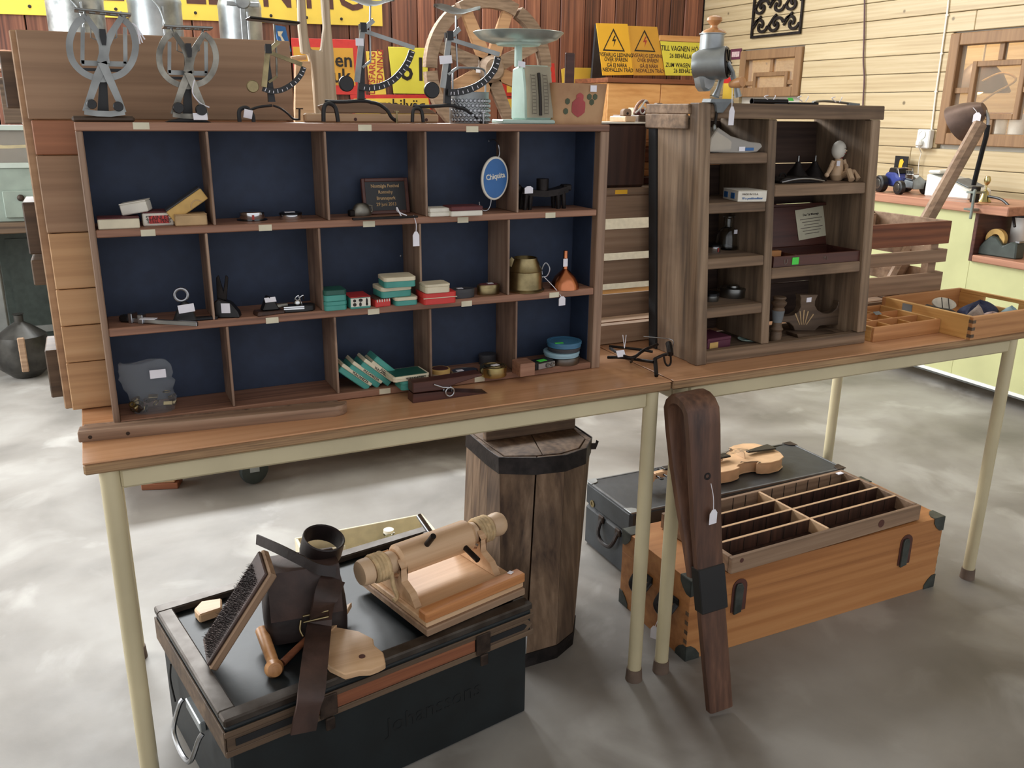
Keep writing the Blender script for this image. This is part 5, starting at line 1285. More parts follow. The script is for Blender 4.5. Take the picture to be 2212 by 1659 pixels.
def cloth_lump(name,label,cat,x,y,w,d,h,mat,seed,rz=0):
    random.seed(seed); b = B(); n,m_ = 14,8; rings = []
    ph = [random.uniform(0,6.28) for _ in range(4)]
    for i in range(m_+1):
        f = i/m_; r = math.sin(math.pi*(.12+.88*f)/1.0*.5+math.pi*.0) if False else math.cos(f*math.pi/2)**.6
        rings.append([b.bm.verts.new((w/2*r*math.cos(2*math.pi*j/n)*(1+.16*math.sin(3*6.28*j/n+ph[0])+.08*math.sin(5*6.28*j/n+ph[1]+f*3)), d/2*r*math.sin(2*math.pi*j/n)*(1+.14*math.sin(2*6.28*j/n+ph[2])), h*f*(1+.12*math.sin(2*6.28*j/n+ph[3])))) for j in range(n)])
    for i in range(m_):
        for j in range(n): b.bm.faces.new((rings[i][j],rings[i][(j+1)%n],rings[i+1][(j+1)%n],rings[i+1][j]))
    b.bm.faces.new(list(reversed(rings[0])))
    me = b.mesh(name,60); me.materials.append(MATS[mat]); o = bpy.data.objects.new(name,me); COL.objects.link(o); o.matrix_world = Md@at(x,y,.0065)@rotz(rz)
    tag(o,label,cat,'things lying in the pine drawer'); WM[o.name] = o.matrix_world.copy(); return o
cloth_lump('rolled_sock','beige knitted ball lying in the drawer','knitting',.135,.085,.066,.06,.05,'cloth_grey',2)
cloth_lump('folded_cloth','pink patterned cloth lying flat in the drawer','cloth',.20,.085,.09,.07,.028,'cloth_pink',3,20)
cloth_lump('folded_cloth','navy blue cloth at the back of the drawer','cloth',.235,.15,.12,.075,.042,'cloth_navy',4,-10)
cloth_lump('glass_ornament','pale crinkled wrapper at the right of the drawer','wrapper',.275,.085,.05,.06,.036,'paleblue',6)
# ================================================================ iron boot scraper on the left table
t = thing('iron_rack','black wrought iron spiked bracket with white label on the table','iron bracket',(1.09,.12,TT))
def I(x,y,Z): p = pz_(x,y,Z); return p
R4 = .0035
B().tube(smooth_pts([pz_(1318,752,TT+.03),pz_(1345,768,TT+.03),pz_(1368,772,TT+.028),pz_(1390,757,TT+.03),pz_(1420,744,TT+.03)],5),R4,8).obj('rail','iron',t,W=True)
B().tube(smooth_pts([pz_(1313,772,TT+.02),pz_(1340,772,TT+.024),pz_(1370,776,TT+.02),pz_(1412,782,TT+.025)],5),R4,8).obj('rail','iron',t,W=True)
B().tube([pz_(1415,775,TT+.03),pz_(1418,812,TT+.0035)],[.0045,.0045],8).obj('spike','iron',t,W=True)
B().tube([pz_(1368,772,TT+.028),pz_(1363,782,TT+.004)],[.004,.003],8).obj('spike','iron',t,W=True)
B().tube(smooth_pts([pz_(1415,775,TT+.03),pz_(1430,768,TT+.035),pz_(1442,765,TT+.04)],4),R4,8).obj('arm','iron',t,W=True)
B().tube(smooth_pts([pz_(1434,770,TT+.03),pz_(1437,784,TT+.015),pz_(1443,790,TT+.008),pz_(1449,783,TT+.015),pz_(1448,760,TT+.04)],5),.0022,8).obj('hook','iron',t,W=True)
B().tube(smooth_pts([pz_(1448,765,TT+.03),pz_(1446,750,TT+.04),pz_(1444,742,TT+.045)],4),[.007]*9,8).obj('grip','iron',t,W=True)
B().tube(smooth_pts([pz_(1390,727,TT+.05),pz_(1435,731,TT+.05),pz_(1454,736,TT+.05),pz_(1452,752,TT+.04)],5),.0012,6).obj('wire','steel',t,W=True)
B().tube(smooth_pts([pz_(1316,748,TT+.03),pz_(1380,755,TT+.03),pz_(1410,760,TT+.028)],4),.003,8).obj('cross_bar','iron',t,W=True)
p = pz_(1341,764,TT+.035); sticker(t,tuple(p),.020,.015,M=FXZ@rot('X',-35))
for dx in (-.004,.004): B().tube([pz_(1349,752,TT+.035),pz_(1349+dx*900,724,TT+.05)],.0009,5).obj('tag_string','tagwhite',t,W=True)
# ================================================================ under the tables
# --- black travelling trunk
TA = 10.5; TL_, TD_, TH_ = .642, .43, .27
tk = thing('travel_chest','large black wooden trunk with worn metal rim under the left table','trunk',(.158,-.10,0),TA)
TM = WM[tk.name]
B().bx(.006,TL_-.006,.006,TD_-.006,.0,TH_-.075,bev=.004).obj('body','blacktrunk',tk)
B().bx(0,TL_,0,TD_,TH_-.0745,TH_-.016,bev=.004).obj('lid','blacktrunk',tk)
for i,(x0,x1,y0,y1) in enumerate(((0,TL_,0,.026),(0,TL_,TD_-.026,TD_),(0,.026,.0262,TD_-.0262),(TL_-.026,TL_,.0262,TD_-.0262))):
    B().bx(x0-.002,x1+.002,y0-.002*(i<2),y1+.002*(i<2),TH_-.0158,TH_,bev=.003).obj('rim','trunkmetal',tk)
for z0,z1 in ((TH_-.074,TH_-.062),(TH_-.034,TH_-.0235)): B().bx(-.003,TL_+.003,-.004,-.0002,z0,z1,bev=.001).obj('front_batten','oakdark',tk)
B().bx(-.004,-.0002,.0,TD_,TH_-.074,TH_-.0235,bev=.001).obj('end_batten','oakdark',tk)
for x0,x1 in ((.0,.16),(TL_-.135,TL_)):
    B().prism([(x0,TH_-.0615),(x1-.012,TH_-.0615),(x1,TH_-.048),(x1-.012,TH_-.0345),(x0,TH_-.0345)],.0026,at(0,-.0002,0)@FXZ).obj('panel_trim','oakdark',tk)
    B().prism([(x0+.014,TH_-.055),(x1-.022,TH_-.055),(x1-.014,TH_-.048),(x1-.022,TH_-.041),(x0+.014,TH_-.041)],.0012,at(0,-.003,0)@FXZ).obj('panel_inlay','blackmatte',tk)
B().bx(.16,.50,-.0026,-.0002,TH_-.0612,TH_-.0345,bev=.0008).obj('front_band','redwood',tk)
for x in (.165,.50):
    h = B().bx(x,x+.034,-.008,-.0045,TH_-.07,TH_-.025,bev=.0015).obj('hasp','rustiron',tk); B().bx(x+.008,x+.026,-.012,-.006,TH_-.096,TH_-.0705,bev=.002).obj('lock_plate','rustiron',h)
# bail handle on the left end
b = B().tube(smooth_pts([(-.006,.25,.160),(-.014,.25,.150),(-.030,.245,.11),(-.034,.215,.095),(-.034,.165,.095),(-.030,.135,.11),(-.014,.13,.150),(-.006,.13,.160)],5),.0048,8)
b.obj('handle','steel',tk); B().bx(-.006,.006,.145,.235,.150,.172,bev=.002).obj('handle_mount','zinc',tk)
B().tube(smooth_pts([(-.004,.33,.19),(-.006,.34,.15),(-.003,.335,.10)],4),.002,6).obj('cord','black',tk)
text('Johanssons',.052,at(.41,.0054,.112)@FXZ,tk,'stencil',W=False,sx=.95,d=.0003)
zt = TH_-.0158                               # recessed lid panel
def T_(x,y,z): return TM@V((x,y,z))
# --- rope winch on a board
M = at(.548,-.014,TH_+.0005)@rotz(14.5)
t = thing('rope_winch','pale wooden rope winch with turned roller on a base board','winch',M=M)
W_,D_ = .25,.262
B().bx(0,W_,0,D_,0,.016,bev=.002).obj('lower_board','slatwood',t); B().bx(.003,W_,.006,D_,.0162,.030,bev=.002).obj('base_board','palewood',t)
B().bx(-.002,W_,.0,.028,.0302,.052,bev=.003).obj('front_bar','orangewood',t)
ry, rz_ = .142, .098
def RL(prof,mat,name): return B().lathe(prof,at(0,ry,rz_)@rot('Y',90),24).obj(name,mat,t)
RL([(0,.02),(.026,.02),(.033,.026),(.034,.20),(.028,.208),(0,.208)],'palewood','roller')
RL([(0,-.062),(.024,-.062),(.027,-.056),(.027,-.04),(.021,-.034),(.019,-.006),(.024,.0),(.024,.012),(.020,.0195),(0,.0195)],'skinwood','roller_end')
RL([(0,.209),(.02,.209),(.024,.214),(.024,.222),(.018,.226),(.018,.262),(.024,.266),(.0265,.28),(.0265,.292),(.022,.30),(0,.30)],'skinwood','roller_end')
for x0,x1,n in ((-.034,-.004,4),(.228,.262,4)):
    b = B(); N = 20*n
    b.tube([(x0+(x1-x0)*i/N, ry+.025*math.cos(2*math.pi*i/20), rz_+.025*math.sin(2*math.pi*i/20)) for i in range(N+1)],.0058,8).obj('rope_coil','rope',t)
B().tube(smooth_pts([(-.004,ry-.024,rz_-.005),(-.004,ry-.03,rz_-.035),(.004,ry-.03,rz_-.062),(-.006,ry-.032,rz_-.067)],5),.0045,8).obj('rope_end','rope',t)
for x,a_,L in ((.085,40,.07),(.175,104,.078),(.13,-62,.085)):
    d = V((0,-math.cos(math.radians(a_-90)) if False else -math.sin(math.radians(a_)),math.cos(math.radians(a_)))); c = V((x,ry,rz_))
    B().cyl(c+d*.03,c+d*L,.0062,n=12).obj('crank_pin','iron' if a_>0 else 'steel',t)
for x in (.012,.214): B().prism([(ry-.085,.0305),(ry-.065,.055),(ry-.035,.068),(ry-.03,.105),(ry-.02,.112),(ry-.0345,.098),(ry-.02,.070),(ry,.0635),(ry+.022,.070),(ry+.034,.098),(ry+.036,.108),(ry+.06,.06),(ry+.085,.0305)],.016,at(x,0,0)@Matrix(((0,0,1,0),(1,0,0,0),(0,1,0,0),(0,0,0,1))),bev=.0015).obj('bearing_bracket','palewood',t)
sticker(t,(.225,.02,.0526),.012,.010,'tagwhite',M=rotz(20),W=False)
# --- carding brush leaning on the bag
A = V((.146,.139,.284)); E_ = V((.144,.052,.277)); C_ = V((.264,.121,.462))
xd = (C_-A).normalized(); yd = (E_-A); yd = (yd-xd*yd.dot(xd)).normalized(); zd = xd.cross(yd)
if zd.x > 0: zd = -zd; 
M = Matrix(((xd.x,yd.x,zd.x,A.x),(xd.y,yd.y,zd.y,A.y),(xd.z,yd.z,zd.z,A.z),(0,0,0,1)))
if M.to_3x3().determinant() < 0: 
    yd = -yd; M = Matrix(((xd.x,yd.x,zd.x,E_.x),(xd.y,yd.y,zd.y,E_.y),(xd.z,yd.z,zd.z,E_.z),(0,0,0,1)))
t = thing('carding_brush','large rectangular carding brush with black bristles leaning on the leather bag','brush',M=M)
L_, W_ = (C_-A).length, abs((E_-A).dot(yd))
B().bx(0,L_,0,W_,-.026,-.010,bev=.003).obj('board','slatwood',t); B().bx(.004,L_-.004,.004,W_-.004,-.0099,-.004,bev=.002).obj('leather_pad','leather',t)
random.seed(8); b = B()
for i in range(44):
    for j in range(20):
        x = .016+(L_-.046)*i/43; y = .012+(W_-.024)*j/19
        dx,dy = random.gauss(0,.0022),random.gauss(0,.0022); h = .006+random.random()*.004
        v = [b.bm.verts.new(p) for p in ((x-.0007,y-.0004,-.004),(x+.0007,y-.0004,-.004),(x,y+.0008,-.004),(x+dx,y+dy,h-.004))]
        for f in ((0,1,3),(1,2,3),(2,0,3)): b.bm.faces.new([v[k] for k in f])
o = b.obj('bristles','bristle',t); o['kind'] = 'stuff'
# --- leather bag with straps
M = at(.346,.135,TH_-.012)@rotz(-6)@rot('X',-8)
t = thing('leather_satchel','dark brown leather satchel with loose straps on the black trunk','bag',M=M)
def soft_box(b,w,d,h,z0,top=.8,n=6):
    rows = []
    for i in range(7):
        f = i/6; k = 1+.08*math.sin(f*3.14); sx = (1-(1-top)*f)*k
        P = []
        for (cx,cy,a0) in ((1,1,0),(-1,1,90),(-1,-1,180),(1,-1,270)):
            r = .022
            for q in range(n): a = math.radians(a0+90*q/(n-1)); P.append((cx*(w/2-r)*sx+r*math.cos(a)*sx, cy*(d/2-r)*sx+r*math.sin(a)*sx))
        rows.append([b.bm.verts.new((x,y,z0+h*f)) for x,y in P])
    N = len(rows[0])
    for i in range(6):
        for j in range(N): b.bm.faces.new((rows[i][j],rows[i][(j+1)%N],rows[i+1][(j+1)%N],rows[i+1][j]))
    b.bm.faces.new(list(reversed(rows[0]))); b.bm.faces.new(rows[-1]); return b
soft_box(B(),.155,.11,.135,0,.86).obj('bag_body','leatherdark',t,ang=40)
B().ribbon([(-.0615,.05),(-.063,.12),(-.055,.142),(0,.146),(.05,.14)],.003,.135,at(0,.0,0)@Matrix(((0,0,1,-.0675),(1,0,0,0),(0,1,0,0),(0,0,0,1)))).obj('flap','leather',t)
# handle loop standing up, cuff
M2 = at(.055,.0,.155)
B().lathe([(.040,-.018),(.042,-.016),(.042,.020),(.040,.022),(.037,.020),(.037,-.016)],at(.045,.015,.16)@rot('X',22)@rot('Y',12),28,closed=True).obj('cuff','leatherdark',t)
def strap(pts,w,th,mat,name,up=(0,0,1)):
    P = smooth_pts(pts,6); b = B(); prev = None
    for i,p in enumerate(P):
        tn = (P[min(i+1,len(P)-1)]-P[max(i-1,0)]).normalized(); s = V(up); s = (s-tn*s.dot(tn)).normalized(); nn = tn.cross(s)
        ring = [b.bm.verts.new(p+s*w/2*a+nn*th/2*c) for a,c in ((1,1),(-1,1),(-1,-1),(1,-1))]
        if prev:
            for k in range(4): b.bm.faces.new((prev[k],prev[(k+1)%4],ring[(k+1)%4],ring[k]))
        else: b.bm.faces.new(ring)
        prev = ring
    b.bm.faces.new(list(reversed(prev)))
    return b.obj(name,mat,t,W=True)
strap([pz_(555,1165,.43),pz_(600,1185,.43),pz_(650,1210,.42),pz_(690,1230,.41),pz_(725,1235,.40)],.020,.004,'leatherdark','strap',(0,.4,1))
strap([pz_(720,1250,.385),pz_(700,1300,.36),pz_(690,1350,.30),pz_(680,1430,.300),py_(672,1500,-.100),py_(662,1545,-.106),py_(655,1582,-.108)],.047,.0045,'leather','hanging_strap',(1,.2,0))
p = pz_(682,1332,.325)
B().tube([p+V((x,0,z)) for x,z in ((-.024,-.006),(.024,-.006),(.024,.007),(-.024,.007))],.0022,8,closed=True).obj('buckle','brass',t,W=True)
B().tube(smooth_pts([pz_(650,1340,.31),pz_(648,1360,.295),pz_(655,1375,.285)],4),.0022,8).obj('buckle_ring','brass',t,W=True)
# --- loose wooden pieces
a = pz_(565,1362,.285); c = pz_(596,1448,zt+.014)
t = thing('wooden_mallet_handle','short turned wooden handle with knob end beneath the brush','handle',tuple(pz_(590,1440,zt)))
B().tube([a,a.lerp(c,.5),a.lerp(c,.85),c],[.012,.0115,.011,.012],16).obj('shaft','turned',t,W=True)
B().lathe([(0,-.012),(.013,-.010),(.0175,0),(.013,.012),(0,.014)],at(c.x-.002,c.y+.008,zt+.0135)@rot('X',70),20).obj('knob','turned',t,W=True)
a = pz_(610,1432,zt+.006); c = pz_(668,1375,zt+.02)
solo('wooden_stick','thin reddish wooden stick next to the turned handle','stick',B().tube([a,c],[.0075,.006],12),'redwood')
out = [(700,1372),(718,1352),(775,1362),(806,1378),(808,1392),(828,1408),(833,1432),(818,1440),(800,1447),(776,1448),(745,1456),(712,1440),(700,1425)]
P = [pz_(x,y,TH_+.014) for x,y in out]
t = thing('cutting_board','small pale wooden board with a hole and scalloped end','board',(P[0].x,P[0].y,zt))
B().prism([(p.x,p.y) for p in P],.013,at(0,0,TH_+.0006),bev=.002).obj('board','palewood',t,W=True)
p = pz_(782,1418,TH_+.014); B().lathe([(0,0),(.006,0),(.006,.0012),(0,.0012)],at(p.x,p.y,TH_+.0136),14).obj('hang_hole','inkbrown',t,W=True)
p = pz_(704,1388,zt+.05); sticker(t,(p.x,p.y,p.z-.02),.010,.013)
P = [pz_(*q,zt+.03) for q in ((664,1392),(700,1335),(760,1302),(735,1345),(700,1378))]
b = B(); b.prism([(p.x,p.y) for p in P],.012,at(0,0,zt+.02),bev=.001)
solo('wooden_wedge','pointed pale wooden wedge lying against the satchel','wedge',b,'palewood')
a = pz_(432,1312,zt+.02); 
solo('wooden_scoop','small pale wooden offcut behind the carding brush','offcut',B().prism([(a.x-.005,a.y-.03),(a.x+.04,a.y-.02),(a.x+.045,a.y+.02),(a.x+.005,a.y+.025),(a.x-.012,a.y)],.02,at(0,0,zt+.0003),bev=.003),'palewood')
# --- cream tray with bottles behind the trunk
zb = .125
c0 = pz_(637,1163,zb); c1 = pz_(911,1108,zb)
t = thing('cream_box','shallow cream painted box holding bottles behind the black trunk','box',((c0.x+c1.x)/2,.66,0))
x0,x1,yb = c0.x,c1.x,(c0.y+c1.y)/2; yf = yb-.26; th = .008
for (a0,a1,b0,b1,nm) in ((x0,x1,yb-th,yb,'wall'),(x0,x1,yf,yf+th,'wall'),(x0,x0+th,yf+th+.0002,yb-th-.0002,'wall'),(x1-th,x1,yf+th+.0002,yb-th-.0002,'wall')): B().bx(a0,a1,b0,b1,0,zb,bev=.0015).obj(nm,'cream',t,W=True)
B().bx(x0+th,x1-th,yf+th,yb-th,.001,.006).obj('bottom','creammetal',t,W=True)
B().tube([(x0+.03,yf+.03,.06),(x0+.03,yb-.03,.06)],.0,4).bm.free()
q = pz_(835,1155,.10)
t = thing('glass_bottle','small clear glass bottle with pale stopper in the cream box','bottle',(q.x,yb-.06,.0065))
B().lathe([(0,0),(.026,0),(.028,.004),(.028,.062),(.022,.078),(.012,.086),(.011,.104),(.016,.107),(.016,.111),(.008,.111),(.008,.086),(.020,.074),(.025,.06),(.025,.006),(0,.005)],None,24).obj('glass','clearglass',t); B().lathe([(0,.1112),(.0145,.1112),(.0145,.120),(0,.121)],None,18).obj('stopper','ivory',t)
q = pz_(700,1180,.08)
t = thing('glass_jar','low round glass jar on white paper in the cream box','jar',(q.x,yb-.075,.0065))
B().lathe([(0,.0),(.032,0),(.034,.004),(.034,.05),(.030,.052),(.030,.006),(0,.006)],None,24).obj('glass','clearglass',t); B().bx(-.045,.05,.036,.040,0,.085).obj('card','ivory',t)
q = pz_(675,1185,.11)
t = thing('pink_roll','small pale red roll standing in the cream box','roll',(x0+.05,yb-.11,.0065)); B().lathe([(0,0),(.022,0),(.022,.10),(.012,.105),(0,.105)],None,20).obj('roll','cloth_pink',t); B().lathe([(.0224,.04),(.0228,.05),(.0224,.06)],None,20).obj('band','berry',t)
# --- coopered tub, faceted front
rim = [(1055,973),(1079,990),(1158,991),(1221,985),(1265,970),(1277,947)]; zr_ = .465
Pt = [pz_(x,y,zr_) for x,y in rim]
Pb = [V((.802,.30,0)),V((.812,.215,0)),V((.848,.165,0)),V((.935,.168,0)),V((.995,.20,0)),V((1.035,.26,0))]
back_t = [V((Pt[-1].x+.005,.50,zr_)),V((Pt[0].x+.0,.52,zr_))]; back_b = [V((1.03,.42,0)),V((.80,.44,0))]
loopT = Pt+back_t; loopB = Pb+back_b
cT = sum(loopT,V())/len(loopT); cB = sum(loopB,V())/len(loopB)
t = thing('stave_tub','tall faceted wooden tub of dark staves with iron bands','tub',(cB.x,cB.y,0))
n = len(loopT)
for i in range(n):
    a0,a1 = loopT[i],loopT[(i+1)%n]; b0,b1 = loopB[i],loopB[(i+1)%n]
    k = 3 if i in (5,6,7) else 1
    for s in range(k):
        f0,f1 = s/k,(s+1)/k
        g = .006
        A0,A1 = a0.lerp(a1,f0+g),a0.lerp(a1,f1-g); B0,B1 = b0.lerp(b1,f0+g),b0.lerp(b1,f1-g)
        if i == 6 and s == 1: continue
        if i == 2: A0,B0 = a0.lerp(a1,.05),b0.lerp(b1,.05)
        def inn(p,c,q=.014): d = V((c.x-p.x,c.y-p.y,0)).normalized(); return p+d*q
        vs = [B0,B1,A1,A0,inn(B0,cB),inn(B1,cB),inn(A1,cT),inn(A0,cT)]
        B().quads(vs,[(0,1,2,3),(7,6,5,4),(0,4,5,1),(1,5,6,2),(2,6,7,3),(3,7,4,0)]).obj('stave','barrelwood',t,W=True)
for z0,z1,nm in ((.43,.468,'rim_band'),(.0,.03,'bottom_band')):
    b = B(); R1 = []
    for i in range(n):
        f0,f1 = z0/zr_,z1/zr_
        p0 = loopB[i].lerp(loopT[i],f0); p1 = loopB[i].lerp(loopT[i],f1); d0 = V((p0.x-cB.lerp(cT,f0).x,p0.y-cB.lerp(cT,f0).y,0)).normalized()*.003
        R1.append((b.bm.verts.new(p0+d0),b.bm.verts.new(p1+d0),b.bm.verts.new(p0+d0*.2),b.bm.verts.new(p1+d0*.2)))
    for i in range(n):
        u,v = R1[i],R1[(i+1)%n]
        b.bm.faces.new((u[0],v[0],v[1],u[1])); b.bm.faces.new((u[2],u[3],v[3],v[2])); b.bm.faces.new((u[1],v[1],v[3],u[3])); b.bm.faces.new((u[0],u[2],v[2],v[0]))
    b.obj(nm,'iron',t,W=True)
# lid boards
def inset(p,q=.017): d = V((cT.x-p.x,cT.y-p.y,0)).normalized(); return p+d*q
Li = [inset(p) for p in loopT]; mf = Li[2].lerp(Li[3],.25); mb = Li[6].lerp(Li[7],.42)
for poly in ([Li[0],Li[1],Li[2],mf,mb,Li[7]],[mf+V((.003,0,0)),Li[3],Li[4],Li[5],Li[6],mb+V((.003,0,0))]):
    B().prism([(p.x,p.y) for p in poly],.012,at(0,0,.4545),bev=.001).obj('lid_board','barrelwood',t,W=True)
c0,c1 = pz_(1043,945,.475),pz_(1236,917,.475)
an = math.degrees(math.atan2(c1.y-c0.y,c1.x-c0.x)); Lb = (c1-c0).length
B().bx(0,Lb,-.0,.022,0,.036,at(c0.x+.004,c0.y-.01,.4669)@rotz(an),bev=.002).obj('batten','oldwoodx',t,W=True)
q = pz_(1280,958,.45); B().prism([(-.010,-.012),(.006,-.014),(.014,.006),(.008,.01),(.006,.002),(-.01,.004)],.003,at(q.x,q.y-.004,.45)@FXZ).obj('bent_clip','iron',t,W=True)
# --- black suitcase with violin
t = thing('black_suitcase','black travelling case with metal corners lying behind the pine chest','suitcase',(1.29,.41,0))
SX,SD,SHh = .785,.245,.2
B().bx(0,SX,0,SD,0,.128,bev=.008).obj('lower_half','suitcase',t); B().bx(0,SX,0,SD,.1285,SHh,bev=.008).obj('lid','suitcase',t)
for y in (.001,SD-.008): B().bx(.004,SX-.004,y,y+.007,SHh-.004,SHh+.0015,bev=.001).obj('edge_strip','suitcase_edge',t)
for x in (.001,SX-.008): B().bx(x,x+.007,.008,SD-.008,SHh-.004,SHh+.0015,bev=.001).obj('edge_strip','suitcase_edge',t)
for x in (0,SX):
    for y in (0,SD):
        s = 1 if x == 0 else -1; u = 1 if y == 0 else -1
        B().prism([(x-s*.001,y-u*.001),(x+s*.034,y-u*.001),(x+s*.028,y+u*.02),(x+s*.02,y+u*.028),(x-s*.001,y+u*.034)],.0025,at(0,0,SHh+.0005),bev=.0006).obj('corner_plate','zinc' if x==0 else 'rustiron',t)
B().tube(smooth_pts([(-.002,.055,.12),(-.016,.06,.085),(-.018,.08,.066),(-.018,.12,.066),(-.016,.14,.085),(-.002,.145,.12)],4),.006,8).obj('handle','leatherdark',t)
for y in (.055,.145): B().box((-.003,y,.12),(.008,.026,.022),bev=.003).obj('handle_lug','rustiron',t)
B().lathe([(0,0),(.011,0),(.011,.003),(.006,.003),(.006,.0015),(0,.0015)],at(-.0002,.20,.145)@rot('Y',-90),20).obj('keyhole','brass',t)
vi = thing('violin','unvarnished pale violin lying on the black suitcase','violin',(1.75,.545,SHh+.0022),4)
half = [(.165,0),(.162,.04),(.145,.078),(.11,.097),(.07,.098),(.045,.088),(.034,.074),(.046,.066),(.03,.056),(.0,.052),(-.028,.056),(-.044,.068),(-.036,.074),(-.05,.083),(-.08,.088),(-.12,.082),(-.15,.062),(-.165,.03)]
half = [(x*.98,y*.82) for x,y in half]
full = half+[(-.165,0)]+[(x,-y) for x,y in reversed(half[1:])]
B().prism([(x*.975,y*.965) for x,y in full],.028,at(0,0,.004)).obj('ribs','violinwood',vi)
B().prism(full,.004,at(0,0,.0),bev=.001).obj('back_plate','violinwood',vi); B().prism(full,.0045,at(0,0,.0322),bev=.0015).obj('top_plate','violinwood',vi)
B().tube([(-.06,0,.046),(-.16,0,.044),(-.255,0,.043)],[.013,.011,.0095],10,flat=.55).obj('neck','violinwood',vi)
B().prism([(.0,-.014),(0,.014),(-.25,.010),(-.25,-.010)],.005,at(-.03,0,.049)@rot('Y',1.0),bev=.001).obj('fingerboard','black',vi)
B().bx(-.315,-.25,-.010,.010,.032,.05,bev=.003).obj('pegbox','violinwood',vi)
B().lathe([(0,-.011),(.016,-.011),(.017,-.008),(.012,-.004),(.012,.004),(.017,.008),(.016,.011),(0,.011)],at(-.33,0,.04)@rot('X',90),18).obj('scroll','violinwood',vi)
for x,s in ((-.27,1),(-.285,-1),(-.30,1),(-.31,-1)):
    p = B().cyl((x,0,.042),(x,s*.026,.042),.0028,n=8).obj('peg','black',vi); B().ball((x,s*.032,.042),.0075,10,sc=(1,.9,.35)).obj('peg_head','blackmetal',p)
B().prism([(.05,-.006),(.05,.006),(.15,.020),(.155,.018),(.155,-.018),(.15,-.020)],.005,at(0,0,.045)@rot('Y',1),bev=.001).obj('tailpiece','black',vi)
B().tube([(.155,0,.044),(.205,.004,.040)],[.003,.0015],6).obj('tail_gut','black',vi)
for s in (-1,1):
    B().ribbon([(x,s*y) for x,y in ((-.012,.038),(-.004,.034),(.0,.040),(.01,.046),(.025,.052),(.04,.058),(.044,.064),(.036,.066))],.003,.0006,at(0,0,.0367)).obj('f_hole','ink',vi)
B().prism([(-.02,0),(.02,0),(.016,.016),(.006,.022),(-.006,.022),(-.016,.016)],.003,at(.022,0,.0367)@Matrix(((0,0,1,0),(1,0,0,0),(0,1,0,0),(0,0,0,1))),bev=.0004).obj('bridge','skinwood',vi)
for s in (-1.5,-.5,.5,1.5): B().tube([(.06,s*.005,.0505),(.022,s*.008,.059),(-.26,s*.004,.0535)],.0006,4).obj('string','steel',vi)
# --- pine chest with metal corners
pc = thing('pine_chest','long orange pine chest with metal corners under the right table','chest',(1.208,.028,0),0)
PL,PD,PHt = .835,.292,.212
B().bx(0,PL,0,PD,0,.150,bev=.0005).obj('body','pinetrunk',pc); B().bx(0,PL,0,PD,.1502,PHt,bev=.0005).obj('lid','pinetrunk',pc)
for x in (0,PL):
    for y in (0,PD):
        for z in (0,PHt):
            s = 1 if x == 0 else -1; u = 1 if y == 0 else -1; v = 1 if z == 0 else -1; k = .04
            q = [(0,0),(k,0),(k*.98,k*.35),(k*.7,k*.72),(k*.35,k*.98),(0,k)]
            b = B()
            b.prism([(x+s*(a_-.0012),z+v*(c_-.0012)) for a_,c_ in q],.0022,at(0,y-u*.0002+(.0011*0),0)@FXZ if u>0 else at(0,y+.0022,0)@FXZ)
            b.prism([(y+u*(a_-.0012),z+v*(c_-.0012)) for a_,c_ in q],.0022,at(x-(.0022 if s>0 else 0),0,0)@Matrix(((0,0,1,0),(1,0,0,0),(0,1,0,0),(0,0,0,1))))
            if z: b.prism([(x+s*(a_-.0012),y+u*(c_-.0012)) for a_,c_ in q],.0022,at(0,0,z+.0001))
            b.obj('corner_cap','capmetal',pc)
for x in (.145,.70):
    l = B().prism([(-.022,-.035),(.022,-.035),(.022,.030)]+arc(0,.03,.022,0,180,8)[1:]+[(-.022,-.035)],.0016,at(x,-.0004,.135)@FXZ).obj('latch_recess','inkbrown',pc)
    B().prism([(-.012,-.04),(.010,-.036),(.012,.03),(.006,.042),(-.008,.042),(-.012,.03)],.006,at(x-.004,-.002,.135)@FXZ,bev=.001).obj('latch','capmetal',l)
for y in (.075,.185):
    h = B().tube(smooth_pts([(-.002,y-.03,.13),(-.022,y-.026,.105),(-.025,y,.095),(-.022,y+.026,.105),(-.002,y+.03,.13)],5),.008,8,flat=.6).obj('handle','black',pc)
    B().box((-.003,y,.135),(.006,.075,.02),bev=.002).obj('handle_plate','blackmetal',h)
for i in range(4):
    for x in (0,PL): B().bx(x-.0006,x+.0006,.0,.012,.045+i*.025,.055+i*.025).obj('dovetail','oakdark',pc)
price_tag(pc,(-.028,.09,.05),.02,.035,string_to=(-.026,.08,.095),yaw=-60,W=False)
# --- type case lying on the chest
M = at(1.310,.014,PHt+.0026)@rotz(2.2)
t = thing('type_case','flat wooden sorting case with eight long compartments on the pine chest','tray',M=M)
W_,D_,H_ = .65,.272,.042; e = .012
B().bx(0,W_,0,e,0,H_,bev=.0015).obj('front_rail','slatwood',t); B().bx(0,W_,D_-e,D_,0,H_,bev=.0015).obj('back_rail','slatwood',t)
for x in (0,W_-e): B().bx(x,x+e,e+.0002,D_-e-.0002,0,H_,bev=.0015).obj('end_rail','slatwood',t)
B().bx(e,W_-e,e,D_-e,.002,.007).obj('bottom','darkwood',t)
B().bx(.318,.325,e+.0002,D_-e-.0002,.0072,H_+.001,bev=.001).obj('cross_divider','palewood',t)
for i in (1,2,3):
    y = e+(D_-2*e)*i/4
    for x0,x1 in ((e+.0002,.3178),(.3252,W_-e-.0002)):
        d = B().bx(x0,x1,y-.0035,y+.0035,.0072,H_,bev=.0008).obj('divider','darkwood',t)
        B().bx(x0,x1,y-.0034,y+.0034,H_+.0001,H_+.0012).obj('worn_top','palewood',d)
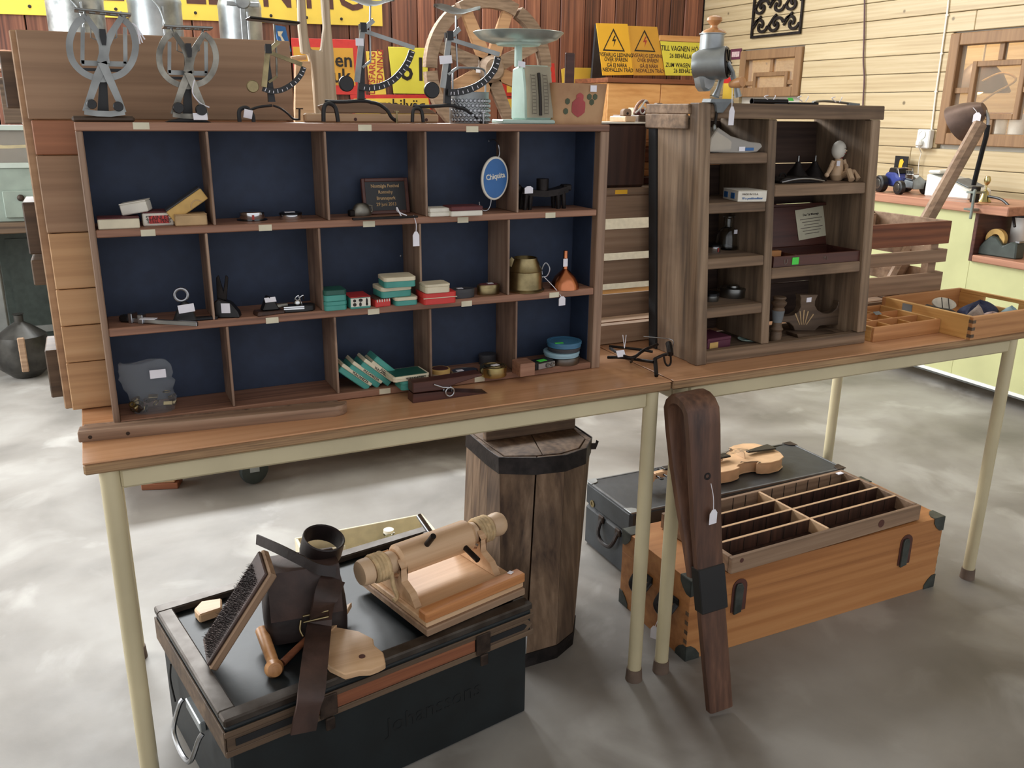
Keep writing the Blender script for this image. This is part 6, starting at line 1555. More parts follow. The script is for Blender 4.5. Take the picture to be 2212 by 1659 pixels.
for i in (1,2,3,4):
    y = e+(D_-2*e)*i/4-(.0037 if i<4 else .0002)
    for x0,x1 in ((e,.318),(.325,W_-e)):
        for k in range(1,7):
            x = x0+(x1-x0)*k/7; B().bx(x-.0009,x+.0009,y-.0009,y,.008,H_-.0005).obj('slot','ink',t)
B().cyl((.50,-.0008,.022),(.50,.0004,.022),.011,n=14).obj('knot','inkbrown',t); B().cyl((.03,-.0004,.03),(.03,.0006,.03),.006,n=10).obj('worn_notch','inkbrown',t)
B().box((W_-.03,D_-.02,H_+.001),(.02,.012,.002)).obj('paper_scrap','tagwhite',t)
# --- bent wooden runner leaning on the table
lo = V((1.163,-.160,0)); hi = V((1.117,-.045,.695)); up = (hi-lo).normalized()
wd = V((math.cos(math.radians(-4)),math.sin(math.radians(-4)),0)); wd = (wd-up*wd.dot(up)).normalized(); nm = wd.cross(up)   # wide-face normal (towards viewer = -nm?)
if nm.y > 0: nm = -nm
t = thing('bent_runner','dark bent wooden runner with black band leaning against the table legs','runner',tuple(lo))
Lr = (hi-lo).length
def sweep(path,widths,th,mat,name):
    b = B(); prev = None; n = len(path)
    P = [lo+up*u+nm*v for u,v in path]
    for i in range(n):
        tn = (P[min(i+1,n-1)]-P[max(i-1,0)]).normalized(); nn = tn.cross(wd).normalized(); w = widths[i]
        ring = [b.bm.verts.new(P[i]+wd*w/2*a+nn*th/2*c) for a,c in ((1,.7),(.85,1),(-.85,1),(-1,.7),(-1,-.7),(-.85,-1),(.85,-1),(1,-.7))]
        if prev:
            for k in range(8): b.bm.faces.new((prev[k],prev[(k+1)%8],ring[(k+1)%8],ring[k]))
        else: b.bm.faces.new(ring)
        prev = ring
    b.bm.faces.new(list(reversed(prev))); return b.obj(name,mat,t,W=True,ang=40)
rad = .032
path = [(.012+.0,.0),(.1,.0),(.2,.0),(.3,.002),(.4,.006),(.5,.014),(.58,.02)]+[(.60+rad*math.sin(a),-.010+rad*math.cos(a)) for a in [math.radians(q) for q in (20,45,70,90,110,135,160)]]+[(.57,-.042),(.50,-.042),(.42,-.036),(.34,-.028),(.28,-.025)]
path = [(u*Lr/.632,v*1.25 if u<.25 or v>-.0 else v*1.25) for u,v in path]
ws = [.058,.060,.061,.062,.066,.070,.074]+[.075]*7+[.074,.071,.067,.062,.058]
sweep(path,ws,.022,'runnerwood','bow')
b = B()
for k,(u,v) in enumerate(((.225,.0015),(.325,.004))): pass
c0 = lo+up*.225; c1 = lo+up*.325
Mx = lambda c: Matrix(((wd.x,up.x,nm.x,c.x),(wd.y,up.y,nm.y,c.y),(wd.z,up.z,nm.z,c.z),(0,0,0,1)))
B().bx(-.0325,.0325,0,.10,-.0135,.0165,Mx(c0+up*.02),bev=.002).obj('tape_band','black',t,W=True)
B().lathe([(.004,0),(.008,.001),(.008,.004),(.004,.004)],Mx(lo+up*.545+nm*.024),14,closed=True).obj('eyelet','iron',t,W=True)
hook = lo+up*.53+nm*.03; tpos = V((py_(1540,1103,hook.y-.01).x,hook.y-.012,py_(1540,1100,hook.y-.01).z)); price_tag(t,tuple(tpos),.02,.032,string_to=tuple(hook+V((.004,-.002,.0))),yaw=6)
# --- platform dolly behind the tables
t = thing('platform_dolly','low wooden platform dolly on rubber casters behind the left table','dolly',(.7,1.75,0))
for i in range(6): B().bx(.02,1.4,1.46+i*.1,1.46+i*.1+.092,.135,.16,bev=.002).obj('deck_plank','cratewood',t,W=True)
for x in (.06,1.32): B().bx(x,x+.04,1.46,2.05,.112,.1345,bev=.002).obj('bearer','cratewood',t,W=True)
for x,y in ((.46,1.50),(1.33,1.53),(.46,2.0),(1.33,2.0)):
    w = B().lathe([(0,-.014),(.03,-.014),(.05,-.011),(.052,0),(.05,.011),(.03,.014),(0,.014)],at(x,y,.053)@rotz(20)@rot('X',90),28).obj('caster_wheel','rubberblack',t,W=True)
    B().bx(x-.02,x+.02,y-.02,y+.02,.1115,.134).bx(x-.016,x+.016,y-.022,y-.018,.05,.1115).bx(x-.016,x+.016,y+.018,y+.022,.05,.1115).obj('caster_fork','zinc',w,W=True)
a = pz_(350,1060,0)
t = thing('offcut_board','short reddish board end lying on the floor behind the table','board',(a.x,a.y+.03,0),-18)
B().bx(-.06,.06,-.02,.05,0,.022,bev=.002).obj('board','redwood',t); B().bx(-.045,.05,-.015,.045,.0222,.038,bev=.002).obj('top_board','cratewood',t)
# ================================================================ along the back wall
FYZ = Matrix(((0,0,-1,0),(-1,0,0,0),(0,1,0,0),(0,0,0,1)))      # local x->-Y, y->Z, z->-X (hangs on the pine wall)
ZB = py_(50,480,3.4).z
t = thing('work_bench','long brown workbench with grey steel legs along the dark plank wall','workbench',(1.0,3.75,0))
B().bx(-1.3,2.95,3.38,4.16,ZB-.05,ZB,bev=.004).obj('bench_top','oakdark',t,W=True)
for x in (-1.2,-.42,.9,2.0,2.85):
    for y in (3.43,4.1): B().bx(x-.045,x+.045,y-.03,y+.03,0,ZB-.0505,bev=.004).obj('leg','greypaint',t,W=True)
B().bx(-1.2,2.85,3.42,3.44,.17,.20).obj('stretcher','greypaint',t,W=True)
B().bx(-1.15,2.8,4.05,4.07,.25,.5).obj('back_rail','darkwood',t,W=True)
# grey-green cabinet on the bench
yc = 3.42; xa = -.75; xb = py_(112,380,yc).x; za = ZB; zb = py_(60,270,yc).z
t = thing('tool_cabinet','grey-green glazed cabinet with a small drawer at the left edge','cabinet',((xa+xb)/2,yc+.2,ZB))
zm = py_(60,362,yc).z
B().bx(xa,xb,yc+.01,yc+.5,za+.001,zm-.002,bev=.003).obj('drawer_case','cabinetgreen',t,W=True)
B().bx(xa,xb,yc+.03,yc+.5,zm,zb-.02).obj('glass_case','darkgrey',t,W=True)
for z0,z1 in ((zm-.002,zm+.022),(zb-.024,zb)): B().bx(xa,xb+.004,yc,yc+.025,z0,z1,bev=.002).obj('rail','cabinetlight',t,W=True)
for px in (66,110): x = py_(px,320,yc).x; B().bx(x-.014,x+.014,yc,yc+.02,zm+.022,zb-.024,bev=.002).obj('stile','cabinetlight',t,W=True)
B().bx(xa,xb,yc+.015,yc+.018,zm+.022,zb-.024).obj('pane','pane',t,W=True)
p = py_(24,316,yc+.028); B().prism([(-.10,-.010),(-.07,.012),(-.03,.004),(.03,.006),(.10,.008),(.08,-.006),(0,-.010)],.0008,at(p.x,yc+.0285,p.z)@FXZ).obj('gilt_mark','gold',t,W=True)
x0 = py_(8,440,yc).x; B().bx(x0,xb-.02,yc-.004,yc+.0095,za+.02,py_(50,412,yc).z,bev=.003).obj('drawer','cabinetgreen',t,W=True)
p = py_(45,427,yc); B().ball((p.x,yc-.014,p.z),.016,14).obj('knob','rustiron',t,W=True)
B().box((p.x+.01,yc-.005,p.z-.06),(.012,.001,.06)).obj('scratch','cabinetlight',t,W=True)
p = py_(68,262,yc+.1); t = thing('white_bowl','small white bowl turned over on the grey-green cabinet','bowl',(p.x+.01,yc+.12,zb)); B().lathe([(.05,0),(.052,.006),(.045,.035),(.02,.05),(0,.052)],None,20).obj('bowl','whiteplastic',t); B().lathe([(.018,.0505),(.02,.058),(.014,.058),(.012,.052)],None,16,closed=True).obj('foot_ring','whiteplastic',t)
# wooden props left of the crate, standing on the cabinet
for (x0_,x1_,y0_,y1_,lab) in ((12,48,168,272,'dark brown plank post standing on the cabinet at the left'),(50,60,110,272,'thin pale batten standing on the cabinet at the left')):
    a = py_(x0_,y1_,yc+.3); c = py_(x1_,y0_,yc+.3)
    solo('standing_plank',lab,'plank',B().bx(a.x,c.x,yc+.28,yc+.31,zb+.0005,c.z,bev=.003),'oakdark' if x0_<30 else 'slatwood')
a = py_(10,130,yc+.3)
t = thing('wooden_hood','brown wooden lamp-like hood on a thin post at the left edge','hood',(a.x-.005,yc+.44,zb))
B().cyl((0,0,0),(0,0,a.z-zb),.012,n=12).obj('post','oakdark',t); B().lathe([(.11,0),(.115,.012),(.06,.055),(.05,.10),(0,.105),],at(0,0,a.z-zb-.05),24).obj('hood','shelfwood',t)
# carboy under the bench
c = py_(48,738,3.25)
t = thing('dark_carboy','big round dark glass carboy on the floor under the workbench','carboy',(c.x,3.25,0))
rr = 66*pxm(48,738,3.25)
B().lathe([(0,0),(rr*.5,.004),(rr*.85,rr*.35),(rr,rr*.95),(rr*.85,rr*1.6),(rr*.4,rr*1.95),(rr*.16,rr*2.1),(rr*.16,rr*2.35),(rr*.2,rr*2.4),(0,rr*2.4)],None,32).obj('glass','drumdark',t); B().bx(-.01,.02,-rr*1.02,-rr*.9,.05,rr*1.7,bev=.004,M=rot('X',0)).obj('strap','slatwood',t)
t = thing('green_cabinet','dark green cabinet standing under the workbench at the left','cabinet',(-.1,3.9,0)); B().bx(-.40,.55,3.75,4.02,.03,ZB-.06,bev=.004).obj('body','tapegreen',t,W=True); B().bx(-.36,.5,3.742,3.7495,.1,ZB-.12).obj('door','tapegreen',t,W=True); B().bx(-.05,.35,3.735,3.7415,.30,.33,bev=.002).obj('shelf_rail','cabinetlight',t,W=True)
# zinc canisters
def zinc_can(px0,px1,lab,mat,handle=False,Y=3.72):
    xa = py_(px0,60,Y).x; xb = py_(px1,60,Y).x; r = (xb-xa)/2; h = 1.28
    t = thing('zinc_canister',lab,'canister',((xa+xb)/2,Y,ZB),0,'tall zinc canisters on the workbench')
    B().lathe([(0,0),(r,0),(r*1.02,.01),(r,.02),(r,h*.8),(r*1.02,h*.81),(r,h*.82),(r*.6,h*.94),(r*.6,h),(r*.5,h),(0,h*.97)],None,36).obj('body',mat,t)
    B().box((r*.2,-r*.985,h*.4),(.012,.01,h*.78),bev=.002).obj('seam','zinc',t)
    z = py_((px0+px1)/2,8,Y-r).z-ZB
    if handle:
        B().lathe([(0,-.01),(.035,-.008),(.042,0),(.035,.012),(0,.014)],at(0,-r*.98,z+.015)@rot('X',90),20).obj('handle_boss','zinc',t); B().bx(-r*.75,r*.75,-r*1.0,-r*.9,z-.012,z+.012,bev=.003).obj('handle_strap','zinc',t); B().bx(-.016,.012,-r*1.02,-r*.96,z-.40,z-.012,bev=.003).obj('drop_strap','zinc',t)
    else: B().tube(smooth_pts([(-.03,-r*.99,z+.03),(.01,-r*1.02,z-.02),(.03,-r*1.0,z-.09)],5),.006,8).obj('solder_line','zinc',t)
zinc_can(104,230,'blotched zinc canister at the left above the plank crate','zincblotch')
zinc_can(280,396,'smooth grey zinc canister in the middle above the plank crate','zinc')
zinc_can(474,566,'narrower dark zinc canister with strap handle at the right','zinc',True)
# signs on the dark wall
YW = YD-.014
def sign(name,label,px,mat,Y=YW,th=.004,rnd=.0):
    P = X2(px,Y)
    t = thing(name,label,'sign',(sum(p[0] for p in P)/len(P),Y,min(p[1] for p in P)))
    B().prism(P,th,fxz(Y),bev=.0008).obj('plate',mat,t,W=True)
    return t
def stext(t,s,px,py,size,mat,Y,sx=1,rotd=0,bold=.0,align='CENTER',dz=.0045,sp=1):
    p = py_(px,py,Y); text(s,size,at(p.x,Y-dz,p.z)@FXZ@rot('Z',rotd),t,mat,align=align,sx=sx,bold=bold,sp=sp)
def Zp(x,y,Y=YW): return py_(x,y,Y)
a = Zp(-140,26); c = Zp(826,57)
t = thing('warning_board','long yellow board with brown capital letters high on the dark wall','sign',((a.x+c.x)/2,YW,(a.z+c.z)/2))
zA = (a.z+c.z)/2-.0
B().prism([(a.x,a.z),(c.x,c.z),(c.x,2.19),(a.x,2.19)],.006,fxz(YW),bev=.001).obj('board','yellow',t,W=True)
p = Zp(788,26); text('LIVSFARLIG LEDNING',.29,at(p.x,YW-.0065,p.z+.098)@FXZ@rot('Z',1),t,'inkbrown',align='RIGHT',sx=.84,bold=.004)
for px,py in ((64,14),(250,20),(422,28),(585,34),(662,38),(737,41)):
    p = Zp(px,py); B().lathe([(0,0),(.009,0),(.008,.002),(0,.003)],at(p.x,YW-.0062,p.z)@FXZ,10).obj('screw','ink',t,W=True)
t = sign('road_sign','red-bordered yellow road sign with black lettering behind the wooden fork',[(628,82),(768,86),(790,205),(640,203)],'signred')
B().prism(X2([(632,101),(762,104),(768,185),(640,182)],YW-.0045),.0006,fxz(YW-.0043)).obj('field','amber',t,W=True)
stext(t,'en',742,131,.115,'ink',YW-.002,bold=.002); stext(t,'uk',737,165,.115,'ink',YW-.002,bold=.002)
t = sign('cable_sign','narrow yellow sign with red vertical lettering',[(790,111),(824,111),(834,204),(800,205)],'yellow')
stext(t,'LIVSFARLIG',804,158,.058,'inkred',YW,rotd=87,bold=.001,sx=.86); stext(t,'LEDNING',821,150,.058,'inkred',YW,rotd=87,bold=.001,sx=.95)
t = sign('number_sign','square yellow number sign beside the spoked wheel',[(838,101),(922,104),(925,203),(850,202)],'lemon')
stext(t,'61',893,152,.20,'ink',YW,bold=.002,sx=.95)
t = sign('forest_road_sign','wide yellow road sign with red top edge reading a forest road',[(756,205),(925,204),(938,268),(764,268)],'signred')
B().prism(X2([(764,213),(925,212),(934,268),(770,268)],YW-.0045),.0006,fxz(YW-.0043)).obj('field','yellow',t,W=True)
stext(t,'Skogsbilväg',845,228,.105,'ink',YW-.002,bold=.001,sx=.95)
for (q,lab) in (([(1083,152),(1120,158),(1120,208),(1086,208)],'upper small red-edged yellow sign between wheel and kitchen scale'),([(1086,211),(1120,211),(1124,268),(1092,268)],'lower small red-edged yellow sign between wheel and kitchen scale'),([(1172,137),(1197,137),(1200,178),(1176,178)],'red-edged yellow sign right behind the kitchen scale')):
    t = sign('edged_sign',lab,q,'signred'); cx = sum(p[0] for p in q)/4; cy = sum(p[1] for p in q)/4
    B().prism(X2([((x-cx)*.62+cx+(3 if 'right' not in lab else -4),(y-cy)*.8+cy-3) for x,y in q],YW-.0045),.0006,fxz(YW-.0043)).obj('field','yellow',t,W=True)
t = sign('torn_sign','small torn yellow sign with red mark behind the birch basket',[(1212,150),(1222,146),(1284,147),(1288,182),(1214,182)],'yellow')
bar(t,'red_mark','inkred',[(1223,156),(1226,178)],[4,3],YW-.0046,.0006)
solo('dark_board','dark upright board beside the orange warning signs','board',B().prism(X2([(1284,52),(1300,52),(1306,182),(1274,182)],YD-.03),.02,fxz(YD-.03),bev=.002),'darkgrey')
# support box for the wheel, wheel
solo('wooden_case','long low wooden case on the workbench carrying the wheel','case',B().bx(1.7,2.9,3.6,4.0,ZB+.0005,1.07,bev=.004),'oakdark')
Yq = 3.86; c = py_(1056,150,Yq); R0 = 137*pxm(1056,150,Yq); R0 = c.z-1.0705 if c.z-1.0705 > .3 else R0
c.z = 1.0708+R0 if False else c.z
t = thing('wagon_wheel','weathered wooden spoked wagon wheel leaning behind the scales','wheel',(c.x,Yq,c.z-R0))
b = B()
for i in range(6):
    a0 = i*60+3; seg = [(R0*.92*math.cos(math.radians(a0+57*k/8)),R0*.92*math.sin(math.radians(a0+57*k/8))) for k in range(9)]
    B().ribbon(seg,R0*.17,.06,at(c.x,Yq+.03,c.z)@FXZ).obj('felloe','wheelwood',t,W=True)
for i in range(8):
    a_ = math.radians(i*45+25); B().ribbon([(R0*.14*math.cos(a_),R0*.14*math.sin(a_)),(R0*.845*math.cos(a_),R0*.845*math.sin(a_))],[.085,.065],.035,at(c.x,Yq+.018,c.z)@FXZ).obj('spoke','cratewood' if i%3 else 'wheelwood',t,W=True)
B().lathe([(0,-.05),(R0*.15,-.05),(R0*.19,-.02),(R0*.19,.06),(R0*.14,.09),(R0*.06,.09),(R0*.06,.07),(0,.07)],at(c.x,Yq,c.z)@FXZ,24).obj('hub','wheelwood',t,W=True)
price_tag(t,tuple(py_(1033,144,Yq-.05)),.03,.035,string_to=tuple(py_(1034,130,Yq-.04)))
# carved wooden fork and board between crate and signs
Yf = 1.62
def tf(): pass
Yf = .60
# stands on the dolly deck behind the table
Yf = 1.7
t = thing('wooden_fork','tall pale wooden two-pronged fork standing behind the letter scales','fork',(py_(690,260,Yf).x,Yf,.1605))
def F(pts): return X2(pts,Yf)
zl_ = .1608
left = F([(640,-20),(655,-20),(658,40),(662,80),(668,108),(690,110),(696,60),(690,-20),(706,-20),(711,60),(716,110),(722,200),(730,268)])
P = left+[(left[-1][0]+.02,zl_),(F([(664,268)])[0][0]-.01,zl_)]+F([(676,268),(672,180),(667,140),(662,118),(648,116),(642,60)])
B().prism(P,.03,fxz(Yf),bev=.004).obj('fork_body','greywood',t,W=True)
a,c = py_(629,127,Yf-.035),py_(661,124,Yf-.035); B().cyl(a,c,.008,n=12).obj('peg','palewood',t,W=True)
P = F([(630,134),(662,134),(672,268)]); P = P+[(P[-1][0]+.02,zl_),(P[0][0]+.01,zl_)]+F([(628,268)])
solo('pale_board','pale upright board in front of the wooden fork','board',B().prism(P,.02,fxz(Yf-.04),bev=.002),'palewood')
P = F([(597,52),(621,56),(634,110),(610,108)]); 
t = thing('blue_paddle','narrow blue painted paddle between crate and wooden fork','paddle',(P[0][0],Yf+.05,.161)); B().prism(P+[],.015,fxz(Yf+.05)).obj('blade','signblue',t,W=True)
q = F([(612,100),(626,106)]); B().bx(q[0][0],q[1][0],Yf+.037,Yf+.05,.161,q[1][1],bev=.002).obj('shaft','bluelid',t,W=True); 
P2 = F([(604,66),(616,66),(612,74),(622,92),(616,94),(610,78),(606,76)]); B().prism(P2,.001,fxz(Yf+.0345)).obj('painted_mark','cream',t,W=True)
# plywood cabinet with electric warning signs
Yv = 3.75; xa = py_(1312,220,Yv).x; xb = 4.02; zc = py_(1400,170,Yv).z
t = thing('plywood_cabinet','plain orange plywood cabinet in the corner under the yellow signs','cabinet',((xa+xb)/2,Yv+.2,0))
B().bx(xa,xb,Yv+.02,Yv+.42,.0,zc-.03,bev=.002).obj('carcass','plywood',t,W=True)
for i in range(2): w = (xb-xa)/2; B().bx(xa+i*w+.003,xa+(i+1)*w-.003,Yv+.002,Yv+.0195,.72,zc-.034,bev=.002).obj('door','plywood',t,W=True); B().bx(xa+i*w+.003,xa+(i+1)*w-.003,Yv+.002,Yv+.0195,.06,.715,bev=.002).obj('lower_door','ivory',t,W=True)
B().bx(xa-.01,xb+.01,Yv-.01,Yv+.43,zc-.0298,zc,bev=.002).obj('top_board','redwood',t,W=True)
Ys = Yv+.10
def lean_sign(name,label,q,mat,Y):
    P = X2(q,Y); zb_ = min(p[1] for p in P); dz = zc+.0008-zb_
    t = thing(name,label,'sign',(sum(p[0] for p in P)/4,Y,zc)); B().prism([(x,max(z,zc+.0006)) for x,z in P],.004,fxz(Y),bev=.001).obj('plate',mat,t,W=True); return t
def bolt(t,x,y,k,mat,Y):
    tri = [(x-22*k,y+22*k),(x+22*k,y+24*k),(x-1*k,y-22*k)]; bar(t,'triangle','ink',[tri[0],tri[1],tri[2]],4.6*k,Y-.0044,.0006,closed=True)
    B().prism(X2([(x+1*k,y-9*k),(x-4*k,y+3*k),(x+1*k,y+3*k),(x-1*k,y+15*k),(x+5*k,y-1*k),(x+0*k,y-1*k),(x+4*k,y-9*k)],Y-.0044),.0006,fxz(Y-.0044)).obj('bolt',mat,t,W=True)
t = lean_sign('electric_sign','bright orange electric warning sign with black bolt triangle',[(1287,50),(1355,52),(1368,162),(1301,163)],'orange',Ys)
bolt(t,1326,86,1,'ink',Ys); 
for i,s in enumerate(('LIVSFARLIG LEDNING','ÖVER SPÅREN','GÅ EJ NÄRA','NEDFALLEN TRÅD')): stext(t,s,1328+i*2,119+i*10.2+(2 if i>1 else 0),.034,'ink',Ys,sx=.84,bold=.0006)
t = lean_sign('electric_sign','darker amber electric warning sign with red bolt triangle',[(1356,56),(1419,58),(1436,163),(1369,163)],'amber',Ys+.012)
bolt(t,1393,88,.96,'inkred',Ys+.012)
for i,s in enumerate(('LIVSFARLIG LEDNING','ÖVER SPÅREN','GÅ EJ NÄRA','NEDFALLEN TRÅD')): stext(t,s,1397+i*2,121+i*10.2+(2 if i>1 else 0),.033,'inkbrown',Ys+.012,sx=.82,bold=.0005)
t = lean_sign('wagon_sign','lemon yellow sign about a wagon in black letters',[(1426,89),(1520,93),(1530,164),(1437,163)],'lemon',Ys)
for i,(s,y) in enumerate((('TILL VAGNEN HÖR',106),('26 BEHÅLLARE',122),('ZUM WAGEN GEHÖR',142),('26 BEHÄLTER',154))): stext(t,s,(1471,1474,1480,1480)[i],y,(.046,.038,.038,.038)[i],'ink',Ys,sx=(.84,.88,.88,.88)[i],bold=.0007)
B().prism(X2([(1425,76),(1514,79),(1516,92),(1425,88)],Ys+.016),.012,fxz(Ys+.022),bev=.001).obj('backing_board','plywood',t,W=True)
# ================================================================ on the pine wall
def wy(x,y,X=XP): return px_(x,y,X)
def onwall(b,name,mat,t): return b.obj(name,mat,t,W=True)
# cast iron grille
c0 = wy(1624,80); c1 = wy(1731,80); w = c0.y-c1.y; zb_ = (c0.z+c1.z)/2+.004; h = .50
t = thing('iron_grille','ornamental black cast-iron grille hung on the pine wall','grille',(XP-.012,c0.y-w/2,zb_))
M0 = at(XP-.004,c0.y,zb_)@FYZ
B().bx(0,w,0,.016,0,.012,M0,bev=.001).obj('frame_bar','iron',t,W=True); B().bx(0,w,h-.016,h,0,.012,M0,bev=.001).obj('frame_bar','iron',t,W=True)
for x in (0,w-.016): B().bx(x,x+.016,.0162,h-.0162,0,.012,M0,bev=.001).obj('frame_bar','iron',t,W=True)
nx,nz = 3,4; cw,ch = (w-.032)/nx,(h-.032)/nz
for i in range(nx):
    for j in range(nz):
        cx,cz = .016+cw*(i+.5),.016+ch*(j+.5); s = 1 if (i+j)%2 else -1
        for q in (1,-1):
            pts = [(cx+s*q*cw*(.46-.07*k)*math.cos(k*.62)*1.0, cz+q*ch*(.44-.055*k)*math.sin(k*.62+.15)) for k in range(7)]
            B().ribbon([tuple(p[:2]) for p in smooth_pts([(a_,c_,0) for a_,c_ in pts],3)],.017,.010,M0,z0=.001).obj('scroll','iron',t,W=True)
        B().ribbon([(cx-cw*.5,cz-ch*.1),(cx-cw*.2,cz+ch*.32),(cx,cz+ch*.5)],.014,.010,M0,z0=.001).obj('leaf','iron',t,W=True)
# socket, conduit, cables
p = wy(2004,300); t = thing('wall_socket','white double wall socket with plug beside the right window','socket',(XP-.02,p.y,p.z))
B().box((XP-.021,p.y,p.z),(.04,.085,.10),bev=.006).obj('housing','whiteplastic',t,W=True)
B().lathe([(0,0),(.022,0),(.024,.004),(.018,.004),(.017,.001),(0,.001)],at(XP-.0415,p.y+.006,p.z+.022)@FYZ,20).obj('outlet','whiteplastic',t,W=True)
B().box((XP-.055,p.y+.006,p.z-.022),(.03,.034,.034),bev=.008).obj('plug','whiteplastic',t,W=True)
a = [wy(1990,330,XP-.02),wy(1985,350,XP-.02),wy(1983,380,XP-.02),wy(1975,412,XP-.02)]; B().tube([V((XP-.06,p.y+.006,p.z-.035))]+a,.0025,6).obj('plug_cable','ropewhite',t,W=True)
t = thing('cable_conduit','thin white cable running up the pine wall from the socket','cable',(XP-.006,p.y,p.z+.05))
B().tube([wy(2012,284,XP-.006),wy(2022,200,XP-.006),wy(2034,115,XP-.006),wy(2046,30,XP-.006),wy(2056,-60,XP-.006)],.005,8).obj('cable','ivory',t,W=True)
for q in ((2022,198),(2034,116),(2046,33)): c = wy(*q,XP-.006); B().box(tuple(c),(.010,.018,.010),bev=.002).obj('clip','ivory',t,W=True)
t = thing('purple_cable','thin plum-coloured cable hanging down the pine wall','cable',tuple(wy(1864,212,XP-.01)))
B().tube(smooth_pts([wy(1868,-40,XP-.01),wy(1867,60,XP-.01),wy(1865,130,XP-.01),wy(1867,170,XP-.01),wy(1864,230,XP-.01),wy(1863,330,XP-.01)],4),.0045,8).obj('cable','cableplum',t,W=True)
p = wy(1590,117); t = thing('red_notice','small red notice with pale panel on the pine wall','notice',(XP-.004,p.y,p.z-.03)); B().bx(-.06,.06,-.035,.035,0,.003,at(XP-.001,p.y,p.z)@FYZ).obj('plate','plum',t,W=True); B().bx(-.04,.04,-.018,.016,.003,.0036,at(XP-.001,p.y,p.z)@FYZ).obj('panel','cloth_pink',t,W=True)
p = wy(1574,186,XP); t = thing('spray_sign','red and yellow notice behind the mill on the wall','notice',(XP-.004,p.y,p.z-.1)); B().bx(-.055,.06,-.16,.10,0,.003,at(XP-.001,p.y,p.z)@FYZ).obj('plate','yellow',t,W=True); B().bx(-.055,.06,.02,.10,.003,.0036,at(XP-.001,p.y,p.z)@FYZ).obj('red_panel','signred',t,W=True)
# things in the lit back room by the right window
zs2 = wb[2]+.06
for (px,py0,py1,wpx,lab) in ((2150,281,312,31,'short white candle on the right window ledge'),(2187,272,312,32,'taller white candle on the right window ledge')):
    p = px_(px,py1,XP+.10); m = .0023
    solo('pillar_candle',lab,'candle',B().lathe([(0,0),(.033,0),(.036,.003),(.036,(py1-py0)*.0025),(.03,(py1-py0)*.0025+.002),(0,(py1-py0)*.0025-.004)],at(XP+.105,p.y,zs2-.0),24),'ivory')
struct('trim_5',B().bx(XP+.051,XP+.20,wb[0],wb[1],zs2-.03,zs2-.0005),'pineframe')
p = px_(2115,185,XP+.6)
t = thing('hanging_lampshade','round tan lampshade with looped cable seen through the right window','lampshade',(XP+.6,p.y,p.z))
B().lathe([(0,.16),(.06,.15),(.12,.09),(.17,.0),(.165,-.01),(.11,.08),(0,.14)],at(XP+.6,p.y,p.z-.03),28).obj('shade','lampbrown',t,W=True)
B().ball((XP+.6,p.y,p.z-.015),.035,16).obj('bulb','warmbulb',t,W=True); B().cyl((XP+.6,p.y,p.z+.13),(XP+.6,p.y,2.5),.006,n=8).obj('cord','ivory',t,W=True)
B().tube(smooth_pts([V((XP+.5,p.y-.05,p.z+.0)),V((XP+.5,p.y-.2,p.z+.06)),V((XP+.5,p.y-.3,p.z+.02)),V((XP+.5,p.y-.16,p.z-.06)),V((XP+.5,p.y-.05,p.z-.16)),V((XP+.5,p.y+.0,p.z-.3))],6),.006,8).obj('cable_loop','ochre',t,W=True)
solo('backroom_shelf','plank shelf in the lit room behind the right window','shelf',B().bx(XP+.7,XP+1.0,1.0,2.35,p.z-.19,p.z-.15,bev=.003).bx(XP+.7,XP+.74,1.9,1.96,p.z-.6,p.z+.5).bx(XP+.7,XP+1.0,1.0,2.35,p.z+.28,p.z+.32,bev=.003),'orangewood')
# ================================================================ green counter
XC = 3.672; ZCt = .87; YE = 1.30
t = thing('reception_counter','pale green counter on casters with brown wooden top','counter',(XC,1.6,0))
B().bx(XC,XC+.03,YE+.0,2.55,.075,ZCt-.0405,bev=.001).obj('front_panel','green_paint',t,W=True)
B().bx(XC,XC+.03,-.3,YE-.0005,.075,.6145,bev=.001).obj('front_panel','green_paint',t,W=True)
B().bx(XC-.004,XC+.034,-.3,2.55,.06,.0745).obj('bottom_strip','white_trim',t,W=True)
B().bx(XC-.02,XC+.38,YE-.16,2.56,ZCt-.04,ZCt,bev=.004).obj('counter_top','counterwood',t,W=True)
B().bx(XC-.02,XC+.5,-.3,YE-.021,.615,.645,bev=.004).obj('desk_top','counterwood',t,W=True)
B().bx(XC-.015,XC+.36,YE-.02,YE-.001,.615,ZCt-.0405,bev=.002).obj('side_board','mahogany',t,W=True)
B().bx(XC+.03,XC+.06,-.3,2.55,.04,.059).obj('plinth','greypaint',t,W=True)
for y in (.83,2.4):
    w_ = B().lathe([(0,-.012),(.022,-.012),(.027,-.008),(.027,.008),(.022,.012),(0,.012)],at(XC-.02 if y<1 else XC+.05,y,.0275)@rotz(60)@rot('X',90),20).obj('caster_wheel','black',t,W=True)
    B().bx(-.018,.018,-.016,.016,.04,.06,at(XC-.02 if y<1 else XC+.05,y,0)@rotz(60),bev=.003).obj('caster_fork','zinc',w_,W=True)
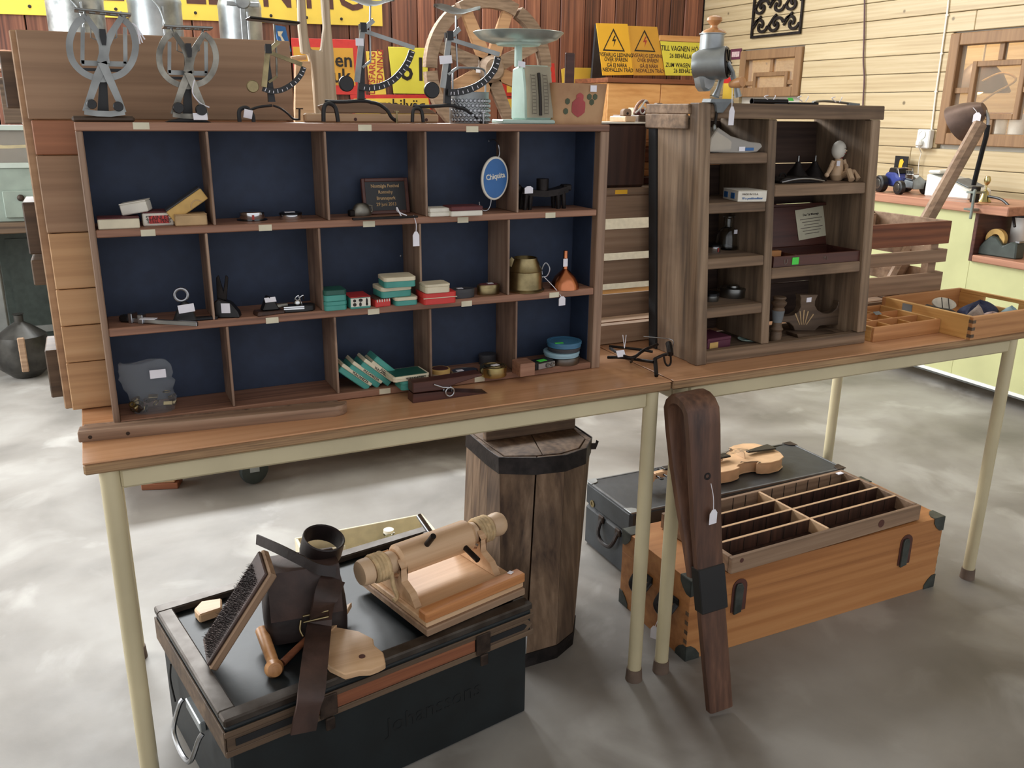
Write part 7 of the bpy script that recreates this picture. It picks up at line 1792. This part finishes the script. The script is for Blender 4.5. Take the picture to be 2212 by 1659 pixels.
# toy hot rod
p = px_(1945,414,XC+.12); k_ = .0021
t = thing('toy_car','blue toy hot rod with chrome engine and wide black tyres','toy car',M=at(p.x,p.y-.01,ZCt)@rotz(-102))
for x,r_,w_ in ((-.075,.042,.042),(.075,.034,.03)):
    for s in (-1,1):
        w = B().lathe([(0,-w_/2),(r_*.8,-w_/2),(r_,-w_*.35),(r_,w_*.35),(r_*.8,w_/2),(0,w_/2)],at(x,s*(.075),r_)@rot('X',90),24).obj('wheel','black',t)
        B().lathe([(0,-.001),(r_*.62,-.001),(r_*.55,.002),(0,.004)],at(x,s*(.075+w_/2),r_)@rot('X',-90*s),20).obj('hub_cap','nickel',w)
B().prism([(-.10,.03),(.02,.03),(.03,.075),(.0,.082),(-.02,.10),(-.09,.10),(-.11,.07)],.085,at(0,.0425,0)@FXZ,bev=.008).obj('cab','toyblue',t)
B().prism([(-.085,.095),(-.01,.095),(-.02,.122),(-.075,.122)],.07,at(0,.035,0)@FXZ,bev=.004).obj('roof','black',t)
B().prism([(.02,.03),(.11,.03),(.115,.06),(.03,.07)],.04,at(0,.02,0)@FXZ,bev=.004).obj('engine_block','greyblue',t)
B().prism([(-.03,.028),(.03,.028),(.034,.07),(.0,.092),(-.034,.07)],.008,at(.113,0,0)@Matrix(((0,0,1,0),(1,0,0,0),(0,1,0,0),(0,0,0,1))),bev=.002).obj('grille','nickel',t)
B().bx(.03,.09,-.02,.02,.072,.10,bev=.004).obj('blower','chrome',t)
for i in range(4): B().cyl((.04+i*.014,-.015,.10),(.04+i*.014,-.02,.115),.005,n=8).obj('intake','nickel',t)
B().tube([(.02,-.04,.08),(0,-.042,.12),(-.01,.0,.125),(0,.042,.12),(.02,.04,.08)],.003,6).obj('windscreen_frame','chrome',t)
p = wy(1947,357,XP-.05); t = thing('framed_picture','small black picture with a yellow figure on the counter back','picture',(XP-.05,p.y,p.z-.045)); B().bx(-.045,.045,-.06,.05,0,.006,at(XP-.05,p.y,p.z)@FYZ,bev=.001).obj('backing','black',t,W=True); B().prism([(-.012,-.045),(.014,-.045),(.012,.0),(.02,.02),(.008,.035),(-.008,.03),(-.012,.0)],.001,at(XP-.0565,p.y,p.z)@FYZ).obj('yellow_figure','orange',t,W=True); B().bx(-.006,.006,-.12,-.06,-.002,.004,at(XP-.05,p.y,p.z)@FYZ).obj('stand','black',t,W=True)
p = px_(2052,424,XC+.2); t = thing('cash_register','white plastic till with sloping keypad behind the leaning beam','till',M=at(p.x,p.y-.04,ZCt)@rotz(-78))
B().prism([(-.11,0),(.11,0),(.11,.04),(.02,.075),(-.11,.11)],.22,at(0,.11,0)@FXZ,bev=.008).obj('housing','whiteplastic',t)
B().bx(-.11,-.05,-.10,.10,.1105,.125,bev=.006).obj('printer_lid','whiteplastic',t); B().bx(-.02,.07,-.08,.08,0,.004,at(.02,0,.078)@rot('Y',21),bev=.002).obj('keypad','greyblue',t)
p = px_(2126,431,XC+.1); t = thing('brass_bell','small gold hand bell with figure handle on the counter','bell',(p.x,p.y,ZCt))
B().lathe([(.030,0),(.031,.003),(.020,.02),(.014,.045),(.006,.055),(0,.056)],None,24).obj('bell_cup','gold',t); B().lathe([(0,.056),(.004,.056),(.004,.075),(.012,.085),(.015,.10),(.010,.115),(0,.118)],None,16).obj('handle','gold',t)
# clamp lamp
pb = px_(2106,440,XC-.03)
t = thing('clamp_lamp','brown shaded work lamp on a black arm clamped to the counter edge','lamp',(pb.x,pb.y,ZCt))
def LP(x,y,X=XC-.04): return px_(x,y,X)
B().tube(smooth_pts([LP(2103,400),LP(2113,360),LP(2122,325),LP(2130,295),LP(2134,270)],5),.0105,10).obj('arm','blackmetal',t,W=True)
B().tube(smooth_pts([LP(2134,272),LP(2134,252),LP(2128,240),LP(2117,238)],5),.007,10).obj('gooseneck','steel',t,W=True)
hd = LP(2118,238,XC-.05); ax = (LP(2072,252,XC-.05)-hd).normalized(); ax = (ax+V((-.25,0,-.35))).normalized()
Ml = Matrix.Translation(hd-ax*.0)@ax.to_track_quat('Z','Y').to_matrix().to_4x4()
B().lathe([(.0,-.02),(.025,-.018),(.04,.0),(.052,.02),(.068,.055),(.082,.10),(.085,.115),(.08,.115),(.064,.057),(.048,.022),(.03,.002),(0,-.01)],Ml,32).obj('lamp_shade','lampbrown',t,W=True)
c = LP(2105,430,XC-.03)
B().box((c.x,c.y,c.z+.02),(.03,.03,.07),bev=.004).obj('clamp_body','iron',t,W=True)
for z in (.03,-.045): B().box((c.x-.0,c.y,c.z+z),(.06,.05,.01),bev=.002).obj('clamp_jaw','clampmetal',t,W=True)
B().box((c.x-.032,c.y-.02,c.z-.02),(.012,.012,.13),bev=.003).obj('clamp_bar','clampmetal',t,W=True)
B().tube([LP(2094,415),LP(2112,412)],.006,8).obj('wing_screw','iron',t,W=True)
price_tag(t,tuple(LP(2112,243,XC-.12)),.03,.04,string_to=tuple(hd+V((-.05,0,.01))),yaw=-60)
# tape dispenser, spray can and paper on the low desk
ZD = .645
p = px_(2160,528,XC+.06); t = thing('tape_dispenser','dark green desk tape dispenser with a roll of tape','tape dispenser',M=at(p.x,p.y,ZD)@rotz(-86))
B().prism([(-.10,0),(.10,0),(.095,.07),(.07,.075),(.03,.05),(.0,.085),(-.03,.09),(-.06,.06),(-.095,.01)],.065,at(0,.0325,0)@FXZ,bev=.006).obj('base','tapegreen',t)
B().lathe([(.022,-.012),(.045,-.012),(.045,.012),(.022,.012)],at(-.02,0,.075)@rot('X',90),24,closed=True).obj('tape_roll','ochre',t); B().bx(.08,.098,-.02,.02,.0705,.078).obj('cutter','steel',t)
p = px_(2196,518,XC+.2); t = thing('spray_can','tall white spray can with black ring on the low desk','spray can',(p.x,p.y,ZD))
B().lathe([(0,0),(.03,0),(.032,.004),(.032,.165),(.031,.17),(0,.17)],None,24).obj('can','whiteplastic',t); B().lathe([(.0322,.165),(.0335,.167),(.0335,.177),(.03,.179)],None,24).obj('ring','black',t); B().lathe([(0,.1702),(.030,.1795),(.026,.195),(.012,.207),(.012,.22),(.006,.222),(0,.222)],None,20).obj('nozzle','steel',t)
p = px_(2170,500,XC+.33); t = thing('orange_paddle','round orange paddle propped behind the spray can','paddle',(p.x,p.y,ZD)); B().prism(arc(0,.11,.07,-60,240,16,ry=.09)+[(-.02,0),(.02,0)],.006,at(p.x,p.y,ZD)@FYZ,bev=.001).obj('disc','paperorange',t,W=True); B().bx(-.025,.025,-.01,.05,0,.012,at(p.x,p.y,ZD)@FYZ@at(0,0,-.03)@rot('X',0)).obj('stand','paperorange',t,W=True)
t = thing('desk_cable','black cable drooping from the counter onto the low desk','cable',tuple(px_(2190,480,XC+.05))); B().tube(smooth_pts([px_(2135,424,XC+.1),px_(2165,432,XC+.1),px_(2185,455,XC+.08),px_(2192,490,XC+.05)],6),.006,8).obj('cable','black',t,W=True)
# ceiling lamp housing above the counter side of the hall
t = thing('ceiling_lamp','long white ceiling lamp over the counter side of the hall','ceiling lamp',(3.0,1.7,3.21))
B().bx(2.15,3.85,1.42,1.98,3.215,3.27,bev=.006).obj('housing','whiteplastic',t,W=True)
for x in (2.4,3.6): B().cyl((x,1.7,3.27),(x,1.7,3.62),.006,n=8).obj('suspension_rod','steel',t,W=True)
